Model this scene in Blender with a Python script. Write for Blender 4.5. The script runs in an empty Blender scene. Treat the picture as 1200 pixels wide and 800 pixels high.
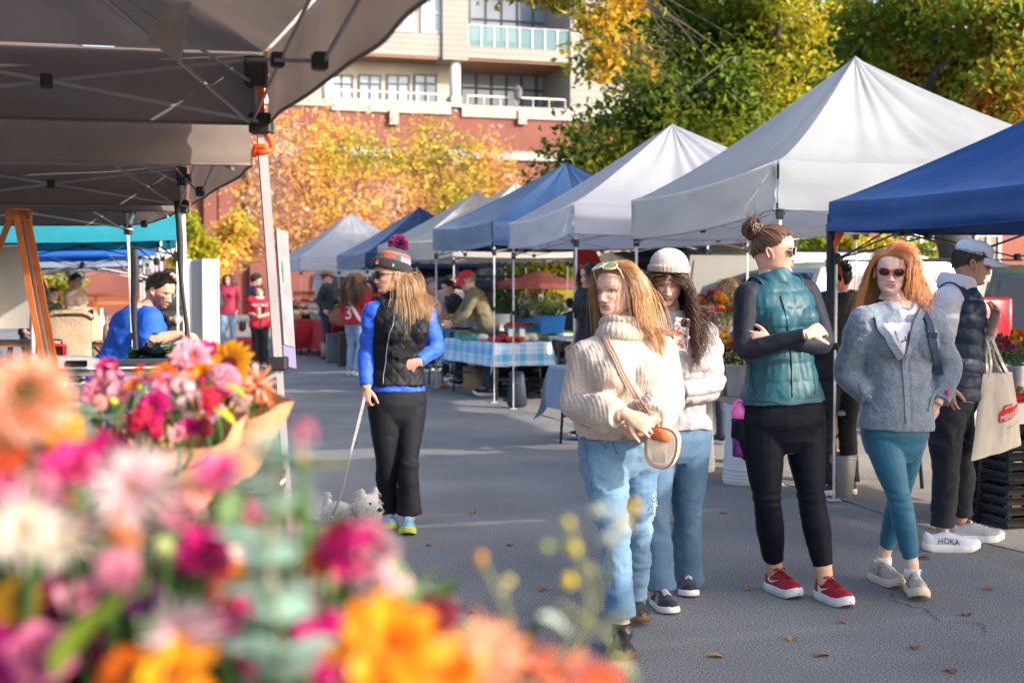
import bpy,math,random
import numpy as np
from mathutils import Vector,Matrix
RNG=np.random.default_rng(7)
random.seed(7)
SC=bpy.context.scene
COL=SC.collection
PI=math.pi
F,CAMZ,PITCH=1600.0,1.55,math.atan(70/1600.0)
CP,SP=math.cos(PITCH),math.sin(PITCH)
def P(px,py,d):
 """world point seen at photo pixel (px, py) lying at depth d (world y)"""
 a,b=(px-600)/F,(400-py)/F
 dy,dz=CP+b*SP,-SP+b*CP
 k=d/dy
 return np.array([a*k,d,CAMZ+dz*k])
def G(px,py):
 a,b=(px-600)/F,(400-py)/F
 dy,dz=CP+b*SP,-SP+b*CP
 k=-CAMZ/dz
 return np.array([a*k,dy*k,0.0])
ER=np.array([.309,-.951,0])
EP=np.array([.951,.309,0])
UP=np.array([0,0,1.0])
def nrm(v):
 v=np.asarray(v,float)
 return v/max(1e-9,np.linalg.norm(v))
def vnoise(p,seed=0):
 p=np.asarray(p,float)
 i=np.floor(p).astype(np.int64)
 f=p-i
 f=f*f*(3-2*f)
 def h(ix,iy,iz):
  n=(ix*374761393+iy*668265263+iz*2147483647+seed*1274126177)&0xFFFFFFFF
  n=((n^(n>>13))*1274126177)&0xFFFFFFFF
  n=((n^(n>>16))*2246822519)&0xFFFFFFFF
  return(n&0xFFFF)/32767.5-1
 x,y,z=i[:,0],i[:,1],i[:,2]
 fx,fy,fz=f[:,0],f[:,1],f[:,2]
 r=0
 for a in(0,1):
  for b in(0,1):
   for c in(0,1):
    w=(fx if a else 1-fx)*(fy if b else 1-fy)*(fz if c else 1-fz)
    r=r+w*h(x+a,y+b,z+c)
 return r
def fbm(p,seed=0,o=3):
 r,a,s=0,1.0,1.0
 for k in range(o):
  r=r+a*vnoise(np.asarray(p)*s,seed+k)
  a*=.5
  s*=2.03
 return r
WOFF={}
class MB:
 def __init__(s):
  s.V,s.F,s.C,s.n=[],[],[],0
  s.fl,s.ft,s.fm=[],[],[]
 def add(s,v,f,mi=0,col=(1,1,1)):
  v=np.asarray(v,float).reshape(-1,3)
  if isinstance(f,np.ndarray):
   s.fl.append((f+s.n).ravel())
   s.ft.append(np.full(len(f),f.shape[1]))
   s.fm.append(np.full(len(f),mi))
  elif len(f):
   s.fl.append(np.concatenate([np.asarray(q)for q in f])+s.n)
   s.ft.append(np.array([len(q)for q in f]))
   s.fm.append(np.full(len(f),mi))
  c=np.asarray(col,float)
  s.C.append(np.broadcast_to(c,(len(v),3))if c.ndim==1 else c)
  s.V.append(v)
  s.n+=len(v)
  return s
 def box(s,c,size,M=None,mi=0,col=(1,1,1),bev=0.0):
  hx,hy,hz=[q/2 for q in size]
  if bev<=0:
   v=np.array([[x,y,z]for x in(-hx,hx)for y in(-hy,hy)for z in(-hz,hz)])
   f=np.array([[0,1,3,2],[4,6,7,5],[0,4,5,1],[2,3,7,6],[0,2,6,4],[1,5,7,3]])
  else:
   b=min(bev,hx*.9,hy*.9,hz*.9)
   v,f=[],[]
   idx={}
   for ax in range(3):
    for sx in(-1,1):
     for sy in(-1,1):
      for sz in(-1,1):
       q=[sx*hx,sy*hy,sz*hz]
       for k in range(3):
        if k!=ax:
         q[k]-=b*(1 if q[k]>0 else-1)
       idx[(ax,sx,sy,sz)]=len(v)
       v.append(q)
   S=(-1,1)
   for sx in S:
    f.append([idx[(0,sx,a,c_)]for a,c_ in((-1,-1),(1,-1),(1,1),(-1,1))][::sx])
    f.append([idx[(1,c_,sx,a)]for a,c_ in((-1,-1),(1,-1),(1,1),(-1,1))][::sx])
    f.append([idx[(2,a,c_,sx)]for a,c_ in((-1,-1),(1,-1),(1,1),(-1,1))][::sx])
   for a in S:
    for c_ in S:
     for(u,w,mk)in((0,1,lambda t:(a,c_,t)),(1,2,lambda t:(t,a,c_)),(0,2,lambda t:(a,t,c_))):
      f.append([idx[(u,)+mk(-1)],idx[(w,)+mk(-1)],idx[(w,)+mk(1)],idx[(u,)+mk(1)]])
   for sx in S:
    for sy in S:
     for sz in S:
      f.append([idx[(k,sx,sy,sz)]for k in range(3)])
   v=np.array(v)
  if M is not None:
   v=v@np.asarray(M)[:3,:3].T
  return s.add(v+np.asarray(c,float),f,mi,col)
 def sweep(s,pts,rad,n=8,mi=0,col=(1,1,1),cap=True,up=None,flat=None,squ=1.0,phase=0.0):
  """tube along pts; rad scalar / list / list of (ru, rv); up: preferred 'v' direction"""
  pts=np.asarray(pts,float)
  m=len(pts)
  rad=np.asarray(rad,float)
  if rad.ndim==0:
   rad=np.full((m,2),float(rad))
  elif rad.ndim==1:
   rad=np.stack([rad,rad],1)if len(rad)==m else np.tile(rad,(m,1))
  t=np.gradient(pts,axis=0)
  t/=np.maximum(1e-9,np.linalg.norm(t,axis=1))[:,None]
  u=np.zeros((m,3))
  w=np.zeros((m,3))
  ref=np.asarray(up,float)if up is not None else(UP if abs(t[0,2])<.9 else np.array([0,1.0,0]))
  for k in range(m):
   r=ref if ref.ndim==1 else ref[k]
   a=np.cross(r,t[k])
   if np.linalg.norm(a)<1e-6:
    a=np.cross(r+np.array([.01,.3,.02]),t[k])
   u[k]=nrm(a)
   w[k]=np.cross(t[k],u[k])
   if up is None:
    ref=w[k]
  th=np.arange(n)/n*2*PI+phase
  cu,sv=np.cos(th),np.sin(th)
  if squ!=1.0:
   cu=np.sign(cu)*np.abs(cu)**squ
   sv=np.sign(sv)*np.abs(sv)**squ
  v=pts[:,None]+u[:,None]*(cu[None,:,None]*rad[:,None,:1])+w[:,None]*(sv[None,:,None]*rad[:,None,1:])
  v=v.reshape(-1,3)
  k=np.arange(m-1)[:,None]*n
  j=np.arange(n)[None]
  q=np.stack([k+j,k+(j+1)%n,k+n+(j+1)%n,k+n+j],-1).reshape(-1,4)
  cc=np.asarray(col,float)
  if cc.ndim==2 and len(cc)==m:
   cc=np.repeat(cc,n,0)
  b=s.n
  s.add(v,q,mi,cc)
  if cap:
   s.fl.append(np.arange(n)[::-1]+b)
   s.fl.append(np.arange(n)+b+(m-1)*n)
   s.ft.append(np.array([n,n]))
   s.fm.append(np.array([mi,mi]))
  return s
 def bar(s,a,b,r,n=6,mi=0,col=(1,1,1),squ=1.0,phase=0.0):
  return s.sweep([a,b],r,n,mi,col,squ=squ,phase=phase)
 def sbar(s,a,b,w,mi=0,col=(1,1,1),up=None):
  w=np.asarray(w if np.ndim(w)else[w,w])*.7071
  return s.sweep([a,b],np.array([w,w]),4,mi,col,phase=PI/4,up=up)
 def lathe(s,prof,n=24,o=(0,0,0),M=None,mi=0,col=(1,1,1),sx=1,sy=1):
  prof=np.asarray(prof,float)
  th=np.arange(n)/n*2*PI
  v=np.stack([prof[:,None,0]*np.cos(th)*sx,prof[:,None,0]*np.sin(th)*sy,np.repeat(prof[:,1:2],n,1)],-1).reshape(-1,3)
  m=len(prof)
  k=np.arange(m-1)[:,None]*n
  j=np.arange(n)[None]
  q=np.stack([k+j,k+(j+1)%n,k+n+(j+1)%n,k+n+j],-1).reshape(-1,4)
  if M is not None:
   v=v@np.asarray(M)[:3,:3].T
  return s.add(v+np.asarray(o,float),q,mi,col)
 def ball(s,c,r,n=12,mi=0,col=(1,1,1),M=None):
  r=np.broadcast_to(np.asarray(r,float),(3,))
  a=np.linspace(-PI/2,PI/2,n//2+1)
  prof=np.stack([np.cos(a),np.sin(a)],1)
  th=np.arange(n)/n*2*PI
  v=np.stack([prof[:,None,0]*np.cos(th),prof[:,None,0]*np.sin(th),np.repeat(prof[:,1:2],n,1)],-1).reshape(-1,3)*r
  m=len(prof)
  k=np.arange(m-1)[:,None]*n
  j=np.arange(n)[None]
  q=np.stack([k+j,k+(j+1)%n,k+n+(j+1)%n,k+n+j],-1).reshape(-1,4)
  if M is not None:
   v=v@np.asarray(M)[:3,:3].T
  return s.add(v+np.asarray(c,float),q,mi,col)
 def grid(s,Pm,mi=0,col=(1,1,1),flip=False):
  """Pm: (a, b, 3) array of points"""
  a,b=Pm.shape[:2]
  k=np.arange(a-1)[:,None]*b
  j=np.arange(b-1)[None]
  q=np.stack([k+j,k+j+1,k+b+j+1,k+b+j],-1).reshape(-1,4)
  c=np.asarray(col,float)
  return s.add(Pm.reshape(-1,3),q[:,::-1]if flip else q,mi,c.reshape(-1,3)if c.ndim==3 else c)
 def sheet(s,Pm,th,mi=0,col=(1,1,1)):
  """closed sheet of thickness th around grid Pm"""
  du=np.gradient(Pm,axis=0)
  dv=np.gradient(Pm,axis=1)
  n=np.cross(du,dv)
  n/=np.maximum(1e-9,np.linalg.norm(n,axis=2))[...,None]
  A,B=Pm+n*th/2,Pm-n*th/2
  s.grid(A,mi,col)
  s.grid(B,mi,col,True)
  a,b=Pm.shape[:2]
  for sl in((slice(None),0),(slice(None),-1),(0,slice(None)),(-1,slice(None))):
   s.grid(np.stack([A[sl],B[sl]],1),mi,col if np.ndim(col)==1 else np.stack([np.asarray(col)[sl]]*2,1))
  return s
 def prism(s,poly,ext,o=(0,0,0),ax=((1,0,0),(0,0,1)),mi=0,col=(1,1,1),inset=0,bz=0):
  """polygon (2D list) in plane ax, extruded by vector ext"""
  a,b=np.asarray(ax[0],float),np.asarray(ax[1],float)
  p=np.asarray(poly,float)
  v0=np.asarray(o,float)+p[:,:1]*a+p[:,1:]*b
  v1=v0+np.asarray(ext,float)
  n=len(p)
  f=[list(range(n))[::-1],list(range(n,2*n))]
  f+=[[i,(i+1)%n,n+(i+1)%n,n+i]for i in range(n)]
  return s.add(np.concatenate([v0,v1]),f,mi,col)
 def merge(s,o,M=None,mi=None):
  V=np.concatenate(o.V)
  if M is not None:
   V=V@np.asarray(M)[:3,:3].T+np.asarray(M)[:3,3]
  s.fl+=[q+s.n for q in o.fl]
  s.ft+=o.ft
  s.fm+=[q if mi is None else np.full(len(q),mi)for q in o.fm]
  s.V.append(V)
  s.C+=o.C
  s.n+=o.n
  return s
 def mesh(s,name,off=(0,0,0),smooth=True,cols=True):
  me=bpy.data.meshes.new(name)
  V=(np.concatenate(s.V)-np.asarray(off,float)).astype(np.float32)
  L=np.concatenate(s.fl).astype(np.int32)
  T=np.concatenate(s.ft).astype(np.int32)
  me.vertices.add(len(V))
  me.vertices.foreach_set('co',V.ravel())
  me.loops.add(len(L))
  me.loops.foreach_set('vertex_index',L)
  me.polygons.add(len(T))
  st=np.zeros(len(T),np.int32)
  st[1:]=np.cumsum(T)[:-1]
  me.polygons.foreach_set('loop_start',st)
  me.polygons.foreach_set('loop_total',T)
  me.polygons.foreach_set('material_index',np.concatenate(s.fm).astype(np.int32))
  me.polygons.foreach_set('use_smooth',np.full(len(T),bool(smooth)))
  if cols:
   C=np.concatenate(s.C)
   if len(C)and np.abs(C-1).max()>0:
    at=me.color_attributes.new('Col','FLOAT_COLOR','POINT')
    at.data.foreach_set('color',np.concatenate([C,np.ones((len(C),1))],1).astype(np.float32).ravel())
  me.update(calc_edges=True)
  return me
 def obj(s,name,mats,parent=None,smooth=True,at=None,sharp=None):
  off=WOFF[parent.name]if parent is not None else(np.zeros(3)if at is None else np.asarray(at,float))
  me=s.mesh(name,off,smooth)
  for m in(mats if isinstance(mats,(list,tuple))else[mats]):
   me.materials.append(m)
  if smooth and sharp:
   try:
    me.set_sharp_from_angle(angle=math.radians(sharp))
   except Exception:
    pass
  o=bpy.data.objects.new(name,me)
  COL.objects.link(o)
  if parent is not None:
   o.parent=parent
  else:
   o.location=off
  WOFF[o.name]=np.asarray(off,float)
  return o
def T(o,label=None,cat=None,group=None,kind=None):
 if label:
  o['label']=label
 if cat:
  o['category']=cat
 if group:
  o['group']=group
 if kind:
  o['kind']=kind
 return o
def thing(name,label,cat,at=(0,0,0),group=None):
 o=bpy.data.objects.new(name,None)
 o.empty_display_size=.2
 COL.objects.link(o)
 o.location=at
 WOFF[o.name]=np.asarray(at,float)
 return T(o,label,cat,group)
def dup(o,at=None,rz=None,label=None,scale=None,parent=None):
 c=o.copy()
 COL.objects.link(c)
 if parent is not None:
  c.parent=parent
 if at is not None:
  c.location=at
 if rz is not None:
  c.rotation_euler=(0,0,rz)
 if scale is not None:
  c.scale=(scale,)*3 if np.ndim(scale)==0 else scale
 if label:
  c['label']=label
 for ch in list(o.children):
  dup(ch,parent=c)
 WOFF[c.name]=np.asarray(c.location)
 return c
_MC={}
def mk(name,col=(.5,.5,.5),rough=.6,col2=None,ns=6,nd=4,thr=None,bump=0,bs=60,bd=2,metal=0,spec=.5,sheen=0,attr=False,trl=0,trans=0,emit=0,wave=None,ior=1.45,alpha=1,coat=0,sss=0,detail=None,stretch=None):
 """procedural principled material. col2: noise-mixed second colour; attr: multiply by 'Col' attribute;
    wave=(scale, depth, axis): wave bump; trl: translucent share"""
 if name in _MC:
  return _MC[name]
 m=bpy.data.materials.new(name)
 _MC[name]=m
 m.use_nodes=True
 nt=m.node_tree
 N,L=nt.nodes,nt.links
 b=N['Principled BSDF']
 out=N['Material Output']
 b.inputs['Roughness'].default_value=rough
 b.inputs['Metallic'].default_value=metal
 b.inputs['Specular IOR Level'].default_value=spec
 b.inputs['IOR'].default_value=ior
 if sheen:
  b.inputs['Sheen Weight'].default_value=sheen
  b.inputs['Sheen Roughness'].default_value=.4
 if trans:
  b.inputs['Transmission Weight'].default_value=trans
 if coat:
  b.inputs['Coat Weight'].default_value=coat
  b.inputs['Coat Roughness'].default_value=.05
 if sss:
  b.inputs['Subsurface Weight'].default_value=sss
  b.inputs['Subsurface Radius'].default_value=(.012,.005,.003)
  b.inputs['Subsurface Scale'].default_value=1
 tc=N.new('ShaderNodeTexCoord')
 src=tc.outputs['Object']
 if stretch:
  mp=N.new('ShaderNodeMapping')
  mp.inputs['Scale'].default_value=stretch
  L.new(src,mp.inputs[0])
  src=mp.outputs[0]
 c_out=None
 if col2 is not None:
  n=N.new('ShaderNodeTexNoise')
  n.inputs['Scale'].default_value=ns
  n.inputs['Detail'].default_value=nd
  L.new(src,n.inputs['Vector'])
  r=N.new('ShaderNodeValToRGB')
  lo,hi=thr or(.35,.65)
  r.color_ramp.elements[0].position,r.color_ramp.elements[1].position=lo,hi
  r.color_ramp.elements[0].color=(*col,1)
  r.color_ramp.elements[1].color=(*col2,1)
  L.new(n.outputs['Fac'],r.inputs['Fac'])
  c_out=r.outputs['Color']
  if detail:
   n2=N.new('ShaderNodeTexNoise')
   n2.inputs['Scale'].default_value=detail[0]
   n2.inputs['Detail'].default_value=3
   L.new(src,n2.inputs['Vector'])
   mr=N.new('ShaderNodeMapRange')
   mr.inputs['From Min'].default_value,mr.inputs['From Max'].default_value=.3,.7
   mr.inputs['To Min'].default_value,mr.inputs['To Max'].default_value=1-detail[1],1+detail[1]
   L.new(n2.outputs['Fac'],mr.inputs['Value'])
   mx=N.new('ShaderNodeMix')
   mx.data_type,mx.blend_type='RGBA','MULTIPLY'
   mx.inputs['Factor'].default_value=1
   L.new(c_out,mx.inputs['A'])
   L.new(mr.outputs['Result'],mx.inputs['B'])
   c_out=mx.outputs['Result']
 if attr:
  a=N.new('ShaderNodeVertexColor')
  a.layer_name='Col'
  if c_out is None and tuple(col)==(1,1,1):
   c_out=a.outputs['Color']
  else:
   mx=N.new('ShaderNodeMix')
   mx.data_type,mx.blend_type='RGBA','MULTIPLY'
   mx.inputs['Factor'].default_value=1
   if c_out is None:
    mx.inputs['A'].default_value=(*col,1)
   else:
    L.new(c_out,mx.inputs['A'])
   L.new(a.outputs['Color'],mx.inputs['B'])
   c_out=mx.outputs['Result']
 if c_out is None:
  b.inputs['Base Color'].default_value=(*col,1)
 else:
  L.new(c_out,b.inputs['Base Color'])
 if alpha<1:
  b.inputs['Alpha'].default_value=alpha
 if emit:
  b.inputs['Emission Strength'].default_value=emit
  b.inputs['Emission Color'].default_value=(*col,1)
 hs=[]
 if bump:
  n=N.new('ShaderNodeTexNoise')
  n.inputs['Scale'].default_value=bs
  n.inputs['Detail'].default_value=bd
  L.new(src,n.inputs['Vector'])
  hs.append((n.outputs['Fac'],bump))
 if wave:
  w=N.new('ShaderNodeTexWave')
  w.inputs['Scale'].default_value=wave[0]
  w.bands_direction=wave[2]
  w.inputs['Distortion'].default_value=wave[3]if len(wave)>3 else .6
  w.inputs['Detail'].default_value=1
  L.new(src,w.inputs['Vector'])
  hs.append((w.outputs['Fac'],wave[1]))
 prev=None
 for h,d in hs:
  bp=N.new('ShaderNodeBump')
  bp.inputs['Strength'].default_value=1
  bp.inputs['Distance'].default_value=d
  L.new(h,bp.inputs['Height'])
  if prev is not None:
   L.new(prev,bp.inputs['Normal'])
  prev=bp.outputs['Normal']
 if prev is not None:
  L.new(prev,b.inputs['Normal'])
 if trl:
  t=N.new('ShaderNodeBsdfTranslucent')
  if c_out is None:
   t.inputs['Color'].default_value=(*col,1)
  else:
   L.new(c_out,t.inputs['Color'])
  mx=N.new('ShaderNodeMixShader')
  mx.inputs[0].default_value=trl
  L.new(b.outputs[0],mx.inputs[1])
  L.new(t.outputs[0],mx.inputs[2])
  L.new(mx.outputs[0],out.inputs['Surface'])
 return m
def mk_brick(name,c1,c2,mortar,scale=1.0,axis=None):
 if name in _MC:
  return _MC[name]
 m=mk(name,c1,.85)
 nt=m.node_tree
 N,L=nt.nodes,nt.links
 b=N['Principled BSDF']
 tc=N.new('ShaderNodeTexCoord')
 mp=N.new('ShaderNodeMapping')
 mp.inputs['Rotation'].default_value=axis or(PI/2,0,0)
 L.new(tc.outputs['Object'],mp.inputs[0])
 br=N.new('ShaderNodeTexBrick')
 br.inputs['Color1'].default_value=(*c1,1)
 br.inputs['Color2'].default_value=(*c2,1)
 br.inputs['Mortar'].default_value=(*mortar,1)
 br.inputs['Scale'].default_value=scale
 br.inputs['Mortar Size'].default_value=.007
 br.inputs['Brick Width'].default_value=.24
 br.inputs['Row Height'].default_value=.08
 L.new(mp.outputs[0],br.inputs['Vector'])
 n=N.new('ShaderNodeTexNoise')
 n.inputs['Scale'].default_value=.6
 n.inputs['Detail'].default_value=5
 L.new(tc.outputs['Object'],n.inputs['Vector'])
 mr=N.new('ShaderNodeMapRange')
 mr.inputs['To Min'].default_value,mr.inputs['To Max'].default_value=.65,1.35
 L.new(n.outputs['Fac'],mr.inputs['Value'])
 mx=N.new('ShaderNodeMix')
 mx.data_type,mx.blend_type='RGBA','MULTIPLY'
 mx.inputs['Factor'].default_value=1
 L.new(br.outputs['Color'],mx.inputs['A'])
 L.new(mr.outputs['Result'],mx.inputs['B'])
 L.new(mx.outputs['Result'],b.inputs['Base Color'])
 return m
def text_mesh(txt,size=1.0,ext=0.0):
 """(V, F) of a text as triangles/polys in the XY plane, centred"""
 cu=bpy.data.curves.new('t','FONT')
 cu.body=txt
 cu.size=size
 cu.extrude=ext
 cu.align_x,cu.align_y='CENTER','CENTER'
 cu.resolution_u=3
 o=bpy.data.objects.new('t',cu)
 COL.objects.link(o)
 dg=bpy.context.evaluated_depsgraph_get()
 me=bpy.data.meshes.new_from_object(o.evaluated_get(dg))
 V=np.zeros(len(me.vertices)*3,np.float32)
 me.vertices.foreach_get('co',V)
 Fc=[list(p.vertices)for p in me.polygons]
 bpy.data.objects.remove(o)
 bpy.data.curves.remove(cu)
 bpy.data.meshes.remove(me)
 return V.reshape(-1,3).astype(float),Fc
def fuse(mb,voxel=.006,smooth=4,lam=.5):
 """voxel-union of the closed shapes in mb -> V, F(quads list array), normals"""
 me=mb.mesh('fuse_tmp',cols=False)
 o=bpy.data.objects.new('fuse_tmp',me)
 COL.objects.link(o)
 md=o.modifiers.new('r','REMESH')
 md.mode='VOXEL'
 md.voxel_size=voxel
 md.adaptivity=0
 if smooth:
  sm=o.modifiers.new('s','SMOOTH')
  sm.iterations=smooth
  sm.factor=lam
 dg=bpy.context.evaluated_depsgraph_get()
 m2=bpy.data.meshes.new_from_object(o.evaluated_get(dg))
 n=len(m2.vertices)
 V=np.zeros(n*3,np.float32)
 m2.vertices.foreach_get('co',V)
 NN=np.zeros(n*3,np.float32)
 m2.vertices.foreach_get('normal',NN)
 L=np.zeros(len(m2.loops),np.int32)
 m2.loops.foreach_get('vertex_index',L)
 tt=np.zeros(len(m2.polygons),np.int32)
 m2.polygons.foreach_get('loop_total',tt)
 bpy.data.objects.remove(o)
 bpy.data.meshes.remove(me)
 bpy.data.meshes.remove(m2)
 V=V.reshape(-1,3).astype(float)
 if len(tt)and(tt==4).all():
  Fq=L.reshape(-1,4)
 else:
  Fq,k=[],0
  for t in tt:
   Fq.append(L[k:k+t])
   k+=t
 return V,Fq,NN.reshape(-1,3).astype(float)
def rotm(rx=0,ry=0,rz=0):
 return np.array((Matrix.Rotation(rz,3,'Z')@Matrix.Rotation(ry,3,'Y')@Matrix.Rotation(rx,3,'X')))
def align(zdir,up=(0,0,1)):
 """3x3 whose z column is zdir"""
 z=nrm(zdir)
 u=np.asarray(up,float)
 if abs(np.dot(z,nrm(u)))>.98:
  u=np.array([0,1.0,0.1])
 x=nrm(np.cross(u,z))
 y=np.cross(z,x)
 return np.stack([x,y,z],1)
def spline(pts,n):
 """Catmull-Rom through pts (any dim) -> n samples"""
 p=np.asarray(pts,float)
 m=len(p)
 if m==2:
  t=np.linspace(0,1,n)[:,None]
  return p[0]*(1-t)+p[1]*t
 q=np.concatenate([[2*p[0]-p[1]],p,[2*p[-1]-p[-2]]])
 t=np.linspace(0,m-1,n)
 k=np.minimum(t.astype(int),m-2)
 f=(t-k)[:,None]
 a,b,c,d=q[k],q[k+1],q[k+2],q[k+3]
 return .5*(2*b+(c-a)*f+(2*a-5*b+4*c-d)*f**2+(3*b-a-3*c+d)*f**3)
#  camera, world, sun
cam=bpy.data.cameras.new('camera')
cam.lens=F/1200*36
cam.sensor_width=36
cam.clip_start,cam.clip_end=.05,2000
cam.dof.use_dof=True
cam.dof.focus_distance=6.6
cam.dof.aperture_fstop=3.3
cam.dof.aperture_blades=0
camo=bpy.data.objects.new('camera',cam)
COL.objects.link(camo)
camo.location=(0,0,CAMZ)
camo.rotation_euler=(PI/2-PITCH,0,0)
SC.camera=camo
SUN_AZ,SUN_EL=math.atan2(1.0,-.50),math.radians(24)
w=bpy.data.worlds.new('World')
SC.world=w
w.use_nodes=True
sky=w.node_tree.nodes.new('ShaderNodeTexSky')
sky.sky_type='NISHITA'
sky.sun_disc=False
sky.sun_elevation,sky.sun_rotation=SUN_EL,SUN_AZ
sky.air_density,sky.dust_density,sky.ozone_density=.8,3.0,.6
bg=w.node_tree.nodes['Background']
w.node_tree.links.new(sky.outputs[0],bg.inputs[0])
bg.inputs[1].default_value=.15
sl=bpy.data.lights.new('sun','SUN')
sl.energy,sl.angle,sl.color=2.35,math.radians(.8),(1,.91,.78)
so=bpy.data.objects.new('sun',sl)
COL.objects.link(so)
so.rotation_euler=Vector((math.sin(SUN_AZ)*math.cos(SUN_EL),math.cos(SUN_AZ)*math.cos(SUN_EL),math.sin(SUN_EL))).to_track_quat('Z','Y').to_euler()
so.location=(20,-8,25)
vs=SC.view_settings
vs.view_transform,vs.look,vs.gamma,vs.use_curve_mapping,vs.exposure='Standard','None',1,False,1.56
try:
 vs.use_white_balance,vs.white_balance_temperature,vs.white_balance_tint=True,6400,10
except Exception:
 pass
cy=SC.cycles
cy.use_denoising=True
try:
 cy.denoiser='OPENIMAGEDENOISE'
except Exception:
 pass
cy.max_bounces,cy.diffuse_bounces,cy.glossy_bounces,cy.transmission_bounces,cy.transparent_max_bounces=7,3,3,5,8
cy.caustics_reflective=cy.caustics_refractive=False
cy.sample_clamp_indirect=6
#  ground
M_ASPH=mk('asphalt',(.160,.158,.155),.88,(.222,.219,.214),ns=.9,nd=6,bump=.0016,bs=130,bd=4,detail=(120,.9))
M_LOT=mk('lot_paving',(.18,.165,.15),.9,(.25,.232,.21),ns=1.1,nd=6,bump=.004,bs=60,bd=3,detail=(110,.4))
M_SOIL=mk('ground_far',(.12,.115,.10),.95,(.09,.10,.06),ns=.3)
M_CONC=mk('concrete',(.30,.285,.265),.85,(.37,.355,.335),ns=2,nd=5,bump=.002,bs=40,detail=(60,.15))
def street(s,t,z=0.0):
 """street coordinates: s metres away from the camera along the stall front line, t metres right of it"""
 b=np.array([.55,0,0])
 p=b-ER*0+np.array([2.35,9.2,0])-b-ER*s+EP*t
 p[2]=z
 return p
g=MB()
g.add([[-400,-60,-.012],[400,-60,-.012],[400,700,-.012],[-400,700,-.012]],np.array([[0,1,2,3]]))
T(g.obj('ground',M_SOIL),kind='structure')
def strip(name,mat,t0,t1,z,s0=-14,s1=75,n=60,jag=0.0,m=12):
 g=MB()
 S=np.linspace(s0,s1,n)
 R=[]
 for k,s in enumerate(S):
  R.append([street(s,t0+(t1-t0)*j/(m-1)+(jag*math.sin(s*2.1+j)if j==0 else 0),z)for j in range(m)])
 g.grid(np.array(R))
 return T(g.obj(name,mat),kind='structure')
strip('road',M_ASPH,-14,.12,0.0)
strip('parking_lot',M_LOT,.10,30,.004,jag=.05,n=240)
tar=mk('tar_seal',(.05,.05,.055),.6,(.07,.07,.075),ns=9)
for k,(a,b_,wd)in enumerate([((1020,690),(1170,745),.005)]):
 a,b_=G(*a),G(*b_)
 q=MB()
 n=40
 rows=[]
 d=nrm(b_-a)
 sd=np.array([-d[1],d[0],0])
 for i in range(n):
  c=a+(b_-a)*i/(n-1)+sd*(.10*vnoise([[i*.23,k*7.1,0]])[0]+.03*vnoise([[i*.9,k*3.1,4]])[0])
  ww=wd*(.35+.65*abs(vnoise([[i*.5,k,9]])[0]))
  rows.append([c-sd*ww+UP*.004,c+sd*ww+UP*.004])
 q.grid(np.array(rows),flip=True)
 T(q.obj('road_crack',tar),kind='structure')
#  big building across the end of the street
RZ=math.atan2(.309,.951)
M_BRICK=mk_brick('brick_red',(.21,.055,.040),(.17,.046,.034),(.19,.11,.09),1.0)
M_BRICK_SIDE=M_BRICK
M_TAN=mk('tan_panel',(.25,.235,.215),.75,(.285,.27,.25),ns=.5,detail=(30,.06),wave=(1.1,.012,'Z',.02))
M_TAN2=mk('tan_wall',(.37,.335,.29),.8,(.41,.375,.33),ns=.8)
M_SOFF=mk('wood_soffit',(.20,.09,.045),.6,(.27,.13,.07),ns=3,stretch=(1,12,1))
M_GLASS=mk('window_glass',(.22,.30,.38),.05,(.42,.50,.58),ns=.35,nd=1,spec=.9,metal=.0)
M_GLASSD=mk('dark_glass',(.03,.035,.04),.04,(.06,.065,.07),ns=.5,spec=.8)
M_FRAME=mk('dark_frame',(.10,.10,.11),.5)
M_WFRAME=mk('white_frame',(.72,.70,.67),.5)
M_COLW=mk('column_white',(.66,.64,.62),.6)
M_BGLASS=mk('balcony_glass',(.16,.30,.33),.05,spec=.5,alpha=.45)
def plane_uv(px,py,O):
 """photo pixel -> (u, z) on the vertical plane through O along EP"""
 d=np.array([(px-600)/F,CP+(400-py)/F*SP,-SP+(400-py)/F*CP])
 n=np.array([-EP[1],EP[0],0])
 k=np.dot(n,O)/np.dot(n,d)
 p=d*k
 return float(np.dot(p-O,EP)),float(CAMZ+p[2])
def lthing(name,label,cat,at,rz,group=None):
 o=thing(name,label,cat,at,group)
 o.rotation_euler=(0,0,rz)
 WOFF[o.name]=np.zeros(3)
 return o
O_B=P(345,330,65.0)
O_B[2]=0
BLD=lthing('apartment_building','tan apartment block on a red brick podium closing off the end of the street','building',O_B,RZ)
def uvb(px,py,v):
 """pixel on building plane set back v"""
 return plane_uv(px,py,O_B+np.array([-ER[0],-ER[1],0])*v)
def bx(mb,x0,x1,z0,z1,y0,y1,mi=0,bev=0):
 mb.box(((x0+x1)/2,(y0+y1)/2,(z0+z1)/2),(abs(x1-x0),abs(y1-y0),abs(z1-z0)),mi=mi,bev=bev)
uL,zP=uvb(345,118,0)
uR=uvb(690,124,0)[0]
zP=uvb(440,127,0)[1]
q=MB()
bx(q,-9.5,uR+26,-.1,zP,0,.6)
q.obj('podium_wall',M_BRICK,BLD,smooth=False)
q=MB()
u1,u2=uvb(388,120,0)[0],uvb(528,120,0)[0]
bx(q,-9.5,u1,zP-.0,zP+.32,-.10,.7)
bx(q,u1,u2,zP-.18,zP+.42,-.12,.72)
bx(q,u2,u2+.55,zP+.2,zP+.75,-.14,.74)
bx(q,u2+.553,uR+26,zP-.25,zP+.35,-.12,.72)
zb=uvb(440,178,0)[1]
bx(q,-9.5,uR+26,zb-.22,zb+.22,-.16,.02)
q.obj('coping',M_CONC,BLD,smooth=False)
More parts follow.
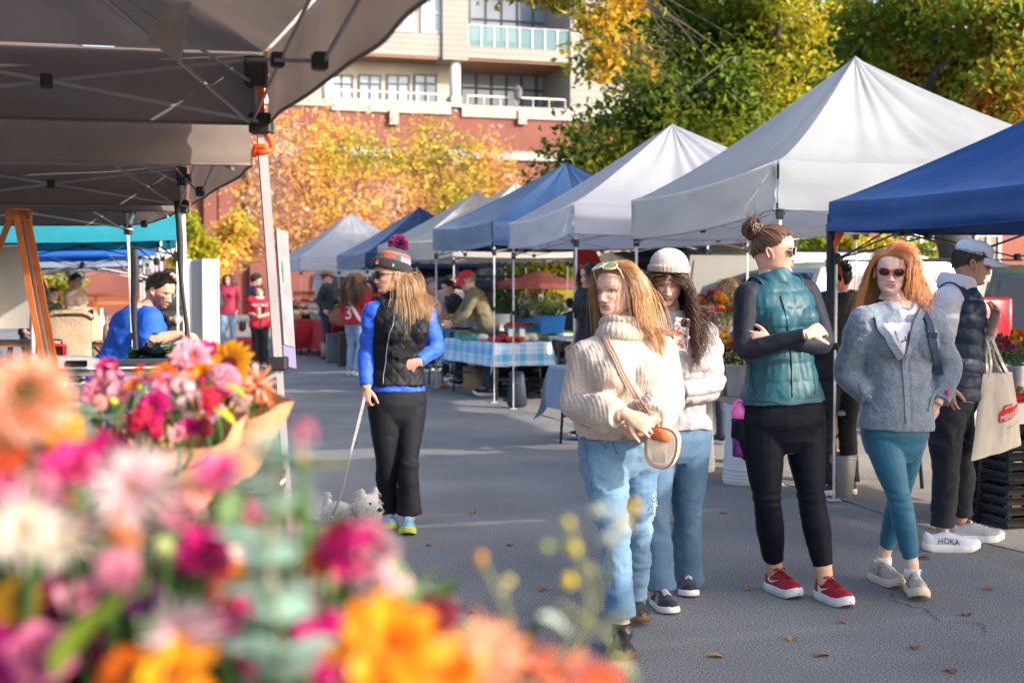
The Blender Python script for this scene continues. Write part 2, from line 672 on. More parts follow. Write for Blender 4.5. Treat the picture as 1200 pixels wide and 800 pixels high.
for px in(461,611):
 q=MB()
 u,z=uvb(px,138,0)
 bx(q,u-.22,u+.22,z-.35,z+.35,-.22,-.004)
 bx(q,u-.09,u+.02,z-.22,z+.2,-.24,-.221)
 q.obj('scupper',M_CONC,BLD,smooth=False)
for a,b_ in((395,525),(550,665)):
 q=MB()
 ua,ub=uvb(a,117,0)[0],uvb(b_,117,0)[0]
 for k in range(7):
  x=ua+(ub-ua)*k/6
  bx(q,x-.014,x+.014,zP+.3,zP+.82,.31,.35)
 bx(q,ua,ub,zP+.82,zP+.88,.30,.36)
 q.obj('terrace_railing',M_WFRAME,BLD,smooth=False)
for px in(247,262,300):
 q=MB()
 u=plane_uv(px,250,O_B)[0]
 bx(q,u-.35,u+.35,-.1,zP-.02,-.35,-.003)
 q.obj('brick_pilaster',M_BRICK,BLD,smooth=False)
for px,py in((255,255),(255,300)):
 u,z=plane_uv(px,py,O_B)
 q=MB()
 bx(q,u-.22,u+.22,z-.8,z+.8,-.06,-.004)
 wn=q.obj('window',M_GLASSD,BLD,smooth=False)
 q=MB()
 bx(q,u-.32,u+.32,z-1.0,z-.8,-.16,-.004)
 q.obj('sill',M_CONC,wn,smooth=False)
SB=4.0
ua,ub,uc,ud=[uvb(x,90,SB)[0]for x in(330,540,650,760)]
z0=zP-.1
zs1=uvb(440,66,SB-1.6)[1]
zw=uvb(440,36,SB-1.6)[1]
ztop=uvb(440,-160,SB)[1]
q=MB()
bx(q,ua-8,ub,z0,zs1,SB,SB+.4)
q.obj('lower_wall',M_TAN2,BLD,smooth=False)
q=MB()
u518=uvb(518,50,SB-1.6)[0]
u548=uvb(548,50,SB-1.6)[0]
u667=uvb(667,50,SB-1.6)[0]
bx(q,ua-8,u518,zs1+.12,zw,SB-1.6,SB+1)
bx(q,ua-8,u518-.004,zw,ztop,SB-1.4,SB+1)
bx(q,u518,u548,zs1+.0,ztop,SB-1.75,SB+1)
zf=uvb(600,71,SB-1.6)[1]
zf2=uvb(600,57,SB-1.6)[1]
bx(q,u548,u667,zf,zf2,SB-1.7,SB+3.0)
bx(q,u667,u667+14,z0,ztop,SB-1.8,SB+3)
bx(q,u548,u667-.004,zf2,ztop,SB+2.4,SB+3.2)
q.obj('upper_wall',M_TAN,BLD,smooth=False)
q=MB()
bx(q,ua-8,u518-.01,zs1,zs1+.118,SB-1.55,SB-.004)
bx(q,u548+.01,u667-.01,zf-.12,zf-.004,SB-1.6,SB+2.9)
q.obj('wood_soffit',M_SOFF,BLD,smooth=False)
for px in(383,533):
 u=uvb(px,100,SB-1.2)[0]
 q=MB()
 q.lathe([(.001,z0),(.28,z0),(.28,zs1-.01),(.001,zs1-.01)],20,(u,SB-1.2,0))
 q.obj('column',M_COLW,BLD)
def window(par,x0,x1,z0,z1,y,nx=2,nz=1,fr=M_FRAME,gl=M_GLASS,th=.07):
 q=MB()
 bx(q,x0,x1,z0,z1,y-.02,y-.004)
 wn=q.obj('window',gl,par,smooth=False)
 q=MB()
 for k in range(nx+1):
  x=x0+(x1-x0)*k/nx
  bx(q,x-th/2,x+th/2,z0,z1,y-.09,y-.024)
 for k in range(nz+1):
  z=z0+(z1-z0)*k/nz
  bx(q,x0-th/2,x1+th/2,z-th/2-.002,z+th/2+.002,y-.10,y-.026)
 q.obj('window_frame',fr,wn,smooth=False)
 return wn
for a,b_ in((388,413),(421,446),(454,479),(486,511)):
 x0,zt=uvb(a,88,SB)
 x1,zb_=uvb(b_,120,SB)
 wn=window(BLD,x0,x1,zb_,zt,SB,2,1)
 q=MB()
 zm=zt-(zt-zb_)*.32
 bx(q,x0,x1,zm-.04,zm+.04,SB-.11,SB-.03)
 q.obj('transom',M_FRAME,wn,smooth=False)
for a,b_,t,b2 in((438,455,12,37),(461,485,6,37),(494,518,-8,39)):
 x0,zt=uvb(a,t,SB-1.4)
 x1,zb_=uvb(b_,b2,SB-1.4)
 window(BLD,x0,x1-.05,zb_,zt,SB-1.4,2,2,M_WFRAME)
x0,zt=uvb(540,82,SB+2.6)
x1,zb_=uvb(645,128,SB+2.6)
q=MB()
bx(q,x0-2,x1+3,z0,zf-.13,SB+2.61,SB+3)
q.obj('recess_wall',M_TAN2,BLD,smooth=False)
window(BLD,x0,x1,zb_,zt,SB+2.6,6,2,M_FRAME,M_GLASS,.12)
x0,zt=uvb(550,-30,SB+2.4)
x1,zb_=uvb(660,55,SB+2.4)
window(BLD,x0,x1,zb_,zt,SB+2.4,6,3,M_FRAME,M_GLASS,.1)
q=MB()
x0,x1=u548,u667
zg=uvb(600,33,SB-1.7)[1]
bx(q,x0,x1,zf2,zg,SB-1.66,SB-1.62)
bal=q.obj('balcony_glass',M_BGLASS,BLD,smooth=False)
q=MB()
for k in range(9):
 x=x0+(x1-x0)*k/8
 bx(q,x-.022,x+.022,zf2,zg+.02,SB-1.71,SB-1.665)
bx(q,x0,x1,zg+.02,zg+.05,SB-1.72,SB-1.62)
q.obj('balcony_rail',M_WFRAME,BLD,smooth=False)
q=MB()
bx(q,-9.5,uR+26,-.05,zP-.3,.62,22)
q.obj('podium_roof',M_CONC,BLD,smooth=False)
lt=lthing('lamp','small black lantern standing on the brick parapet below the balcony','lamp',O_B+EP*uvb(607,115,0)[0]+UP*(zP+.35),RZ)
q=MB()
q.lathe([(.001,0),(.12,0),(.05,.08),(.05,.3),(.2,.42),(.24,.8),(.28,.82),(.1,1.02),(.001,1.1)],8)
q.obj('lantern',M_FRAME,lt,smooth=False)
#  brick buildings right and far left
O_R=P(1018,330,41.0)
O_R[2]=0
BR=lthing('brick_building','old dark red brick building with pale cornice behind the trees on the right','building',O_R,RZ)
hR=8.6
q=MB()
bx(q,0,22,-.1,hR,0,14)
q.obj('wall',mk_brick('brick_dark',(.24,.055,.04),(.18,.045,.035),(.20,.13,.10),1.0),BR,smooth=False)
q=MB()
bx(q,-.3,22.3,hR-.1,hR+.35,-.35,14)
bx(q,-.15,22.15,hR-.5,hR-.104,-.18,14)
for k in range(36):
 bx(q,k*.62-.1,k*.62+.12,hR-.72,hR-.504,-.28,-.004)
bx(q,-.06,22,3.9,4.25,-.08,-.004)
q.obj('cornice',mk('limestone',(.36,.31,.25),.8,(.28,.24,.2),ns=3),BR,smooth=False)
for k in range(5):
 for z in(1.3,5.2):
  x=1.35+k*2.4
  wn=window(BR,x,x+.85,z,z+1.7,0,2,2,M_WFRAME,M_GLASSD,.09)
  q=MB()
  bx(q,x-.2,x+1.05,z-.2,z-.06,-.14,-.004)
  q.obj('sill',_MC['limestone'],wn,smooth=False)
  q=MB()
  bx(q,x-.2,x+1.05,z+1.78,z+2.02,-.12,-.004)
  q.obj('lintel',_MC['limestone'],wn,smooth=False)
O_L=P(-120,330,70.0)
O_L[2]=0
BL=lthing('brick_house','brown brick house with white windows seen far off under the left canopies','building',O_L,RZ)
q=MB()
bx(q,-4,17,-.1,7.5,0,9)
q.obj('wall',mk_brick('brick_brown',(.33,.17,.10),(.27,.13,.08),(.3,.24,.2),1.0),BL,smooth=False)
for px in(6,63,95,130):
 u,z=plane_uv(px,334,O_L)
 window(BL,u-.45,u+.45,z-1.1,z+.8,0,2,2,M_WFRAME,M_GLASS,.16)
q=MB()
q.prism([(-.5,7.5),(9.5,7.5),(4.5,10.2)],(22,0,0),(-4.5,0,0),((0,1,0),(0,0,1)))
q.obj('roof',M_FRAME,BL,smooth=False)
#  trees
M_BARK=mk('bark',(.045,.035,.028),.9,(.09,.075,.06),ns=12,bump=.02,bs=18,stretch=(1,1,.25))
M_LEAF=mk('leaf',(1,1,1),.5,attr=True,trl=.52,spec=.35)
def leaves(mb,C,size,col,tilt=.9,cup=.25):
 """rhombic folded leaves at points C (n,3)"""
 n=len(C)
 nz=RNG.normal(size=(n,3))*tilt
 nz[:,2]+=.6
 nz/=np.linalg.norm(nz,axis=1)[:,None]
 a=RNG.normal(size=(n,3))
 a-=nz*(a*nz).sum(1)[:,None]
 a/=np.linalg.norm(a,axis=1)[:,None]
 b=np.cross(nz,a)
 s=(size*RNG.uniform(.6,1.35,n))[:,None]
 v=np.stack([C-a*s,C+b*s*.62+nz*s*cup,C+a*s*1.1,C-b*s*.62+nz*s*cup],1).reshape(-1,3)
 k=np.arange(n)[:,None]*4
 f=np.concatenate([k+np.array([[0,1,2]]),k+np.array([[0,2,3]])],0)
 mb.add(v,f,0,np.repeat(col,4,0))
def pal(P_,cols,sc=.5,seed=1,jit=.25):
 t=fbm(P_*sc,seed)*.75+.5+RNG.normal(size=len(P_))*.16
 t=np.clip(t,0,.999)*(len(cols)-1)
 k=t.astype(int)
 f=(t-k)[:,None]
 c=np.asarray(cols,float)
 c=c[k]*(1-f)+c[np.minimum(k+1,len(cols)-1)]*f
 return c*RNG.uniform(1-jit,1+jit,(len(P_),1))
def branch(mb,a,b,r0,r1,wob=.15,n=8):
 L=np.linalg.norm(b-a)
 pts=np.array([a+(b-a)*t for t in np.linspace(0,1,n)])
 o=RNG.normal(size=(4,3))*wob*L*.5
 o[0]=o[-1]=0
 pts+=spline(o,n)
 pts[:,2]+=np.sin(np.linspace(0,PI,n))*L*.06
 mb.sweep(pts,np.linspace(r0,r1,n),7)
 return pts
def tree(name,label,base,trunk_h,r0,clumps,nleaf,lsize,cols,cat='tree',group=None,seed=1,twigs=3,dens=1.7,psc=.5,lean=(0,0)):
 """clumps: list of (centre(3), radius(3)); each gets a limb, twigs and leaves gathered round the twigs"""
 t=thing(name,label,cat,base,group)
 tr=MB()
 base=np.asarray(base,float)
 top=base+np.array([lean[0],lean[1],trunk_h])
 branch(tr,base,top,r0,r0*.62,.05)
 C=[]
 vol=np.array([np.prod(np.broadcast_to(c[1],(3,)))**.66 for c in clumps])
 per=(nleaf*vol/vol.sum()).astype(int)
 for(c,r),m in zip(clumps,per):
  c=np.asarray(c,float)
  r=np.broadcast_to(np.asarray(r,float),(3,))
  st=base+(top-base)*RNG.uniform(.55,1)
  pts=branch(tr,st,c,r0*.38,r0*.1,.12)
  tips=[]
  for k in range(twigs*4):
   d=RNG.normal(size=3)
   d=d/np.linalg.norm(d)*RNG.uniform(.55,1.0)*r
   p0=pts[RNG.integers(4,8)]
   tp=branch(tr,p0,c+d,r0*.08,r0*.022,.15,5)
   tips.append(tp[2:])
  tips=np.concatenate(tips)
  k=RNG.integers(0,len(tips),m)
  C.append(tips[k]+RNG.normal(size=(m,3))*r/dens*.36)
 tr.obj('trunk',M_BARK,t)
 C=np.concatenate(C)
 C=C[C[:,2]>.1]
 lf=MB()
 leaves(lf,C,lsize,pal(C,cols,psc,seed))
 lf.obj('crown',M_LEAF,t,smooth=False)
 return t
def pc(px,py,d,r):
 """clump from photo pixel, depth and pixel radius"""
 return(P(px,py,d),np.array([r*d/F,r*d/F*1.0,r*d/F*.8]))
GREEN=[(.035,.085,.010),(.08,.15,.014),(.15,.22,.018),(.26,.31,.022),(.38,.37,.025),(.55,.45,.03)]
AUT=[(.05,.11,.012),(.09,.17,.014),(.14,.21,.016),(.21,.27,.02),(.32,.33,.025),(.48,.32,.03),(.62,.15,.02)]
ORG=[(.34,.34,.04),(.56,.50,.06),(.74,.56,.10),(.80,.50,.10),(.80,.38,.08),(.76,.44,.24),(.70,.52,.38)]
b0=P(905,330,27)
b0[2]=0
cl=[pc(*q)for q in[(690,195,25,62),(650,225,24,40),(745,130,26,70),(720,60,28,55),(800,190,25,75),(800,80,27,80),(870,130,26,85),(860,20,28,90),(930,60,27,80),(950,180,28,70),(880,230,26,60),(780,250,26,55),(700,245,25,45),(770,0,28,70),(900,-40,26,80),(1000,110,29,60),(990,20,28,60)]]
tree('maple_tree','large green maple turning yellow behind the white market tents',b0,4.6,.30,cl,46000,.07,GREEN,seed=3,twigs=5,dens=1.5)
b1=P(1140,330,22)
b1[2]=0
cl=[pc(*q)for q in[(1010,40,23,55),(1075,50,22,60),(1040,110,23,45),(1150,30,21,70),(1120,100,22,55),(1190,110,20,55),(1165,180,20,42),(1100,160,23,35),(1215,40,20,60),(1090,-20,22,70),(1200,200,19,40)]]
tree('maple_tree','maple with red and orange leaf tips rising behind the blue tent on the right',b1,4.4,.34,cl,18000,.062,AUT,seed=8,twigs=5,dens=1.5,psc=.55,lean=(-.9,0))
b2=P(665,330,40)
b2[2]=0
cl=[pc(*q)for q in[(560,-12,21,22),(610,-8,21,26),(655,-6,21,26),(692,30,22,22),(706,80,23,22),(560,-50,21,50),(640,-60,21,60),(720,-30,22,50)]]
b3=P(880,330,29)
b3[2]=0
tree('tree','slim tree whose yellow leaved bough hangs into the top of the picture before the balcony',b3,6.6,.06,cl,5200,.07,[(.10,.13,.02),(.30,.26,.03),(.62,.42,.03),(.72,.45,.03),(.60,.30,.03)],seed=5,twigs=4)
for(px,d,cls,lab,sd,n)in[(395,47,[(330,190,46,55),(300,240,46,45),(360,150,47,42),(380,220,46,60),(430,190,47,55),(350,275,45,45),(420,260,45,50),(285,290,46,32),(400,165,48,40)],'orange autumn tree before the brick podium, beside the grey banner pole',12,5600),(520,50,[(480,190,50,50),(520,230,49,55),(560,190,50,45),(590,205,51,38),(460,245,48,45),(545,255,48,48),(600,235,50,30),(505,165,51,36)],'yellow and orange autumn tree rising behind the far white tents',15,5400),(262,44,[(262,300,44,26),(275,265,44,22),(248,322,43,18)],'small orange tree behind the woman in the red sweatshirt',19,2600)]:
 b=P(px,330,d)
 b[2]=0
 tree('autumn_tree',lab,b,2.6,.13,[pc(*q)for q in cls],n,.095,ORG,seed=sd,twigs=5,dens=1.25,psc=.5,group='orange street trees')
b=P(222,330,40)
b[2]=0
tree('tree','narrow yellow green tree in front of the brick wall above the left canopies',b,2.0,.1,[pc(225,265,40,22),pc(232,295,40,24),pc(215,310,40,20)],2500,.09,GREEN[2:],seed=4)
for px,py,d,r,lab,cc in[(635,318,30,26,'bright yellow green bush behind the pink market umbrella',GREEN[3:]),(680,300,31,22,'leafy green bush behind the white tent pole by the red banner',GREEN[2:]),(1010,288,24,26,'yellow leaved bush behind the parked silver wagon',GREEN[3:]),(1050,295,26,30,'dark green hedge bush before the brick building',GREEN[:4]),(955,292,25,24,'mottled orange bush behind the van roof',AUT[1:]),(60,332,55,22,'orange shrub in front of the far brown brick house',ORG)]:
 b=P(px,330,d)
 b[2]=0
 cl=[pc(px,py,d,r),pc(px+r,py+8,d,r*.8),pc(px-r,py+6,d,r*.8),pc(px,py+r,d,r)]
 tree('bush',lab,b,.8,.05,cl,2600,.075 if d<50 else .12,cc,'bush',seed=int(px),twigs=3)
#  canopy tents
M_ALU=mk('white_metal',(.62,.62,.63),.4,(.52,.52,.54),ns=6,metal=.25,detail=(40,.08))
M_GREYM=mk('grey_metal',(.33,.32,.33),.4,(.26,.25,.26),ns=5,metal=.4)
M_BLK=mk('black_plastic',(.018,.018,.02),.45)
M_ORANGE=mk('orange_strap',(.85,.10,.01),.6)
def canvas(name,c,c2,trl=.22,rough=.7):
 return mk(name,c,rough,c2,ns=2.2,nd=5,trl=trl,bump=.004,bs=9,bd=3,spec=.3,thr=(.3,.7))
CW=canvas('canvas_white',(.62,.63,.68),(.56,.57,.63),.62)
CG=canvas('canvas_grey_white',(.58,.605,.63),(.51,.535,.565),.62)
CC=canvas('canvas_cream',(.70,.67,.62),(.66,.62,.56),.5)
CB=canvas('canvas_navy',(.016,.042,.11),(.022,.055,.14),.10,.5)
CB2=canvas('canvas_blue',(.014,.060,.21),(.017,.075,.26),.12,.5)
CBG=canvas('canvas_pale_glare_blue',(.21,.26,.34),(.16,.21,.29),.18,.55)  # pale blue grey; on navy tent fronts it puts sky glare into the colour
CT=canvas('canvas_teal',(.015,.22,.30),(.02,.27,.36),.25)
CD=canvas('canvas_taupe',(.235,.185,.165),(.165,.133,.12),.24)
CBR=canvas('canvas_bright_blue',(.02,.13,.55),(.03,.17,.62),.2)
def tent(label,cA,cB,inward,zA,zB,zback,zpeak,vh,roofm,valm,legm=M_GREYM,name='market_tent',trm=M_GREYM,legs='ABCD',size=3.05,conc=1.12,sag=.07,group='canopy tents along the street',roofs=None,vals=None,bulge=0.0,truss='ABCD',seed=0,slider=True,lean=None,foot=True,legw=.032,hi=-.09,lo=-.40,wrk=1.0,sides=None):
 """cA far street corner, cB near street corner (xy); inward = unit vector to the stall's back"""
 t=thing(name,label,'tent',((cA[0]+cB[0])/2,(cA[1]+cB[1])/2,0),group)
 cA,cB=np.array([cA[0],cA[1],0.]),np.array([cB[0],cB[1],0.])
 iw=np.array([inward[0],inward[1],0.])
 c={'A':cA+UP*zA,'B':cB+UP*zB,'C':cB+iw*size+UP*(zback+zB-zA),'D':cA+iw*size+UP*zback}
 ctr=sum(c.values())/4
 pk=ctr.copy()
 pk[2]=zpeak
 order='ABCD'
 roofs=roofs or{}
 vals=vals or{}
 mats=[roofm]+[m for m in dict.fromkeys(list(roofs.values()))if m is not roofm]
 rb=MB()
 nu,ns=36,22
 for i in range(4):
  a,b=c[order[i]],c[order[(i+1)%4]]
  side=order[i]+order[(i+1)%4]
  u=np.linspace(0,1,nu)
  s=np.linspace(0,1,ns)
  U,S=np.meshgrid(u,s)
  E=a+(b-a)*U[...,None]
  Pm=E+(pk-E)*S[...,None]
  base=Pm[...,2].copy()
  Pm[...,2]=E[...,2]+(zpeak-E[...,2])*(np.clip(S,0,1)**conc)
  w=(1-(2*U-1)**2)
  Pm[...,2]-=sag*w*np.sin(PI*np.clip(S,0,1))*1.3+sag*.5*w*(1-S)
  q=np.stack([(2*U-1)*7+i*13+seed,S*1.2,np.zeros_like(S)+seed],-1).reshape(-1,3)
  cr=fbm(q,seed+i,2).reshape(U.shape)*.030*wrk*(.3+.9*S)*(1-S*.7)*np.sin(PI*np.clip(U,0.02,.98))**.4*2.0
  q2=np.stack([U*2.2+i*5,S*9,np.zeros_like(S)+seed*3],-1).reshape(-1,3)
  Pm[...,2]+=cr*np.minimum(1,S*6+.1)+vnoise(q2,5+seed).reshape(U.shape)*.016*wrk*np.sin(PI*S)*w
  rb.grid(Pm,mats.index(roofs.get(side,roofm)),flip=False)
 rf=rb.obj('canopy',mats,t)
 vm=[valm]+[m for m in dict.fromkeys(list(vals.values()))if m is not valm]
 vb=MB()
 for i in range(4):
  a,b=c[order[i]],c[order[(i+1)%4]]
  side=order[i]+order[(i+1)%4]
  e=nrm(b-a)
  out=nrm(np.cross(e,UP))*1.0
  if np.dot(out,(a+b)/2-ctr)<0:
   out=-out
  n=40
  u=np.linspace(0,1,n)
  rows=[]
  for k in range(7):
   h=k/6
   p=a+(b-a)*u[:,None]
   p[:,2]-=vh*h
   wv=fbm(np.stack([u*5+i*7+seed,np.full(n,h*1.4),np.zeros(n)],1),seed+2,2)*.016*h
   wv2=fbm(np.stack([u*2.0+i*7+seed,np.full(n,h*6),np.zeros(n)],1),seed+4,2)*.010
   p+=out[None]*(.012+wv+wv2*(.3+h))[:,None]
   p[:,2]-=sag*.5*(1-(2*u-1)**2)-bulge*(1-(2*u-1)**2)*h
   rows.append(p)
  vb.grid(np.array(rows),vm.index(vals.get(side,valm)))
  hp=np.array(rows[-1])+UP*-.004
  vb.sweep(hp,.006,5,vm.index(vals.get(side,valm)))
 vb.obj('valance',vm,rf)
 drop={'A':vh,'B':vh,'C':vh,'D':vh}
 for k in legs:
  lb=MB()
  p=c[k].copy()
  ft=p.copy()
  if lean is not None and k in lean:
   ft[:2]+=lean[k]
  ft[2]=0
  inn=nrm((ctr-p)*[1,1,0])*.045
  p=p+inn
  ft=ft+inn
  mid=p+(ft-p)*.48
  lb.sbar(p-UP*.05,mid,[legw/2+.003]*2,up=iw)
  lb.sbar(mid+UP*.02,ft+UP*.01,[legw/2-.003]*2,up=iw)
  if foot:
   lb.box(ft+UP*.012,(.09,.09,.012),bev=.003)
  lg=lb.obj('leg',legm,t,smooth=False)
  if slider:
   for sp,e,h in((p+(ft-p)*(-lo/p[2]),.022,.075),(p-UP*.08,.018,.11),(mid,.012,.05)):
    sb=MB()
    sb.box(sp,(legw+e,legw+e,h),bev=.006)
    sb.obj('bracket',M_BLK,lg,smooth=False)
 for i in range(4):
  if not truss or(sides and order[i]+order[(i+1)%4]not in sides):
   continue
  a,b=c[order[i]].copy(),c[order[(i+1)%4]].copy()
  inn=nrm((ctr-(a+b)/2)*[1,1,0])*.06
  a,b=a+inn,b+inn
  m=(a+b)/2
  qb=MB()
  js=[]
  for s0,s1 in((a,m),(m,b)):
   q1,q2=s0+UP*hi,s1+UP*lo
   q3,q4=s0+UP*lo,s1+UP*hi
   o=inn*.18
   qb.sbar(q1+o,q2+o,[.012,.007],up=inn)
   qb.sbar(q3-o,q4-o,[.012,.007],up=inn)
   js.append((s0+s1)/2+UP*(hi+lo)/2)
  js+=[m+UP*hi,m+UP*lo]
  tr_=qb.obj('truss',trm,t,smooth=False)
  for jp in js:
   jb=MB()
   jb.box(jp,(.042,.042,.048),np.stack([nrm(b-a),nrm(inn),UP],1),bev=.006)
   jb.obj('joint',M_BLK,tr_,smooth=False)
 hb=MB()
 for k in order:
  p=c[k]+nrm((ctr-c[k])*[1,1,0])*.08
  e=pk-UP*.14
  hb.sbar(p-UP*.12,p+(e-p)*.5-UP*.16,.009)
  hb.sbar(p+(e-p)*.48-UP*.16,e,.010)
  hb.sbar(p+UP*lo,p+(e-p)*.42-UP*.17,.010)
 hb.bar(pk-UP*.55,pk-UP*.03,.016)
 hb.obj('roof_strut',trm,t,smooth=False)
 return t
def at(px,d):
 return P(px,330,d)[:2]
tent('deep blue canopy tent at the right edge nearest the camera',at(972,9.6),(3.18,6.7),EP,2.11,2.13,2.15,3.0,.20,CB2,CB2,M_ALU,truss='ABCD',seed=2,sag=.06,trm=M_BLK,legs='ACD')
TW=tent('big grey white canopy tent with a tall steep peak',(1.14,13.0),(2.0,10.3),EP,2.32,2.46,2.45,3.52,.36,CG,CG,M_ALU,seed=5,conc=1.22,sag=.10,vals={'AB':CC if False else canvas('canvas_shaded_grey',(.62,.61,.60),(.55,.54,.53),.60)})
tent('bluish white canopy tent between the grey one and the navy one',(-.02,16.5),(.61,13.5),nrm([.98,.205,0]),2.26,2.33,2.35,3.3,.30,CW,CW,M_ALU,seed=7,sag=.09)
tent('navy canopy tent with sky glare painted on its front slope over the fruit stall',at(508,19.9),at(577,17.3),EP,2.32,2.32,2.35,3.2,.30,CB,CB,M_ALU,seed=9,roofs={'AB':CBG},vals={'AB':CBG},sag=.08)  # street slope and valance carry grazing sky glare in their colour
tent('cream canopy tent just behind the navy one, peak hidden on its left slope',(-1.87,24.0),(-.92,21.1),EP,2.25,2.25,2.28,3.2,.30,CC,CC,M_ALU,seed=11)
tent('cream white canopy tent seen right of the woman in the pompom hat',(-2.6,26.6),(-1.67,23.7),EP,2.25,2.25,2.28,3.22,.32,CC,CC,M_ALU,seed=12)
tent('navy canopy tent with sky glare painted on its front, far down the row',(-3.96,31),(-3,28.1),EP,2.15,2.15,2.2,3.18,.30,CB,CB,M_ALU,seed=13,roofs={'AB':CBG},vals={'AB':CBG},truss='')  # same navy canvas, its street side coloured paler for the sky glare
tent('small bright white canopy tent, farthest of the row on the right',(-5.93,35),(-4.98,32.1),EP,2.15,2.15,2.2,3.25,.32,CW,CW,M_ALU,seed=14,truss='')
IL=-EP
LT1=tent('taupe canopy tent overhead at the left, nearest the camera',(-.92,5.1),(.02,2.2),IL,2.40,2.40,2.40,3.2,.26,CD,CD,mk('mauve_metal',(.30,.275,.29),.45,(.25,.23,.245),ns=5,metal=.2),seed=21,sag=.03,hi=-.03,lo=-.27,wrk=2.2,sides=('AB','DA'),legs='AD',lean={'A':np.array([.15,.0])},legw=.058,trm=M_GREYM)
tent('taupe canopy tent behind the first on the left',(-1.92,8.1),(-1.02,5.35),IL,2.25,2.25,2.25,3.0,.24,CD,CD,M_ALU,seed=22,sag=.03,hi=-.03,lo=-.26,wrk=2.2,sides=('AB','DA'),legs='A',lean={'A':np.array([.06,.0])},legw=.038,trm=M_GREYM)
tent('third taupe canopy tent on the left over the bent man',(-2.86,10.3),(-2.0,8.25),IL,2.20,2.20,2.20,2.9,.22,CD,CD,M_ALU,seed=23,sag=.03,hi=-.03,lo=-.26,wrk=2,sides=('AB','DA'),legs='A',lean={'A':np.array([.06,.0])},trm=M_ALU)
tent('teal canopy tent on the left beyond the taupe ones',(-3.66,14.2),(-2.73,11.3),IL,2.16,2.16,2.16,2.9,.26,CT,CT,M_ALU,seed=24,legs='AB',trm=M_BLK)
tent('bright blue canopy tent with a small white sign on the left',(-4.75,17.6),(-3.82,14.7),IL,1.98,1.98,1.98,2.75,.14,CBR,CBR,M_ALU,seed=25,legs='AB',vals={'AB':CW},trm=M_ALU)
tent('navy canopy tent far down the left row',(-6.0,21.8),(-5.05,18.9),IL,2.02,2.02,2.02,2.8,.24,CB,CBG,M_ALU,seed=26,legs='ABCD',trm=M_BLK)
tent('white canopy tent farthest down the left row',(-7.4,27.5),(-6.45,24.6),IL,2.0,2.0,2.0,2.8,.2,CW,CC,M_ALU,seed=27,legs='ABCD')
tent('navy canopy tent next along the right row, nearer than the deep blue one',(3.35,6.35),(4.25,3.5),EP,2.12,2.12,2.15,3.0,.22,CB,CB,M_ALU,seed=31,truss='',legs='ACD')
tent('white canopy tent nearest the photographer on the right row',(4.35,3.2),(5.25,.35),EP,2.15,2.15,2.15,3.05,.24,CW,CW,M_ALU,seed=32,truss='',legs='ABCD')
tent('unseen grey canopy tent added behind the photographer to shade the near lane',(5.35,.05),(6.25,-2.8),EP,2.15,2.15,2.15,3.05,.24,CG,CG,M_ALU,seed=33,truss='',legs='ABCD')  # out of frame tent, added so its shadow covers the near lane
#  people kit
SKN=np.array([.72,.435,.325])
M_SKIN=mk('skin',(.93,.90,.88),.5,(1.06,1.04,1.03),ns=38,nd=4,attr=True,spec=.35,sss=.15,bump=.0008,bs=240)
M_HAIR=mk('hair_strands',(1,1,1),.38,attr=True,spec=.55)
M_LENS=mk('dark_lens',(.012,.012,.014),.12,spec=.35)
def smooth_path(pts,n=22,it=3):
 p=np.asarray(pts,float)
 L=np.r_[0,np.cumsum(np.linalg.norm(np.diff(p,axis=0),axis=1))]
 t=np.linspace(0,L[-1],n)
 q=np.stack([np.interp(t,L,p[:,k])for k in range(3)],1)
 for _ in range(it):
  q[1:-1]=(q[:-2]+2*q[1:-1]+q[2:])/4
 return q
def prof(x,tab):
 a=np.asarray(tab,float)
 return np.interp(x,a[:,0],a[:,1])
W_T=[(-.6,.25),(-.25,.235),(-.1,.225),(-.04,.19),(0,.155),(.03,.18),(.06,.20),(.12,.235),(.2,.262),(.3,.288),(.45,.318),(.6,.335),(.75,.328),(.85,.285),(.93,.21),(.98,.11),(1.0,.01)]
F_T=[(-.6,.02),(-.25,.05),(-.1,.10),(-.04,.23),(-.01,.315),(.03,.365),(.07,.38),(.11,.372),(.145,.362),(.2,.385),(.25,.38),(.3,.385),(.4,.385),(.47,.37),(.55,.405),(.65,.41),(.75,.385),(.85,.305),(.93,.20),(.98,.10),(1.0,.01)]
B_T=[(-.6,.36),(-.25,.34),(-.1,.33),(0,.31),(.1,.32),(.2,.36),(.3,.41),(.45,.455),(.6,.475),(.75,.44),(.85,.35),(.93,.235),(.98,.12),(1.0,.01)]
def smtab(x,tab):
 return(prof(x-.018,tab)+prof(x,tab)*2+prof(x+.018,tab))/4
def skull(z,t,k=1.0):
 """head-local point (unit head height, chin z=0); t angle from face (0) round the head"""
 w,f,b=smtab(z,W_T),smtab(z,F_T),smtab(z,B_T)
 c,s=np.cos(t),np.sin(t)
 e=np.where(c>0,np.interp(z,[0,.12,.35,.6],[1.15,1.05,.9,.9]),1.0)
 x=w*np.sign(s)*np.abs(s)**e
 y=np.where(c>0,f*np.abs(c)**.95,-b*np.abs(c))
 return np.stack([x,y-.03,z+0*x],-1)*k
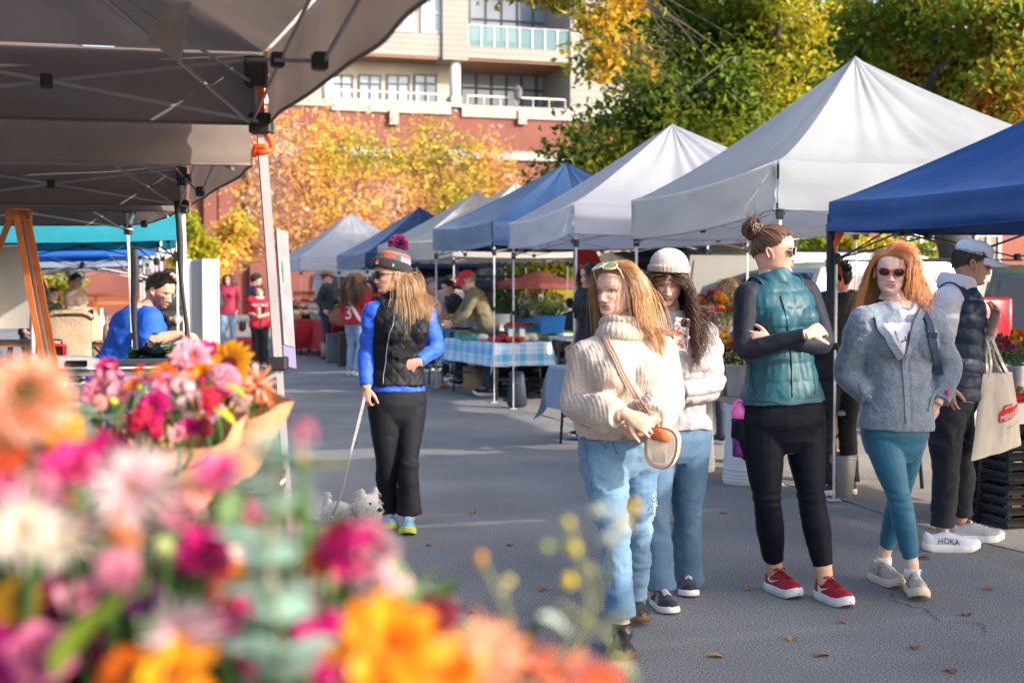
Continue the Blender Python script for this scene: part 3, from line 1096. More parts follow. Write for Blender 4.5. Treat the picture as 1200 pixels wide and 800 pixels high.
class Head:
 def __init__(s,c,yaw,pitch=0,roll=0,H=.225):
  """c: world centre (between the ears, eye level); yaw 0 faces the camera side (-y), +90 faces +x; degrees"""
  a=math.radians(yaw)
  y=np.array([math.sin(a),-math.cos(a),0])
  x=np.cross(y,UP)
  M=np.stack([x,y,UP],1)
  M=M@rotm(math.radians(-pitch),math.radians(roll),0)
  s.M,s.H,s.c=M,H,np.asarray(c,float)
  s.o=s.c-M@np.array([0,0,.48*H])
  s.MH=np.eye(4)
  s.MH[:3,:3]=M*H
  s.MH[:3,3]=s.o
 def w(s,p):
  return np.asarray(p,float)@(s.M.T*s.H)+s.o
 def inv(s,p):
  return(np.asarray(p,float)-s.o)@s.M/s.H
def head_mesh(mb,hd,skin=SKN,lip=(.52,.16,.14),eye='open',iris=(.05,.06,.05),brow=(.10,.06,.035),male=False,beard=None,nose=1.0,smile=.0,lash=(.03,.02,.015),z0=-.16,fat=0.0,ears=True):
 nz,nt=118,96
 z=np.concatenate([np.linspace(z0,0,16,endpoint=False),np.linspace(0,.62,72,endpoint=False),np.linspace(.62,1.0,30)])
 q=np.linspace(-1,1,nt,endpoint=False)
 t=PI*(q*.45+.55*q**3)
 Z,Tt=np.meshgrid(z,t,indexing='ij')
 p=skull(Z,Tt)
 x,y=p[...,0].copy(),p[...,1].copy()
 fr=np.clip(np.cos(Tt)*2.2,0,1)
 g=lambda a,b,sx,sz:np.exp(-((x-a)/sx)**2-((Z-b)/sz)**2)
 ax=np.abs(x)
 ga=lambda a,b,sx,sz:np.exp(-((ax-a)/sx)**2-((Z-b)/sz)**2)
 d=np.zeros_like(x)
 nt_=np.clip((Z-.285)/(.52-.285),0,1)
 ramp=(1-nt_)**1.15*.098+.02*np.sin(nt_*PI)
 under=1/(1+np.exp(-(Z-.275)/.008))
 wid=.043+.022*(1-nt_)
 d+=nose*ramp*under*np.exp(-(x/wid)**2)*(Z<.56)
 d+=nose*.040*ga(.062,.300,.030,.026)
 d+=.012*g(0,.245,.02,.03)*-1
 d+=-.050*ga(.150,.475,.080,.042)+(.024 if not male else .02)*ga(.150,.470,.052,.026)
 d+=(.018 if not male else .030)*ga(.13,.560,.12,.028)
 d+=.022*ga(.19,.36,.10,.06)
 d+=-.012*ga(.20,.22,.06,.06)
 d+=(.026 if male else .032)*g(0,.213,.075,.016)+(.030 if male else .036)*g(0,.172,.068,.018)
 ml=.192+smile*ax*.25
 d+=-.020*np.exp(-((Z-ml)/.0075)**2)*np.exp(-(x/.10)**4)
 d+=-.016*g(0,.128,.08,.02)+.022*g(0,.055,.075,.035)
 d+=fat*(ga(.17,.12,.12,.10)+.8*g(0,-.03,.12,.05))
 y=y+d*fr
 x=x+np.sign(x)*fat*.5*np.exp(-((Z-.16)/.14)**2)
 p=np.stack([x,y,Z],-1)
 c=np.broadcast_to(np.asarray(skin,float),p.shape).copy()
 def paint(m,col):
  nonlocal c
  m=np.clip(m*fr,0,1)[...,None]
  c=c*(1-m)+np.asarray(col)*m
 paint(.35*ga(.20,.34,.09,.07),np.asarray(skin)*[1.12,.78,.75])
 paint(.30*g(0,.31,.06,.05),np.asarray(skin)*[1.1,.80,.78])
 xx=ax
 sharp=lambda v,w:np.clip(.5-v/w,0,1)
 lipu=np.maximum(np.abs(Z-(.212+.0*x))-.020*np.clip(1-(x/.115)**2,0,1),xx-.115)
 lipl=np.maximum(np.abs(Z-.173)-.022*np.clip(1-(x/.10)**2,0,1),xx-.105)
 paint(sharp(np.minimum(lipu,lipl),.012)*(.9 if not male else .45),lip)
 paint(.75*np.exp(-((Z-ml)/.006)**2)*(xx<.11),np.asarray(lip)*.35)
 paint(sharp(np.hypot((xx-.035)/1.3,Z-.281)-.011,.012)*.8,np.asarray(skin)*.25)
 if beard is not None:
  n=fbm(np.stack([x*30,Z*30,y*30],-1).reshape(-1,3),3,2).reshape(x.shape)
  bz=.30-.45*np.clip(.12-xx,0,.12)-.1*n*.3
  side=np.clip((xx-.17)/.04,0,1)*np.clip((.46-Z)/.08,0,1)
  low=np.clip((bz-Z)/.03,0,1)*(Z>-.05)
  mo=np.exp(-((Z-.245)/.018)**2)*(xx<.12)
  m=np.clip(np.maximum(np.maximum(side,low*(1-sharp(np.minimum(lipu,lipl),.012))),mo),0,1)*np.clip(np.cos(Tt)+.55,0,1)
  m=(np.clip(m*(.86+.3*n),0,1)*(Tt.shape==Tt.shape))[...,None]
  c=c*(1-m*beard[1])+np.asarray(beard[0])*m*beard[1]
 for sx in(-1,1):
  ex,ez=.150*sx,.472
  u=(x-ex)*sx/.076
  if eye=='open':
   h=.030*np.clip(1-u**2,0,1)
   al=np.abs(Z-ez-.004*u)-h
   paint(sharp(al,.010)*(np.abs(u)<1.05),(.50,.46,.43))
   paint(sharp(np.hypot(x-ex-iris_shift(hd)*.0,Z-ez-.003)-.025,.010)*sharp(al,.010),iris)
   paint(.95*np.exp(-((Z-ez-h-.006)/.009)**2)*(np.abs(u)<1.1),lash)
   paint(.35*np.exp(-((Z-ez+h+.004)/.006)**2)*(np.abs(u)<1.0),np.asarray(skin)*.4)
  elif eye=='down':
   paint(.85*np.exp(-((Z-ez+.020-.02*u**2)/.009)**2)*(np.abs(u)<1.1),lash)
   paint(.3*sharp(np.abs(Z-ez-.005)-.02*np.clip(1-u**2,0,1),.02),np.asarray(skin)*[.75,.55,.5])
  ub=(x-.155*sx)*sx/.10
  bl=.562+.012*(1-ub**2)+.006*ub-(.012 if male else 0)
  paint((.85 if brow is not None else 0)*np.exp(-((Z-bl)/(.013 if not male else .019))**4)*np.clip((1.05-np.abs(ub))*4,0,1),brow if brow is not None else skin)
 b=mb.n
 k=np.arange(nz-1)[:,None]*nt
 j=np.arange(nt)[None]
 f=np.stack([k+j,k+(j+1)%nt,k+nt+(j+1)%nt,k+nt+j],-1).reshape(-1,4)
 mb.add(hd.w(p.reshape(-1,3)),f,0,c.reshape(-1,3))
 if ears:
  for sx in(-1,1):
   aa=np.linspace(-.5,4.4,14)
   pts=np.stack([sx*(.325+.035*np.ones(14)),-.075-.075*np.cos(aa-.9),.42+.125*np.sin(aa-.2)],1)
   mb.sweep(hd.w(pts),np.linspace(.030,.022,14)*hd.H,7,0,np.asarray(skin)*[1.02,.88,.86])
   Me=hd.M@np.diag([.028,.062,.10])*hd.H
   mb.ball(hd.w([sx*.335,-.075,.425]),1,10,0,np.asarray(skin)*[.95,.8,.78],Me)
def iris_shift(hd):
 return 0
def hand(mb,wr,fwd,palm,thumb,curl=(.5,.6,.5),sc=1.0,spread=.10,tcurl=.5,tout=.75,col=SKN):
 """wr wrist; fwd towards the knuckles; palm: direction the palm faces; thumb: +-1 side of cross(fwd, palm)"""
 f=nrm(fwd)
 pn=nrm(np.asarray(palm)-f*np.dot(palm,f))
 s=np.cross(f,pn)*thumb
 wr=np.asarray(wr,float)
 S=sc
 pts=[wr-f*.03*S,wr+f*.005*S,wr+f*.035*S,wr+f*.07*S,wr+f*.09*S]
 mb.sweep(pts,np.array([(.027,.021),(.028,.019),(.037,.017),(.041,.014),(.036,.011)])*S,12,0,col,up=pn)
 for k,(o,L)in enumerate(((.030,.068),(.0105,.078),(-.0095,.072),(-.0285,.056))):
  p=wr+f*(.084-.004*abs(k-1.2))*S+s*o*S
  a=np.array(curl,float)*(1+.12*k)
  ang=0.0
  base=nrm(f+s*(spread*(1.2-k)))
  path=[p-f*.02*S,p]
  for i,fr in enumerate((.46,.30,.24)):
   ang+=a[i]
   dvec=base*math.cos(ang)+pn*math.sin(ang)
   p=p+dvec*L*fr*S
   path.append(p)
  mb.sweep(spline(path,9),np.linspace(.0096,.0068,9)*S*(1-.06*(k==3)),8,0,col)
  mb.ball(path[-1],.0066*S,8,0,col)
 tb=wr+f*.022*S+s*.024*S+pn*.006*S
 d1=nrm(f*(1-tout*.45)+s*tout+pn*.25)
 d2=nrm(d1*(1-tcurl*.5)+f*.5+pn*tcurl*.6)
 d3=nrm(d2+pn*tcurl*.5-s*tcurl*.4)
 path=[tb,tb+d1*.036*S,tb+d1*.036*S+d2*.030*S,tb+d1*.036*S+d2*.030*S+d3*.024*S]
 mb.sweep(spline(path,9),np.linspace(.0145,.0078,9)*S,8,0,col)
 mb.ball(path[-1],.0076*S,8,0,col)
def shoe(par,heel,toe,mats,L=.265,kind='runner',pitch=0.0,up=UP,name='shoe',lift=0.0):
 """heel, toe: ground points giving direction; mats (upper, sole, accent). returns the upper object"""
 heel=np.asarray(heel,float)
 f=nrm((np.asarray(toe)-heel)*[1,1,0])
 s=np.cross(f,UP)
 f2=f*math.cos(pitch)+UP*math.sin(pitch)
 u2=np.cross(s,f2)*1.0
 o=heel.copy()
 o[2]=lift
 n,m=26,20
 k=np.linspace(0,1,n)
 hw=prof(k,[(0,.012),(.03,.024),(.1,.033),(.3,.034),(.5,.036),(.7,.046),(.85,.043),(.94,.030),(1,.010)])
 if kind=='boot':
  top=prof(k,[(0,.075),(.05,.08),(.4,.078),(.55,.062),(.75,.048),(.9,.040),(1,.02)])
 else:
  top=prof(k,[(0,.060),(.04,.078),(.15,.066),(.28,.078),(.40,.086),(.6,.070),(.78,.052),(.92,.040),(1,.014)])
 sb=.036 if kind=='runner' else .024
 curve=prof(k,[(0,.008),(.15,0),(.6,0),(.85,.006),(1,.024 if kind=='runner' else .012)])
 mb=MB()
 th=np.linspace(0,PI,m)
 rows=[]
 for i in range(n):
  lat=np.cos(th)
  hh=np.sin(th)
  zz=sb*.8+curve[i]+hh**.75*top[i]
  xx=np.sign(lat)*np.abs(lat)**.8*hw[i]*(1-.25*hh**2)
  rows.append(o+f2*(k[i]*L)+s*xx[:,None]+u2*zz[:,None])
 R=np.array(rows)
 mb.grid(R)
 mb.add(R[0],[list(range(m))[::-1]])
 mb.add(R[-1],[list(range(m))])
 up_=mb.obj(name,mats[0],par)
 sm=MB()
 ow=hw*1.10+.003
 ring=[]
 kk=np.concatenate([k,k[::-1]])
 sg=np.concatenate([np.ones(n),-np.ones(n)])
 wv=np.concatenate([ow,ow[::-1]])
 cv=np.concatenate([curve,curve[::-1]])
 for zz,e in((0.0,.93),(.004,1.0),(sb*.55,1.03 if kind=='runner' else 1.0),(sb,.98),(sb+.006,.90)):
  ring.append(o+f2*((kk-.5)*L*(1.02 if e>.95 else .99)+.5*L)[:,None]+s*(sg*wv*e)[:,None]+u2*(cv+zz)[:,None])
 Rg=np.array(ring)
 nn=2*n
 sm.add(Rg.reshape(-1,3),np.stack([np.stack([i*nn+np.arange(nn),i*nn+(np.arange(nn)+1)%nn,(i+1)*nn+(np.arange(nn)+1)%nn,(i+1)*nn+np.arange(nn)],1)for i in range(4)]).reshape(-1,4)[:,::-1])
 sm.add(Rg[0],[list(range(nn))])
 sm.obj('sole',mats[1],up_)
 if kind!='boot' and len(mats)>2:
  lb=MB()
  for i in range(5):
   kx=.40+i*.065
   zz=sb*.8+np.interp(kx,k,top)+np.interp(kx,k,curve)+.001
   h=np.interp(kx,k,hw)
   a=o+f2*kx*L
   for sg_ in(-1,1):
    lb.sweep([a+s*h*.46*sg_+u2*(zz-.010),a+f2*.006+u2*(zz+.002),a+f2*.014-s*h*.40*sg_+u2*(zz-.007)],.0026,5)
  a=o+f2*.40*L+u2*(sb*.8+np.interp(.4,k,top)+.004)
  for sg_ in(-1,1):
   lb.sweep(spline([a,a+s*.02*sg_+u2*.008,a+s*.034*sg_-f2*.01-u2*.002,a+s*.012*sg_+f2*.006+u2*.001],9),.0024,5)
  lb.obj('laces',mats[2],up_)
 fr=(o,f2,s,u2,L,k,hw,top,curve,sb)
 return up_,fr
def side_mark(par,fr,poly,mat,side=1,name='shoe_logo',off=.0015):
 """poly: list of polygons in (along 0-1, height 0-1) laid on a shoe's side"""
 o,f,s,u,L,k,hw,top,curve,sb=fr
 mb=MB()
 for pl in poly:
  v=[]
  for a,h in pl:
   hh=np.clip(h,.02,.98)
   w=np.interp(a,k,hw)
   th=math.asin(hh**(1/.75))if hh<1 else PI/2
   lat=math.cos(th)**.8
   z=sb*.8+np.interp(a,k,curve)+hh*np.interp(a,k,top)
   v.append(o+f*a*L+s*side*(w*lat*(1-.25*math.sin(th)**2)+off+.002)+u*(z+off))
  mb.add(v,[list(range(len(v)))])
 return mb.obj(name,mat,par,smooth=False)
class Person:
 def __init__(s,label,J,sc=1.0,tw=1.0,td=1.0,aw=1.0,lw=1.0,bust=0.0,hipw=1.0,group=None,skin=SKN,belly=0.0,cat='person'):
  s.J={k:np.asarray(v,float)for k,v in J.items()}
  s.sc,s.tw,s.td,s.aw,s.lw,s.bust,s.hipw,s.skin,s.belly=sc,tw,td,aw,lw,bust,hipw,np.asarray(skin,float),belly
  J=s.J
  J.setdefault('pel',(J['hipL']+J['hipR'])/2)
  base=(J['anL']+J['anR'])/2
  s.root=thing('person',label,cat,(base[0],base[1],0),group)
  s.lat_s=nrm((J['shR']-J['shL']))
  s.lat_h=nrm((J['hipR']-J['hipL']))
  s.axis=nrm(J['neck']-J['pel'])
  s.fwd=nrm(np.cross(s.lat_s,s.axis))
  s.Ls=np.linalg.norm(J['neck']-J['pel'])
  s.parts={}
 def spine(s,t):
  J=s.J
  t=np.asarray(t,float)[...,None]
  p=J['pel']+(J['neck']-J['pel'])*t
  return p
 TAB=[(-.28,.075,.07),(-.20,.150,.100),(-.05,.178,.122),(.06,.172,.118),(.22,.145,.104),(.36,.133,.098),(.50,.142,.104),(.66,.160,.116),(.78,.172,.118),(.88,.174,.106),(.95,.148,.086),(1.0,.095,.070),(1.06,.056,.056)]
 def torso(s,mb,inf=0.0,t0=-.28,t1=1.06,flare=0.0,n=30,drop=0.0,infd=None,neckr=None,col=None):
  infd=inf if infd is None else infd
  tb=np.array(s.TAB)
  i0=infd
  t=np.linspace(t0,t1,n)
  hw=prof(t,tb[:,:2])*s.sc*s.tw
  hd=prof(t,tb[:,[0,2]])*s.sc*s.td
  hipf=np.clip(1-t/.35,0,1)
  hw*=1+(s.hipw-1)*hipf
  hd*=1+(s.hipw-1)*.7*hipf
  tap=1-.75*np.clip((t-.80)/.22,0,1)
  inf,infd=inf*tap,infd*(tap*.6+.4)
  hw=hw+inf+flare*np.clip(.3-t,0,.6)
  hd=hd+infd+flare*np.clip(.3-t,0,.6)+s.belly*np.exp(-((t-.25)/.25)**2)
  pts=s.spine(t)
  k=np.clip(t,0,1)[:,None]
  lat=s.lat_h*(1-k)+s.lat_s*k
  fw=np.cross(lat,s.axis)
  pts=pts+fw*(s.bust*np.exp(-((t-.68)/.11)**2)*.35+s.belly*.6*np.exp(-((t-.25)/.25)**2))[:,None]
  mb.sweep(pts,np.stack([hw,hd],1),28,0,up=fw,squ=.88)
  if s.bust:
   for sg in(-1,1):
    c=s.spine(.69)+s.lat_s*sg*.078*s.sc*s.tw+s.fwd*(.075*s.td*s.sc+i0*.8)
    M=np.stack([s.lat_s,s.fwd,s.axis],1)
    mb.ball(c,np.array([.075,.045+s.bust,.080])*s.sc+i0*.4,14,M=M)
 def arm(s,mb,sd,inf=0.0,s0=0.0,s1=1.0,cuff=None,infe=None,shoulder=True,puff=0.0):
  J=s.J
  sh,el,wr=J['sh'+sd],J['el'+sd],J['wr'+sd]
  path=smooth_path([sh,sh+(el-sh)*.5,el,(el+wr)/2,wr],24,2)
  k=np.linspace(0,1,24)
  r=prof(k,[(0,.058),(.15,.054),(.38,.045),(.5,.041),(.6,.042),(.75,.036),(.92,.027),(1,.026)])*s.sc*s.aw
  i2=inf if infe is None else inf+(infe-inf)*k
  r=r+i2+puff*np.exp(-((k-.8)/.14)**2)
  if cuff is not None:
   r=np.where(k>.93,cuff,r)
  m=(k>=s0-1e-6)&(k<=s1+1e-6)
  mb.sweep(path[m],r[m],16)
  if s0==0:
   mb.ball(sh,r[0]*1.0,14)
   if shoulder:
    nk=s.spine(.97)
    mb.sweep([nk+(sh-nk)*.1,nk+(sh-nk)*.55+s.axis*.004,sh],[(.052*s.sc+inf*.6),.052*s.sc+inf*.8,r[0]*.98],14)
  return path,r
 def leg(s,mb,sd,inf=0.0,s0=0.0,s1=1.0,hem=None,knee=None,slim=1.0):
  J=s.J
  hp,kn,an=J['hip'+sd],J['kn'+sd],J['an'+sd]
  path=smooth_path([hp,(hp+kn)/2,kn,(kn+an)/2,an],30,2)
  k=np.linspace(0,1,30)
  r=prof(k,[(0,.098),(.12,.094),(.3,.078),(.45,.060),(.52,.057),(.6,.058),(.68,.060),(.8,.050),(.92,.038),(1,.037)])*s.sc*s.lw
  r=r+inf
  if knee is not None:
   r=np.where(k>.3,r*(1-np.clip((k-.3)/.2,0,1))+np.clip((k-.3)/.2,0,1)*np.maximum(r,knee),r)
  if hem is not None:
   a=np.clip((k-.5)/.5,0,1)
   r=r*(1-a)+np.maximum(r,hem[0]+(hem[1]-hem[0])*a)*a
  m=(k>=s0-1e-6)&(k<=s1+1e-6)
  mb.sweep(path[m],r[m],18)
  if s0==0:
   mb.ball(hp,r[0],14)
  return path,r
 def body(s,hd,voxel=.0045,hands=None,feet=False,**kw):
  s.skin=np.asarray(kw.pop('skin',s.skin),float)
  mb=MB()
  s.torso(mb)
  nb=s.spine(.98)
  sk=hd.w([0,-.14,.12])
  mb.sweep(spline([nb-s.axis*.03,nb,(nb+sk)/2,sk],12),np.linspace(.060,.050,12)*s.sc*np.linspace(1.05,1,12),16)
  for sd in 'LR':
   s.arm(mb,sd)
   s.leg(mb,sd)
   an=s.J['an'+sd]
   mb.ball(an,.036*s.sc,10)
   tp=s.J.get('to'+sd)
   if tp is not None:
    mb.sweep(smooth_path([an,an*.7+tp*.3-UP*.03,tp],8,1),[.037,.034,.033,.032,.031,.03,.027,.022],10)
  for h in(hands or[]):
   hand(mb,**h)
  V,Fq,N=fuse(mb,voxel,3)
  ob=MB()
  ob.add(V,Fq,0,s.skin)
  head_mesh(ob,hd,skin=s.skin,**kw)
  s.hd=hd
  s.body_o=ob.obj('body',M_SKIN,s.root)
  return s.body_o
 def tco(s,V):
  """torso coordinates: lateral (m), forward (m), t along the spine"""
  d=V-s.J['pel']
  return d@s.lat_s,d@s.fwd,(d@s.axis)/s.Ls
 def garment(s,name,mats,shapes,voxel=.008,smooth=4,wr=.006,wsc=(9,9,22),disp=None,seed=0,mi=None,col=None,parent=None,cut=None):
  mb=MB()
  shapes(mb)
  V,Fq,N=fuse(mb,voxel,smooth)
  if wr:
   q=V*np.asarray(wsc)
   q=q+fbm(V*4,seed+9,2)[:,None]*1.3
   a=fbm(q,seed,3)
   b=1-2*np.abs(vnoise(q*.6+7,seed+3))
   V=V+N*(wr*(.6*a+.5*b)-wr*.3)[:,None]
  if disp is not None:
   V=V+N*disp(V,N)[:,None]
  ob=MB()
  if cut is not None and isinstance(Fq,np.ndarray):
   keep=cut(V)
   Fq=Fq[keep[Fq].all(1)]
   used=np.unique(Fq)
   mp=np.full(len(V),-1)
   mp[used]=np.arange(len(used))
   V,Fq=V[used],mp[Fq]
   N=N[used]
  cc=(1,1,1)if col is None else col(V)
  ob.add(V,Fq,0,cc)
  if mi is not None and isinstance(Fq,np.ndarray):
   ob.fm[-1]=mi(V[Fq].mean(1)).astype(int)
  o=ob.obj(name,mats,parent or s.root)
  s.parts[name]=(V,N)
  return o
def strands_mesh(mb,pts,r,cols,sides=3):
 """pts (n, m, 3), r (m,) or (n, m); cols (n, 3)"""
 n,m=pts.shape[:2]
 t=np.gradient(pts,axis=1)
 t/=np.maximum(1e-9,np.linalg.norm(t,axis=2))[...,None]
 a=np.cross(t,np.array([.3,.5,.81]))
 a/=np.maximum(1e-9,np.linalg.norm(a,axis=2))[...,None]
 b=np.cross(t,a)
 r=np.broadcast_to(np.asarray(r,float),(n,m))
 th=np.arange(sides)/sides*2*PI
 v=pts[:,:,None]+(a[:,:,None]*np.cos(th)[None,None,:,None]+b[:,:,None]*np.sin(th)[None,None,:,None])*r[...,None,None]
 base=(np.arange(n)*m*sides)[:,None,None]
 k=(np.arange(m-1)*sides)[None,:,None]
 j=np.arange(sides)[None,None]
 f=np.stack([base+k+j,base+k+(j+1)%sides,base+k+sides+(j+1)%sides,base+k+sides+j],-1).reshape(-1,4)
 mb.add(v.reshape(-1,3),f,0,np.repeat(cols,m*sides,0))
def scalp_roots(n,hl=(.80,.56,.34),rng=RNG,zmax=2):
 out=[]
 while len(out)<n:
  z=rng.uniform(.3,1.0)
  t=rng.uniform(-PI,PI)
  a=abs(t)
  lim=np.interp(a,[0,.8,1.35,1.9,PI],[hl[0],hl[0]-.03,hl[1]+.08,hl[1]-.05,hl[2]])
  if lim<z<zmax and rng.uniform()<.35+smtab(z,W_T)*2:
   out.append(skull(np.array(z),np.array(t)))
 return np.array(out)
def hair(par,hd,n,length,cols,part=0.0,vol=.03,curl=(0,0),caps=(),wind=(0,0,0),grav=.30,hl=(.80,.56,.34),r=.0022,m=18,seed=0,lift=.5,name='hair',back=0.0,jit=.012,faceguard=True,tips=.35,roots=None,stiff=.8,lenv=.25,wind_from=.3,cap=True,kcap=1.05,zmax=2):
 rng=np.random.default_rng(seed+100)
 R=scalp_roots(n,hl,rng,zmax)if roots is None else roots
 n=len(R)
 sgn=np.sign(R[:,0]-part+rng.normal(size=n)*.02)
 nor=R-np.array([0,-.04,.55])
 nor/=np.linalg.norm(nor,axis=1)[:,None]
 v=np.stack([sgn*.9*np.clip(R[:,2]-.5,0,1)*1.6,-.35-back+0*sgn,-.35+0*sgn],1)+rng.normal(size=(n,3))*.12
 v=v-nor*(v*nor).sum(1)[:,None]
 v=v/np.linalg.norm(v,axis=1)[:,None]+nor*lift*.35
 v=v@hd.M.T
 v/=np.linalg.norm(v,axis=1)[:,None]
 p=hd.w(R)
 Ls=length*(1-lenv*rng.uniform(size=n)**2)
 ds=(Ls/(m-1))[:,None]
 off=1+vol*rng.uniform(.1,1.6,(n,1))/.3
 pts=[p.copy()]
 wn=np.asarray(wind,float)
 wr=rng.uniform(.5,1.3,(n,1))
 for k in range(m-1):
  s=k/(m-1)
  q=p*7+seed
  nz=np.stack([vnoise(q,1),vnoise(q+31,2),vnoise(q+67,3)],1)
  v=v*stiff+np.array([0,0,-grav*(.7+s)])+nz*.06+wn*wr*(s>wind_from)+rng.normal(size=(n,3))*jit
  v/=np.linalg.norm(v,axis=1)[:,None]
  p=p+v*ds
  l=hd.inv(p)
  c0=np.array([0,-.05,.54])
  rad=np.array([.345,.475,.49])
  e=(l-c0)/rad
  ln=np.linalg.norm(e,axis=1)[:,None]
  of=1.02+(off-1)*min(1,.15+s*3.2)
  l=np.where(ln<of,c0+e/np.maximum(ln,1e-6)*of*rad,l)
  if faceguard:
   bad=(l[:,1]>.05)&(np.abs(l[:,0])<.30)&(l[:,2]<.74)&(l[:,2]>-.1)
   l[:,0]=np.where(bad,l[:,0]+(np.where(l[:,0]>=part*.5,.30,-.30)-l[:,0])*.55,l[:,0])
   l[:,1]=np.where(bad,l[:,1]-.03,l[:,1])
  p2=hd.w(l)
  for a,b,cr in caps:
   ab=b-a
   t=np.clip(((p2-a)@ab)/np.dot(ab,ab),0,1)[:,None]
   cpt=a+ab*t
   dd=p2-cpt
   ln=np.linalg.norm(dd,axis=1)[:,None]
   rr=cr+.012*(off-1)/.1
   p2=np.where(ln<rr,cpt+dd/np.maximum(ln,1e-6)*rr,p2)
  v=(p2-pts[-1])
  v/=np.maximum(1e-9,np.linalg.norm(v,axis=1))[:,None]
  p=p2
  pts.append(p.copy())
 pts=np.stack(pts,1)
 if curl[0]:
  s=np.linspace(0,1,m)[None]
  ph=rng.uniform(0,6.28,(n,1))
  fr=curl[1]*rng.uniform(.75,1.25,(n,1))
  A=curl[0]*np.clip(s*2.2,0,1)*rng.uniform(.5,1.3,(n,1))
  pts=pts+np.stack([np.cos(ph+fr*s*6.28)*A,np.sin(ph+fr*s*6.28)*A,np.sin(ph*2+fr*s*6.28)*A*.4],-1)
 fy=(rng.uniform(size=(n,1,1))<.06)*np.linspace(0,1,m)[None,:,None]**1.3
 pts=pts+fy*rng.normal(size=(n,1,3))*[.026,.02,.014]
 cols=np.asarray(cols,float)
 w_=np.clip(rng.normal(size=n)*.28+.45+.5*fbm(R*5,seed,2),0,.999)*(len(cols)-1)
 k=w_.astype(int)
 f=(w_-k)[:,None]
 c=(cols[k]*(1-f)+cols[np.minimum(k+1,len(cols)-1)]*f)*rng.uniform(.85,1.15,(n,1))
 mb=MB()
 rp=r*np.interp(np.linspace(0,1,m),[0,.5,1],[.9,1,tips])
 strands_mesh(mb,pts,rp[None]*rng.uniform(.6,1.5,(n,1)),c)
 if cap:
  z=np.linspace(.30,1.0,26)
  t=np.linspace(-PI,PI,56)
  Z,Tt=np.meshgrid(z,t,indexing='ij')
  a=np.abs(Tt)
  lim=np.interp(a,[0,.8,1.35,1.9,PI],[hl[0]+.02,hl[0]-.0,hl[1]+.12,hl[1]-.02,hl[2]])
  Zc=np.maximum(Z,lim)
  Pm=skull(Zc,Tt)
  Pm=(Pm-[0,-.03,.55])*kcap*.985+[0,-.03,.55]
  mb.grid(hd.w(Pm.reshape(-1,3)).reshape(Pm.shape),0,cols.mean(0)*.75)
 return mb.obj(name,M_HAIR,par)
def updo(par,hd,bun,n,cols,bunr=.05,seed=0,r=.0016,hl=(.80,.50,.30),wisps=30):
 """hair combed back into a bun at head-local point bun"""
 rng=np.random.default_rng(seed+50)
 R=scalp_roots(n,hl,rng)
 m=12
 bun=np.asarray(bun,float)
 c0=np.array([0,-.05,.55])
 s=np.linspace(0,1,m)[None,:,None]
 a,b=(R-c0)[:,None],(bun-c0)[None,None]+rng.normal(size=(n,1,3))*.03
 p=a*(1-s)+b*s
 rad=np.array([.352,.465,.47])
 e=p/rad
 ln=np.linalg.norm(e,axis=2,keepdims=True)
 tgt=1.0+rng.uniform(0,.05,(n,1,1))+.10*s**4
 p=e/ln*np.maximum(tgt,np.where(s>.9,ln,tgt))*rad+c0
 cols=np.asarray(cols,float)
 c=cols[rng.integers(0,len(cols),n)]*rng.uniform(.8,1.2,(n,1))
 mb=MB()
 strands_mesh(mb,hd.w(p.reshape(-1,3)).reshape(p.shape),np.full(m,r*1.4),c)
 z=np.linspace(.28,1.0,24)
 t=np.linspace(-PI,PI,56)
 Z,Tt=np.meshgrid(z,t,indexing='ij')
 lim=np.interp(np.abs(Tt),[0,.8,1.35,1.9,PI],[hl[0]+.02,hl[0],hl[1]+.12,hl[1]-.02,hl[2]])
 Pm=skull(np.maximum(Z,lim),Tt)
 Pm=(Pm-[0,-.03,.55])*1.02+[0,-.03,.55]
 mb.grid(hd.w(Pm.reshape(-1,3)).reshape(Pm.shape),0,cols.mean(0)*.8)
 o=mb.obj('hair',M_HAIR,par)
 bm=MB()
 bc=hd.w(bun)
 k=120
 q=rng.normal(size=(k,3))
 q/=np.linalg.norm(q,axis=1)[:,None]
 ax=rng.normal(size=(k,3))
 ax-=q*(ax*q).sum(1)[:,None]
 ax/=np.linalg.norm(ax,axis=1)[:,None]
 ang=np.linspace(0,3.4,14)[None,:,None]
 rr=bunr*rng.uniform(.7,1.08,(k,1,1))
 pts=bc+(q[:,None]*np.cos(ang)+ax[:,None]*np.sin(ang))*rr
 strands_mesh(bm,pts,np.full(14,.0035),cols[rng.integers(0,len(cols),k)]*rng.uniform(.8,1.3,(k,1)))
 bm.ball(bc,bunr*.9,12,0,cols.mean(0)*.8)
 d=rng.normal(size=(wisps,3))+np.array([-.2,0,1.2])
 d/=np.linalg.norm(d,axis=1)[:,None]
 t2=np.linspace(0,1,8)[None,:,None]
 pts=bc+d[:,None]*(bunr*.8+t2*rng.uniform(.02,.075,(wisps,1,1)))+rng.normal(size=(wisps,1,3))*.03*t2**2
 strands_mesh(bm,pts,np.full(8,.0011),cols[rng.integers(0,len(cols),wisps)]*1.2)
 bm.obj('hair_bun',M_HAIR,o)
 return o
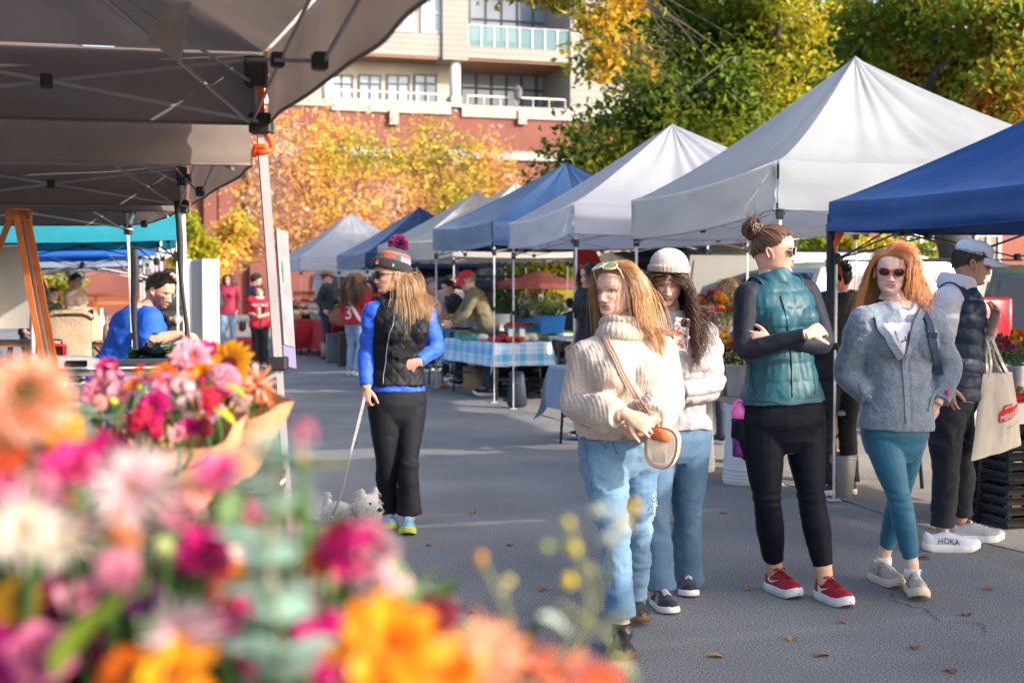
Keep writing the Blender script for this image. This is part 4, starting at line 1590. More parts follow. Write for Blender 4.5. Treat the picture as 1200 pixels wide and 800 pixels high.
def short_hair(par,hd,cols,n=1500,hl=(.82,.50,.22),L=.035,seed=0,up=.3,dirv=(0,.3,.2),name='hair',r=.0016,zmax=2):
 rng=np.random.default_rng(seed+9)
 R=scalp_roots(n,hl,rng,zmax)
 nor=R-np.array([0,-.04,.5])
 nor/=np.linalg.norm(nor,axis=1)[:,None]
 d=nor*.7+np.asarray(dirv,float)+rng.normal(size=(n,3))*.25
 d/=np.linalg.norm(d,axis=1)[:,None]
 Lx=L/hd.H*np.interp(R[:,2],[.25,.6,.9],[.3,.7,1.2])*rng.uniform(.6,1.2,n)
 s=np.linspace(0,1,5)[None,:,None]
 p=R[:,None]+d[:,None]*s*Lx[:,None,None]+np.array([0,-.02,-.03])*s**2
 mb=MB()
 cols=np.asarray(cols,float)
 c=cols[rng.integers(0,len(cols),n)]*rng.uniform(.7,1.3,(n,1))
 strands_mesh(mb,hd.w(p.reshape(-1,3)).reshape(p.shape),np.linspace(r*1.3,r*.5,5),c)
 z=np.linspace(.2,1.0,24)
 t=np.linspace(-PI,PI,56)
 Z,Tt=np.meshgrid(z,t,indexing='ij')
 lim=np.interp(np.abs(Tt),[0,.8,1.35,1.9,PI],[hl[0]+.02,hl[0],hl[1]+.06,hl[1]-.05,hl[2]])
 Pm=skull(np.minimum(np.maximum(Z,lim),zmax),Tt)
 Pm=(Pm-[0,-.03,.55])*1.025+[0,-.03,.55]
 mb.grid(hd.w(Pm.reshape(-1,3)).reshape(Pm.shape),0,cols.mean(0)*.8)
 return mb.obj(name,M_HAIR,par)
def glasses(par,hd,frame,lens,z=.475,y=.425,w=.155,h=.088,name='sunglasses',tilt=0.0,top=False,temples=True,thick=.010,sq=.75):
 """on the nose, or with top=True pushed up over the hair"""
 fb,lb=MB(),MB()
 R=np.eye(3)
 o=np.zeros(3)
 def tr(p):
  p=np.asarray(p,float)
  if top:
   p=p-[0,y,z]
   p=p@rotm(math.radians(58),0,0).T
   p=p+[0,.345,.975]
  return hd.w(p)
 th=np.linspace(0,2*PI,28)
 for sx in(-1,1):
  cx=sx*.158
  c,s=np.cos(th),np.sin(th)
  ux=np.sign(c)*np.abs(c)**sq*w*.84
  uz=np.sign(s)*np.abs(s)**sq*h*(1+.10*np.sign(s))
  ring=np.stack([cx+ux,y-.50*(cx+ux)**2*1.4,z+uz+.012*(ux*sx>0)*(ux*sx)/.1],1)
  fb.sweep(tr(ring),thick*hd.H*1.0,6,cap=False)
  ctr=ring[:-1].mean(0)+[0,.012,0]
  rings=np.stack([ctr+(ring-ctr)*k+np.array([0,.012*(1-k*k),0])for k in(.02,.4,.7,.97)])
  lb.grid(tr(rings.reshape(-1,3)).reshape(rings.shape))
  r2=rings-np.array([0,.012,0])
  lb.grid(tr(r2.reshape(-1,3)).reshape(rings.shape),flip=True)
  if temples:
   a=[sx*.285,y-.055,z+.03]
   fb.sweep(tr([a,[sx*.345,y-.12,z+.03],[sx*.37,.1,z+.015],[sx*.372,-.08,z-.0],[sx*.36,-.13,z-.06]]),thick*hd.H*.95,6)
 fb.sweep(tr(spline([[-.055,y-.004,z+.02],[0,y+.012,z+.035],[.055,y-.004,z+.02]],7)),thick*hd.H,6)
 f=fb.obj(name,frame,par)
 lb.obj('lens',lens,f)
 return f
def beanie(par,hd,mat,z0=.60,tall=1.16,slouch=(0,-.06,0),brim=.17,ribs=46,tiltx=14,rolly=0,cuffcol=None,bodycol=None,name='beanie',wide=1.10):
 """knit hat: cuff ring + dome; returns (obj, mapper(theta, h, out) -> world)"""
 Rm=rotm(math.radians(tiltx),math.radians(rolly),0)
 c0=np.array([0,-.04,.60])
 def shape(z,t):
  zz=np.minimum(z,.90)
  p=skull(np.full_like(t,0)+np.clip(zz,.5,.9),t)
  k=np.sqrt(np.clip(1-np.clip((z-.80)/(tall-.80),0,1)**2.2,0,1))
  kk=np.where(z>.80,k/np.sqrt(np.clip(1-np.clip((np.minimum(z,.90)-.80)/(1.02-.80),0,.93)**2.2,.1,1)),1.0)
  w0=skull(np.full_like(t,.72),t)
  base=np.where((z>.72)[...,None]if np.ndim(z)else z>.72,w0,p)
  x,y=base[...,0],base[...,1]
  kx=np.where(z>.80,k,1.0)
  return np.stack([x*kx*wide,(y+.03)*kx*wide-.03,z+0*x],-1)
 def place(q):
  q=(q-c0)@Rm.T+c0
  return hd.w(q)
 mb=MB()
 t=np.linspace(-PI,PI,144)
 z=np.concatenate([np.linspace(z0,z0+brim,12),np.linspace(z0+brim+.01,tall,30)])
 Z,Tt=np.meshgrid(z,t,indexing='ij')
 Pm=shape(Z,Tt)
 rel=(Z-z0)
 cuff=(rel<=brim+.002)
 puff=np.where(cuff,1+.075*np.sqrt(np.clip(np.sin(np.clip(rel/brim,0,1)*PI),0,1))+.02,1.0)
 rib=np.where(cuff,.012,.004)*np.sin(Tt*ribs)
 puff=puff+rib
 Pm[...,:2]=(Pm[...,:2]-[0,-.03])*puff[...,None]+[0,-.03]
 sl=np.clip((Z-.8)/.35,0,1)[...,None]
 Pm=Pm+np.asarray(slouch)*sl
 nz=fbm(np.stack([Tt*2.0,Z*9,Tt*0],-1).reshape(-1,3),4,2).reshape(Z.shape)*.012*(~cuff)
 Pm[...,:2]*=(1+nz)[...,None]
 col=np.ones(Pm.shape)
 if cuffcol is not None:
  col[cuff]=cuffcol
 if bodycol is not None:
  bc=bodycol(Tt,rel)
  col=np.where(cuff[...,None],col,bc)
 lip=Pm[0].copy()
 lip[:,:2]*=.93
 lip[:,2]+=.03
 A=np.concatenate([lip[None],Pm])
 C=np.concatenate([col[:1],col])
 mb.grid(place(A.reshape(-1,3)).reshape(A.shape),0,C)
 o=mb.obj(name,mat,par)
 def mapper(th,h,out=.0):
  th,h=np.asarray(th,float),np.asarray(h,float)
  q=shape(h+z0,th)
  cu=(h<=brim+.002)
  k=np.where(cu,1+.075*np.sqrt(np.clip(np.sin(np.clip(h/brim,0,1)*PI),0,1))+.034,1.006)+out
  q[...,:2]=(q[...,:2]-[0,-.03])*k[...,None]+[0,-.03]
  q=q+np.asarray(slouch)*np.clip((h+z0-.8)/.35,0,1)[...,None]
  return place(q)
 return o,mapper,place
def ballcap(par,hd,mat,z0=.66,tall=1.06,brimL=.40,name='baseball_cap',tilt=6,bdown=.05):
 Rm=rotm(math.radians(-tilt),0,0)
 c0=np.array([0,-.04,.66])
 pl=lambda q:hd.w((q-c0)@Rm.T+c0)
 t=np.linspace(-PI,PI,97)
 z=np.linspace(z0,tall,24)
 Z,Tt=np.meshgrid(z,t,indexing='ij')
 b=skull(np.full_like(Tt,.68),Tt)
 k=np.sqrt(np.clip(1-np.clip((Z-.80)/(tall-.80),0,1)**2.4,0,1))
 seam=1-.010*np.exp(-((np.mod(Tt+PI/6,PI/3)-PI/6)/.03)**2)
 wob=1+.012*fbm(np.stack([Tt*2,Z*8,0*Tt],-1).reshape(-1,3),3,2).reshape(Z.shape)
 Pm=np.stack([b[...,0]*k*1.085*seam*wob,(b[...,1]+.03)*k*1.085*seam*wob-.03,Z],-1)
 mb=MB()
 lip=Pm[0].copy()
 lip[:,:2]*=.95
 lip[:,2]+=.03
 A=np.concatenate([lip[None],Pm])
 mb.grid(pl(A.reshape(-1,3)).reshape(A.shape))
 mb.ball(pl(np.array([[0,-.03,tall+.005]]))[0],.007,8)
 o=mb.obj(name,mat,par)
 bm=MB()
 a=np.linspace(-1.15,1.15,25)
 s=np.linspace(0,1,9)
 S,A_=np.meshgrid(s,a,indexing='ij')
 e=skull(np.full_like(A_,.68),A_)
 e=np.stack([e[...,0]*1.07,(e[...,1]+.03)*1.07-.03,0*A_+z0+.012],-1)
 ln=brimL*np.cos(A_/1.15*PI/2)**.65
 Pm=e+np.stack([np.zeros_like(S),S*ln,-bdown*S-.10*(e[...,0]/.3)**2*(.4+S)],-1)
 bm.sheet(pl(Pm.reshape(-1,3)).reshape(Pm.shape),.0035)
 bm.obj('cap_brim',mat,o)
 return o
def brimhat(par,hd,mat,band,z0=.70,tall=1.12,brim=.30,name='hat',roll=.12):
 t=np.linspace(-PI,PI,65)
 z=np.linspace(z0,tall,16)
 Z,Tt=np.meshgrid(z,t,indexing='ij')
 b=skull(np.full_like(Tt,.68),Tt)
 k=np.interp(Z,[z0,tall-.06,tall-.01,tall],[1.1,.95,.8,.05])
 dent=-.05*np.exp(-(b[...,0]/.12)**2)*np.clip((Z-tall+.12)/.12,0,1)
 Pm=np.stack([b[...,0]*k,(b[...,1]+.03)*k-.03,Z+dent],-1)
 mb=MB()
 mb.grid(hd.w(Pm.reshape(-1,3)).reshape(Pm.shape))
 s=np.linspace(0,1,7)
 S,A_=np.meshgrid(s,t,indexing='ij')
 e=skull(np.full_like(A_,.68),A_)
 kk=1.08+S*brim/.36
 Pm=np.stack([e[...,0]*kk,(e[...,1]+.03)*kk-.03,z0+roll*S**2*np.abs(np.sin(A_))**2-.03*S*np.abs(np.cos(A_))],-1)
 mb.sheet(hd.w(Pm.reshape(-1,3)).reshape(Pm.shape),.004)
 o=mb.obj(name,mat,par)
 bm=MB()
 z=np.linspace(z0+.015,z0+.09,3)
 Z,Tt=np.meshgrid(z,t,indexing='ij')
 b=skull(np.full_like(Tt,.68),Tt)
 bm.grid(hd.w(np.stack([b[...,0]*1.115,(b[...,1]+.03)*1.115-.03,Z],-1).reshape(-1,3)).reshape(Z.shape+(3,)))
 bm.obj('hat_band',band,o)
 return o
def strap(mbs,pts,w,th,nrmls,mi=0,col=(1,1,1),n=30):
 """flat strap through pts; nrmls: outward normals at pts"""
 p=spline(pts,n)
 q=spline(nrmls,n)
 t=np.gradient(p,axis=0)
 s=np.cross(t,q)
 s/=np.maximum(1e-9,np.linalg.norm(s,axis=1))[:,None]
 q/=np.linalg.norm(q,axis=1)[:,None]
 Pm=np.stack([p-s*w/2,p-s*w/4,p,p+s*w/4,p+s*w/2],1)
 mbs.sheet(Pm,th,mi,col)
def on_surface(V,N,p,d=None,off=.004):
 """nearest garment vertex to the ray from camera through p: returns the point pushed out"""
 c=np.array([0,0,CAMZ])
 r=nrm(np.asarray(p)-c)
 rel=V-c
 t=rel@r
 dist=np.linalg.norm(rel-t[:,None]*r,axis=1)
 fr=(N@r)<.15
 k=np.where(fr,dist,9)
 cand=np.where(k<k.min()+.012)[0]
 i=cand[np.argmin(t[cand])]
 return V[i]+N[i]*off,N[i]
def surfpath(gar,pix,d,off=.003,n=22):
 V,N=gar
 a=[on_surface(V,N,P(x,y,d),off=off)for x,y in spline(pix,n)]
 p,q=np.array([i[0]for i in a]),np.array([i[1]for i in a])
 for _ in range(3):
  p[1:-1]=(p[:-2]+2*p[1:-1]+p[2:])/4
  q[1:-1]=(q[:-2]+2*q[1:-1]+q[2:])/4
 return p,q
def proj_strap(mb,gar,pix,d,w,th,off=.006,n=40,mi=0,col=(1,1,1)):
 P0,N0=surfpath(gar,pix,d,off,20)
 strap(mb,P0,w,th,N0,mi,col,n)
 return P0,N0
def jj(d,**k):
 return{n:P(v[0],v[1],d+(v[2]if len(v)>2 else 0))for n,v in k.items()}
def colliders(p,r=.075,tr=.13,arm=.06):
 J=p.J
 return[(J['shL'],J['shR'],r),(J['pel'],J['pel']+(J['neck']-J['pel'])*.85,tr),(J['shL'],J['elL'],arm),(J['shR'],J['elR'],arm),(p.spine(.98),J['neck']+p.axis*.06,.055)]
def armholes(p,mat,r=.08,k=.66):
 for sd in 'LR':
  nk=p.spine(.965)
  v=p.J['sh'+sd]-nk
  M=align(v,p.axis)
  a=np.linspace(0,2*PI,28)
  mb=MB()
  mb.sweep(nk+v*k+(np.stack([np.cos(a)*r*.86,np.sin(a)*r,0*a],1)@M.T),.0055,6,cap=False)
  mb.obj('armhole_binding',mat,p.root)
DENIM=mk('denim_light',(.085,.18,.31),.8,(.18,.30,.44),ns=6,nd=5,bump=.0004,bs=320,detail=(240,.12),stretch=(1,1,.35),sheen=.1)
DENIM2=mk('denim_mid',(.055,.115,.20),.8,(.10,.185,.29),ns=6,nd=5,bump=.0004,bs=320,detail=(240,.12),stretch=(1,1,.35))
DENIM_D=mk('denim_dark',(.035,.045,.07),.85,(.05,.065,.10),ns=8,detail=(200,.2))
M_WHITE=mk('white_rubber',(.74,.73,.72),.55)
M_METAL=mk('bright_metal',(.55,.55,.56),.3,metal=.9)
M_THREAD=mk('orange_thread',(.40,.22,.08),.8)
def belt_line(p,t,n=40):
 pass
#  woman in the cream jumper
def jumper_woman():
 d=5.82
 J=jj(d,neck=(728,396,.0),shL=(688,420,-.02),shR=(774,414,.06),elL=(671,474,-.05),elR=(786,470,.0),wrL=(729,487,-.27),wrR=(762,490,-.25),hipL=(705,522),hipR=(746,520,.05),knL=(719,622,-.10),anL=(729,738,-.12),knR=(747,622,.18),anR=(741,712,.42))
 p=Person('woman in a chunky cream turtleneck jumper and blue jeans, sunglasses on her hair',J,sc=1.0,tw=.97,td=1.0,bust=.024,lw=.95,belly=.01)
 hd=Head(P(722,341,d+.02),-48,1,2,H=.221)
 b1,b2=P(738,487,d-.27),P(757,496,d-.30)
 p.body(hd,hands=[dict(wr=P(736,486,d-.275),fwd=nrm(P(757,497,d-.30)-P(736,486,d-.275)),palm=(.1,.9,-.35),thumb=-1,curl=(.55,.7,.5),sc=.98),dict(wr=P(765,492,d-.25),fwd=nrm(P(741,508,d-.26)-P(765,492,d-.25)),palm=(-.1,.8,.5),thumb=1,curl=(.5,.6,.4),sc=.98)],eye='open',iris=(.10,.13,.12),brow=(.20,.11,.06),fat=.035,smile=.02,lip=(.55,.19,.17))
 wool=mk('cream_wool',(.49,.395,.325),.92,(.56,.46,.385),ns=9,nd=4,sheen=.35,bump=.003,bs=140,bd=3,detail=(150,.14))
 def sh(mb):
  p.torso(mb,.040,.09,1.03)
  for sd in 'LR':
   pa,r=p.arm(mb,sd,.024,0,.97,infe=.022,puff=.028)
  c=p.spine(np.array([.0,-.03]))
 rc={}
 def dsp(V,N):
  la,fw,t=p.tco(V)
  th=np.arctan2(la,fw)
  rib=.0016*np.sin(la*420)
  hem=np.exp(-((t-.20)/.05)**2)*.016-.012*np.exp(-((t-.10)/.03)**2)
  return rib+hem
 p.garment('jumper',wool,sh,.0065,5,wr=.011,wsc=(7,7,9),disp=dsp,seed=3)
 mb=MB()
 nb=p.spine(.985)
 up=nrm(hd.w([0,-.12,.05])-nb)
 t=np.linspace(-PI,PI,90)
 prf=[(.070,-.035),(.098,-.025),(.112,.0),(.112,.025),(.100,.052),(.092,.064),(.096,.076),(.094,.096),(.080,.106),(.070,.098),(.066,.07)]
 prf=spline(prf,34)
 M=align(up,(0,-1,0))
 Zp,Tt=np.meshgrid(np.arange(34),t,indexing='ij')
 R0=prf[Zp,0]+.0022*np.sin(Tt*60)*(prf[Zp,0]>.07)
 Z0=prf[Zp,1]+.012*np.sin(Tt+.6)+.006*np.sin(Tt*3)
 Pm=np.stack([R0*np.cos(Tt)*1.0,R0*np.sin(Tt)*.95,Z0],-1).reshape(-1,3)*[1,1,.82]@M.T+nb-up*.005+np.array([0,-.005,0])
 mb.grid(Pm.reshape(34,90,3))
 mb.obj('turtleneck',wool,p.root)
 def lg(mb):
  p.torso(mb,.009,-.28,.26)
  p.leg(mb,'L',.012,0,.965,hem=(.060,.076))
  p.leg(mb,'R',.012,0,.985,hem=(.056,.066))
 rip=p.J['knR']
 def jcut(V):
  return np.linalg.norm((V-(P(772,615,d+.06)))*[1,.8,1.2],axis=1)>.0
 def jd(V,N):
  z=V[:,2]
  return .006*np.sin(z*70+3*vnoise(V*6,3))*np.exp(-((z-.52)/.08)**2)+.012*vnoise(V*[7,7,3.5],8)*(z<.45)
 p.garment('jeans',DENIM,lg,.007,3,wr=.010,wsc=(12,12,24),seed=5,disp=jd)
 V,N=p.parts['jeans']
 rb=MB()
 for k in range(60):
  a,n=on_surface(V,N,P(770+RNG.normal()*4,600+RNG.normal()*8,d),off=.001)
  dv=RNG.normal(size=3)*.012+np.array([0,0,.004])
  rb.sweep([a,a+dv*.5+n*.004,a+dv],.0012,4)
 rb.obj('frayed_threads',mk('frayed_white',(.72,.74,.76),.9),p.root)
 sm=MB()
 for px in([(683,515),(690,570),(705,640),(713,700)],[(727,535),(722,524),(722,512)]):
  pts=surfpath((V,N),px,d,.0012,20)[0]
  sm.sweep(spline(pts,20),.0018,5)
 for(a,b)in(((688,512),(712,528)),((712,528),(716,512))):
  pts=[on_surface(V,N,P(a[0]+(b[0]-a[0])*k/4,a[1]+(b[1]-a[1])*k/4,d),off=.0012)[0]for k in range(5)]
  sm.sweep(pts,.0016,5)
 sm.obj('seam',mk('denim_seam',(.07,.13,.26),.9),p.root)
 lea=mk('black_leather',(.018,.017,.017),.32,(.03,.028,.028),ns=12,bump=.0012,bs=60,coat=.2)
 rub=mk('brown_rubber',(.13,.06,.035),.6)
 u,fr=shoe(p.root,P(728,742,d-.06)*[1,1,0],P(733,775,d-.40)*[1,1,0],(lea,rub),.25,'boot',name='boot')
 mb=MB()
 a=p.J['anL']
 mb.sweep([a*[1,1,0]+UP*.05,a+UP*-.02,a+UP*.03,a+UP*.032],[(.04,.05),(.046,.05),(.046,.05),(.03,.03)],18)
 mb.obj('boot_shaft',lea,u)
 u,fr=shoe(p.root,P(743,712,d+.48)*[1,1,0],P(751,725,d+.22)*[1,1,0],(lea,rub),.25,'boot',name='boot',pitch=-.10,lift=.04)
 mb=MB()
 a=p.J['anR']
 mb.sweep([a+UP*-.07,a,a+UP*.05],[(.04,.05),(.045,.05),(.046,.05)],18)
 mb.obj('boot_shaft',lea,u)
 caps=colliders(p,.098,.155,.085)
 caps.append((nb,nb+up*.11,.112))
 hair(p.root,hd,3000,.42,[(.30,.13,.045),(.48,.23,.085),(.66,.38,.17),(.78,.50,.26)],part=-.02,vol=.022,caps=caps,wind=(.05,0,0),grav=.30,hl=(.83,.60,.34),r=.00095,m=20,seed=4,back=.9,lift=.35)
 glasses(p.root,hd,mk('clear_frame',(.72,.64,.58),.25,spec=.7),mk('mirror_lens',(.55,.55,.10),.12,(.30,.60,.25),ns=9,metal=.75),top=True,w=.165,h=.105,thick=.014)
 return p,d
JW,JWD=jumper_woman()
def crossbody():
 d=JWD
 V,N=JW.parts['jumper']
 M_B=mk('cream_leather',(.72,.63,.50),.55,(.66,.56,.43),ns=8,bump=.0015,bs=160)
 t=thing('handbag','cream crossbody bag with a brown edge at the hip of the cream jumper','handbag',P(777,520,d-.2))
 mb=MB()
 c=P(777,519,d-.22)
 f=nrm([-.35,-.93,0])
 s=nrm([.93,-.35,-.12])
 u=-np.cross(s,f)
 th=np.linspace(0,2*PI,40)
 px=.070*np.sign(np.cos(th))*np.abs(np.cos(th))**.75
 pz=np.where(np.sin(th)>0,.070,.105)*np.sign(np.sin(th))*np.abs(np.sin(th))**.8
 prof_=[(-.034,.80),(-.030,.95),(-.018,1.0),(.018,1.0),(.030,.95),(.034,.80)]
 rings=np.stack([c+f*y+s*(px*k)[:,None]+u*(pz*k)[:,None]for y,k in prof_])
 mb.grid(rings)
 mb.add(rings[0],[list(range(40))])
 mb.add(rings[-1],[list(range(40))[::-1]])
 b=mb.obj('bag_body',M_B,t)
 mb=MB()
 for y in(-.031,.031):
  mb.sweep(c+f*y+s*(px*.955)[:,None]+u*(pz*.955)[:,None],.0038,6,cap=False)
 mb.obj('piping',mk('tan_leather',(.33,.12,.05),.5),b)
 q=MB()
 pc_=c+u*.035+f*.037
 q.sweep([pc_-s*.04,pc_+s*.0,pc_+s*.035],[(.022,.008),(.026,.010),(.02,.008)],12,up=f)
 q.obj('pocket',mk('orange_leather',(.55,.16,.05),.5),b)
 q=MB()
 for k in range(-4,5):
  o=c+f*.0345-u*.03+s*.006*k
  q.sbar(o-u*.045,o+u*.03,[.0015,.0008],up=f)
 q.obj('woven_panel',mk('straw',(.62,.52,.36),.8),b)
 sb,s2=MB(),MB()
 pix=[(706,380),(712,398),(724,424),(738,452),(752,478),(766,497)]
 P0,N0=proj_strap(sb,(V,N),pix,d,.026,.003,.010,mi=0)
 for w in(-.006,.006):
  sd=[nrm(np.cross(np.asarray(P0[min(i+1,len(P0)-1)])-P0[max(i-1,0)],N0[i]))for i in range(len(P0))]
  strap(s2,[P0[i]+sd[i]*w+np.asarray(N0[i])*.0025 for i in range(len(P0))],.0055,.0016,N0,n=40)
 o=sb.obj('strap',mk('cream_strap',(.62,.48,.38),.8),t)
 s2.obj('stripe',mk('rust_stripe',(.36,.10,.045),.8),o)
 q=MB()
 for i in(3,14):
  a=np.asarray(P0[i])+np.asarray(N0[i])*.004
  q.box(a,(.03,.006,.016),np.stack([nrm(np.cross(N0[i],UP)),N0[i],UP],1),bev=.002)
 q.obj('buckle',M_METAL,o,smooth=False)
crossbody()
#  girl in the knit beanie with a phone
def beanie_girl():
 d=6.56
 J=jj(d,neck=(787,380,.05),shL=(752,398,-.02),shR=(824,397,.05),elL=(752,458,-.10),elR=(833,452,.0),wrL=(789,408,-.27),wrR=(788,462,-.22),hipL=(768,508),hipR=(807,507,.03),knL=(768,602,-.06),anL=(770,694,-.06),knR=(805,598,.10),anR=(803,684,.30))
 p=Person('girl with dark curls in a cream beanie and pale puffer coat looking at her phone',J,sc=.97,tw=.95,bust=.01)
 hd=Head(P(783,329,d),-6,18,-3,H=.226)
 w0=P(789,408,d-.27)
 p.body(hd,hands=[dict(wr=P(786,412,d-.26),fwd=nrm([.12,-.1,1]),palm=(.3,-.9,.1),thumb=1,curl=(.35,.55,.5),sc=.92),dict(wr=P(790,461,d-.22),fwd=nrm([-1,-.1,-.1]),palm=(0,.9,0),thumb=1,curl=(.3,.4,.3),sc=.92)],eye='down',brow=(.07,.04,.03),lip=(.45,.14,.13),skin=np.array([.66,.37,.285]))
 puf=mk('pale_puffer',(.34,.305,.31),.55,(.395,.355,.36),ns=7,bump=.003,bs=26,bd=3,spec=.35)
 def sh(mb):
  p.torso(mb,.030,.03,1.02,flare=.02)
  for sd in 'LR':
   p.arm(mb,sd,.028,0,.95)
 def dsp(V,N):
  la,fw,t=p.tco(V)
  z=V[:,2]+.012*vnoise(V*6,4)
  g=np.abs(np.sin(z*PI/.092))**.45
  return(g-.6)*.016
 p.garment('puffer_coat',puf,sh,.0075,3,wr=.012,wsc=(13,13,16),disp=dsp,seed=6)
 mb=MB()
 nb=p.spine(1.0)
 mb.lathe(spline([(.055,-.02),(.092,-.005),(.098,.03),(.088,.06),(.072,.062),(.062,.03)],20),40,nb,align(p.axis))
 mb.obj('collar',puf,p.root)
 V,N=p.parts['puffer_coat']
 mb=MB()
 pts=[on_surface(V,N,P(787,y,d),off=.003)[0]for y in(398,430,470,500)]
 mb.sweep(spline(pts,24),.004,5)
 mb.obj('zip',M_WHITE,p.root)
 em=MB()
 a,n=on_surface(V,N,P(806,391,d),off=.003)
 sx,uz=nrm(np.cross(UP,n))*-1,UP
 sx=nrm(np.cross(n,UP))*-1
 for pl in([(-5,3),(5,2),(6,6),(-4,7)],[(-5,3),(-4,3),(-5,-5),(-6,-5)],[(-3,3),(-2,3),(-2,-5),(-3,-5)],[(3,3),(4,3),(5,-5),(4,-5)],[(5,5),(7,5),(9,11),(7,11)],[(8,10),(9,10),(10,16),(9,16)],[(7,10),(8,10),(5,15),(4,15)],[(9,9),(12,8),(12,10),(9,11)]):
  em.add([a+sx*(-x)*.0022+uz*y*.0022 for x,y in pl],[list(range(len(pl)))])
 em.obj('emblem',M_BLK,p.root,smooth=False)
 def lg(mb):
  p.torso(mb,.012,-.28,.25)
  for sd in 'LR':
   p.leg(mb,sd,.014,0,.985,hem=(.078,.102))
 p.garment('jeans',DENIM2,lg,.008,3,wr=.008,wsc=(9,9,14),seed=8,disp=lambda V,N:.008*vnoise(V*[6,6,3.5],9))
 nav=mk('navy_suede',(.022,.028,.05),.85,sheen=.3)
 for(h,t_,sd)in((P(768,700,d-.02),P(787,722,d-.26),'L'),(P(803,690,d+.33),P(808,702,d+.1),'R')):
  u,fr=shoe(p.root,h*[1,1,0],t_*[1,1,0],(nav,M_WHITE,M_WHITE),.26,'sneaker',name='sneaker')
  for sgn in(1,-1):
   side_mark(u,fr,[[(.34+k*.085,.78),(.375+k*.085,.78),(.44+k*.085,.05),(.405+k*.085,.05)]for k in range(3)],M_WHITE,sgn,'stripe')
 caps=colliders(p,.10,.15,.085)
 hair(p.root,hd,2000,.46,[(.035,.018,.012),(.07,.035,.02),(.14,.07,.038),(.24,.12,.06)],part=0,vol=.09,caps=caps,curl=(.014,5.0),grav=.28,hl=(.60,.55,.34),r=.0015,m=30,seed=6,back=.1,lift=.3,zmax=.76,cap=False)
 knit=mk('cream_knit',(1,1,1),.95,attr=True,sheen=.2,bump=.006,bs=80,wave=(38,.0014,'Z',3.0))
 beanie(p.root,hd,knit,z0=.66,tall=1.17,slouch=(.0,-.16,.0),brim=.15,ribs=40,tiltx=16,wide=1.25,cuffcol=(.46,.34,.28),bodycol=lambda T_,h:np.where((h>.34)[...,None],np.array([.60,.53,.47]),np.array([.50,.40,.34])))
 t=thing('phone','phone in a white floral case held up by the girl in the beanie','phone',P(795,394,d-.33))
 mb=MB()
 u=nrm([.10,.20,1])
 f=nrm(np.cross([1,.15,0],u))
 s=np.cross(u,f)
 M=np.stack([nrm(np.cross(f,u))*1,f,u],1)
 cc=P(798,391,d-.30)
 mb.box(cc,(.072,.009,.148),M,bev=.004)
 b=mb.obj('case',mk('floral_case',(.75,.72,.68),.4,(.55,.10,.05),ns=60,nd=1,thr=(.5,.56)),t)
 q=MB()
 q.box(cc-M[:,1]*.0+M[:,2]*.05+f*(.006 if f[1]<0 else-.006)-M[:,0]*.012,(.034,.004,.032),M,bev=.003)
 for k in((-.02,.058),(-.004,.058),(-.02,.042)):
  q.sweep([cc+M[:,0]*k[0]+M[:,2]*k[1]+f*(.006 if f[1]<0 else-.006),cc+M[:,0]*k[0]+M[:,2]*k[1]+f*(.010 if f[1]<0 else-.010)],.006,10)
 q.obj('camera_block',M_BLK,b)
 return p
BG_=beanie_girl()
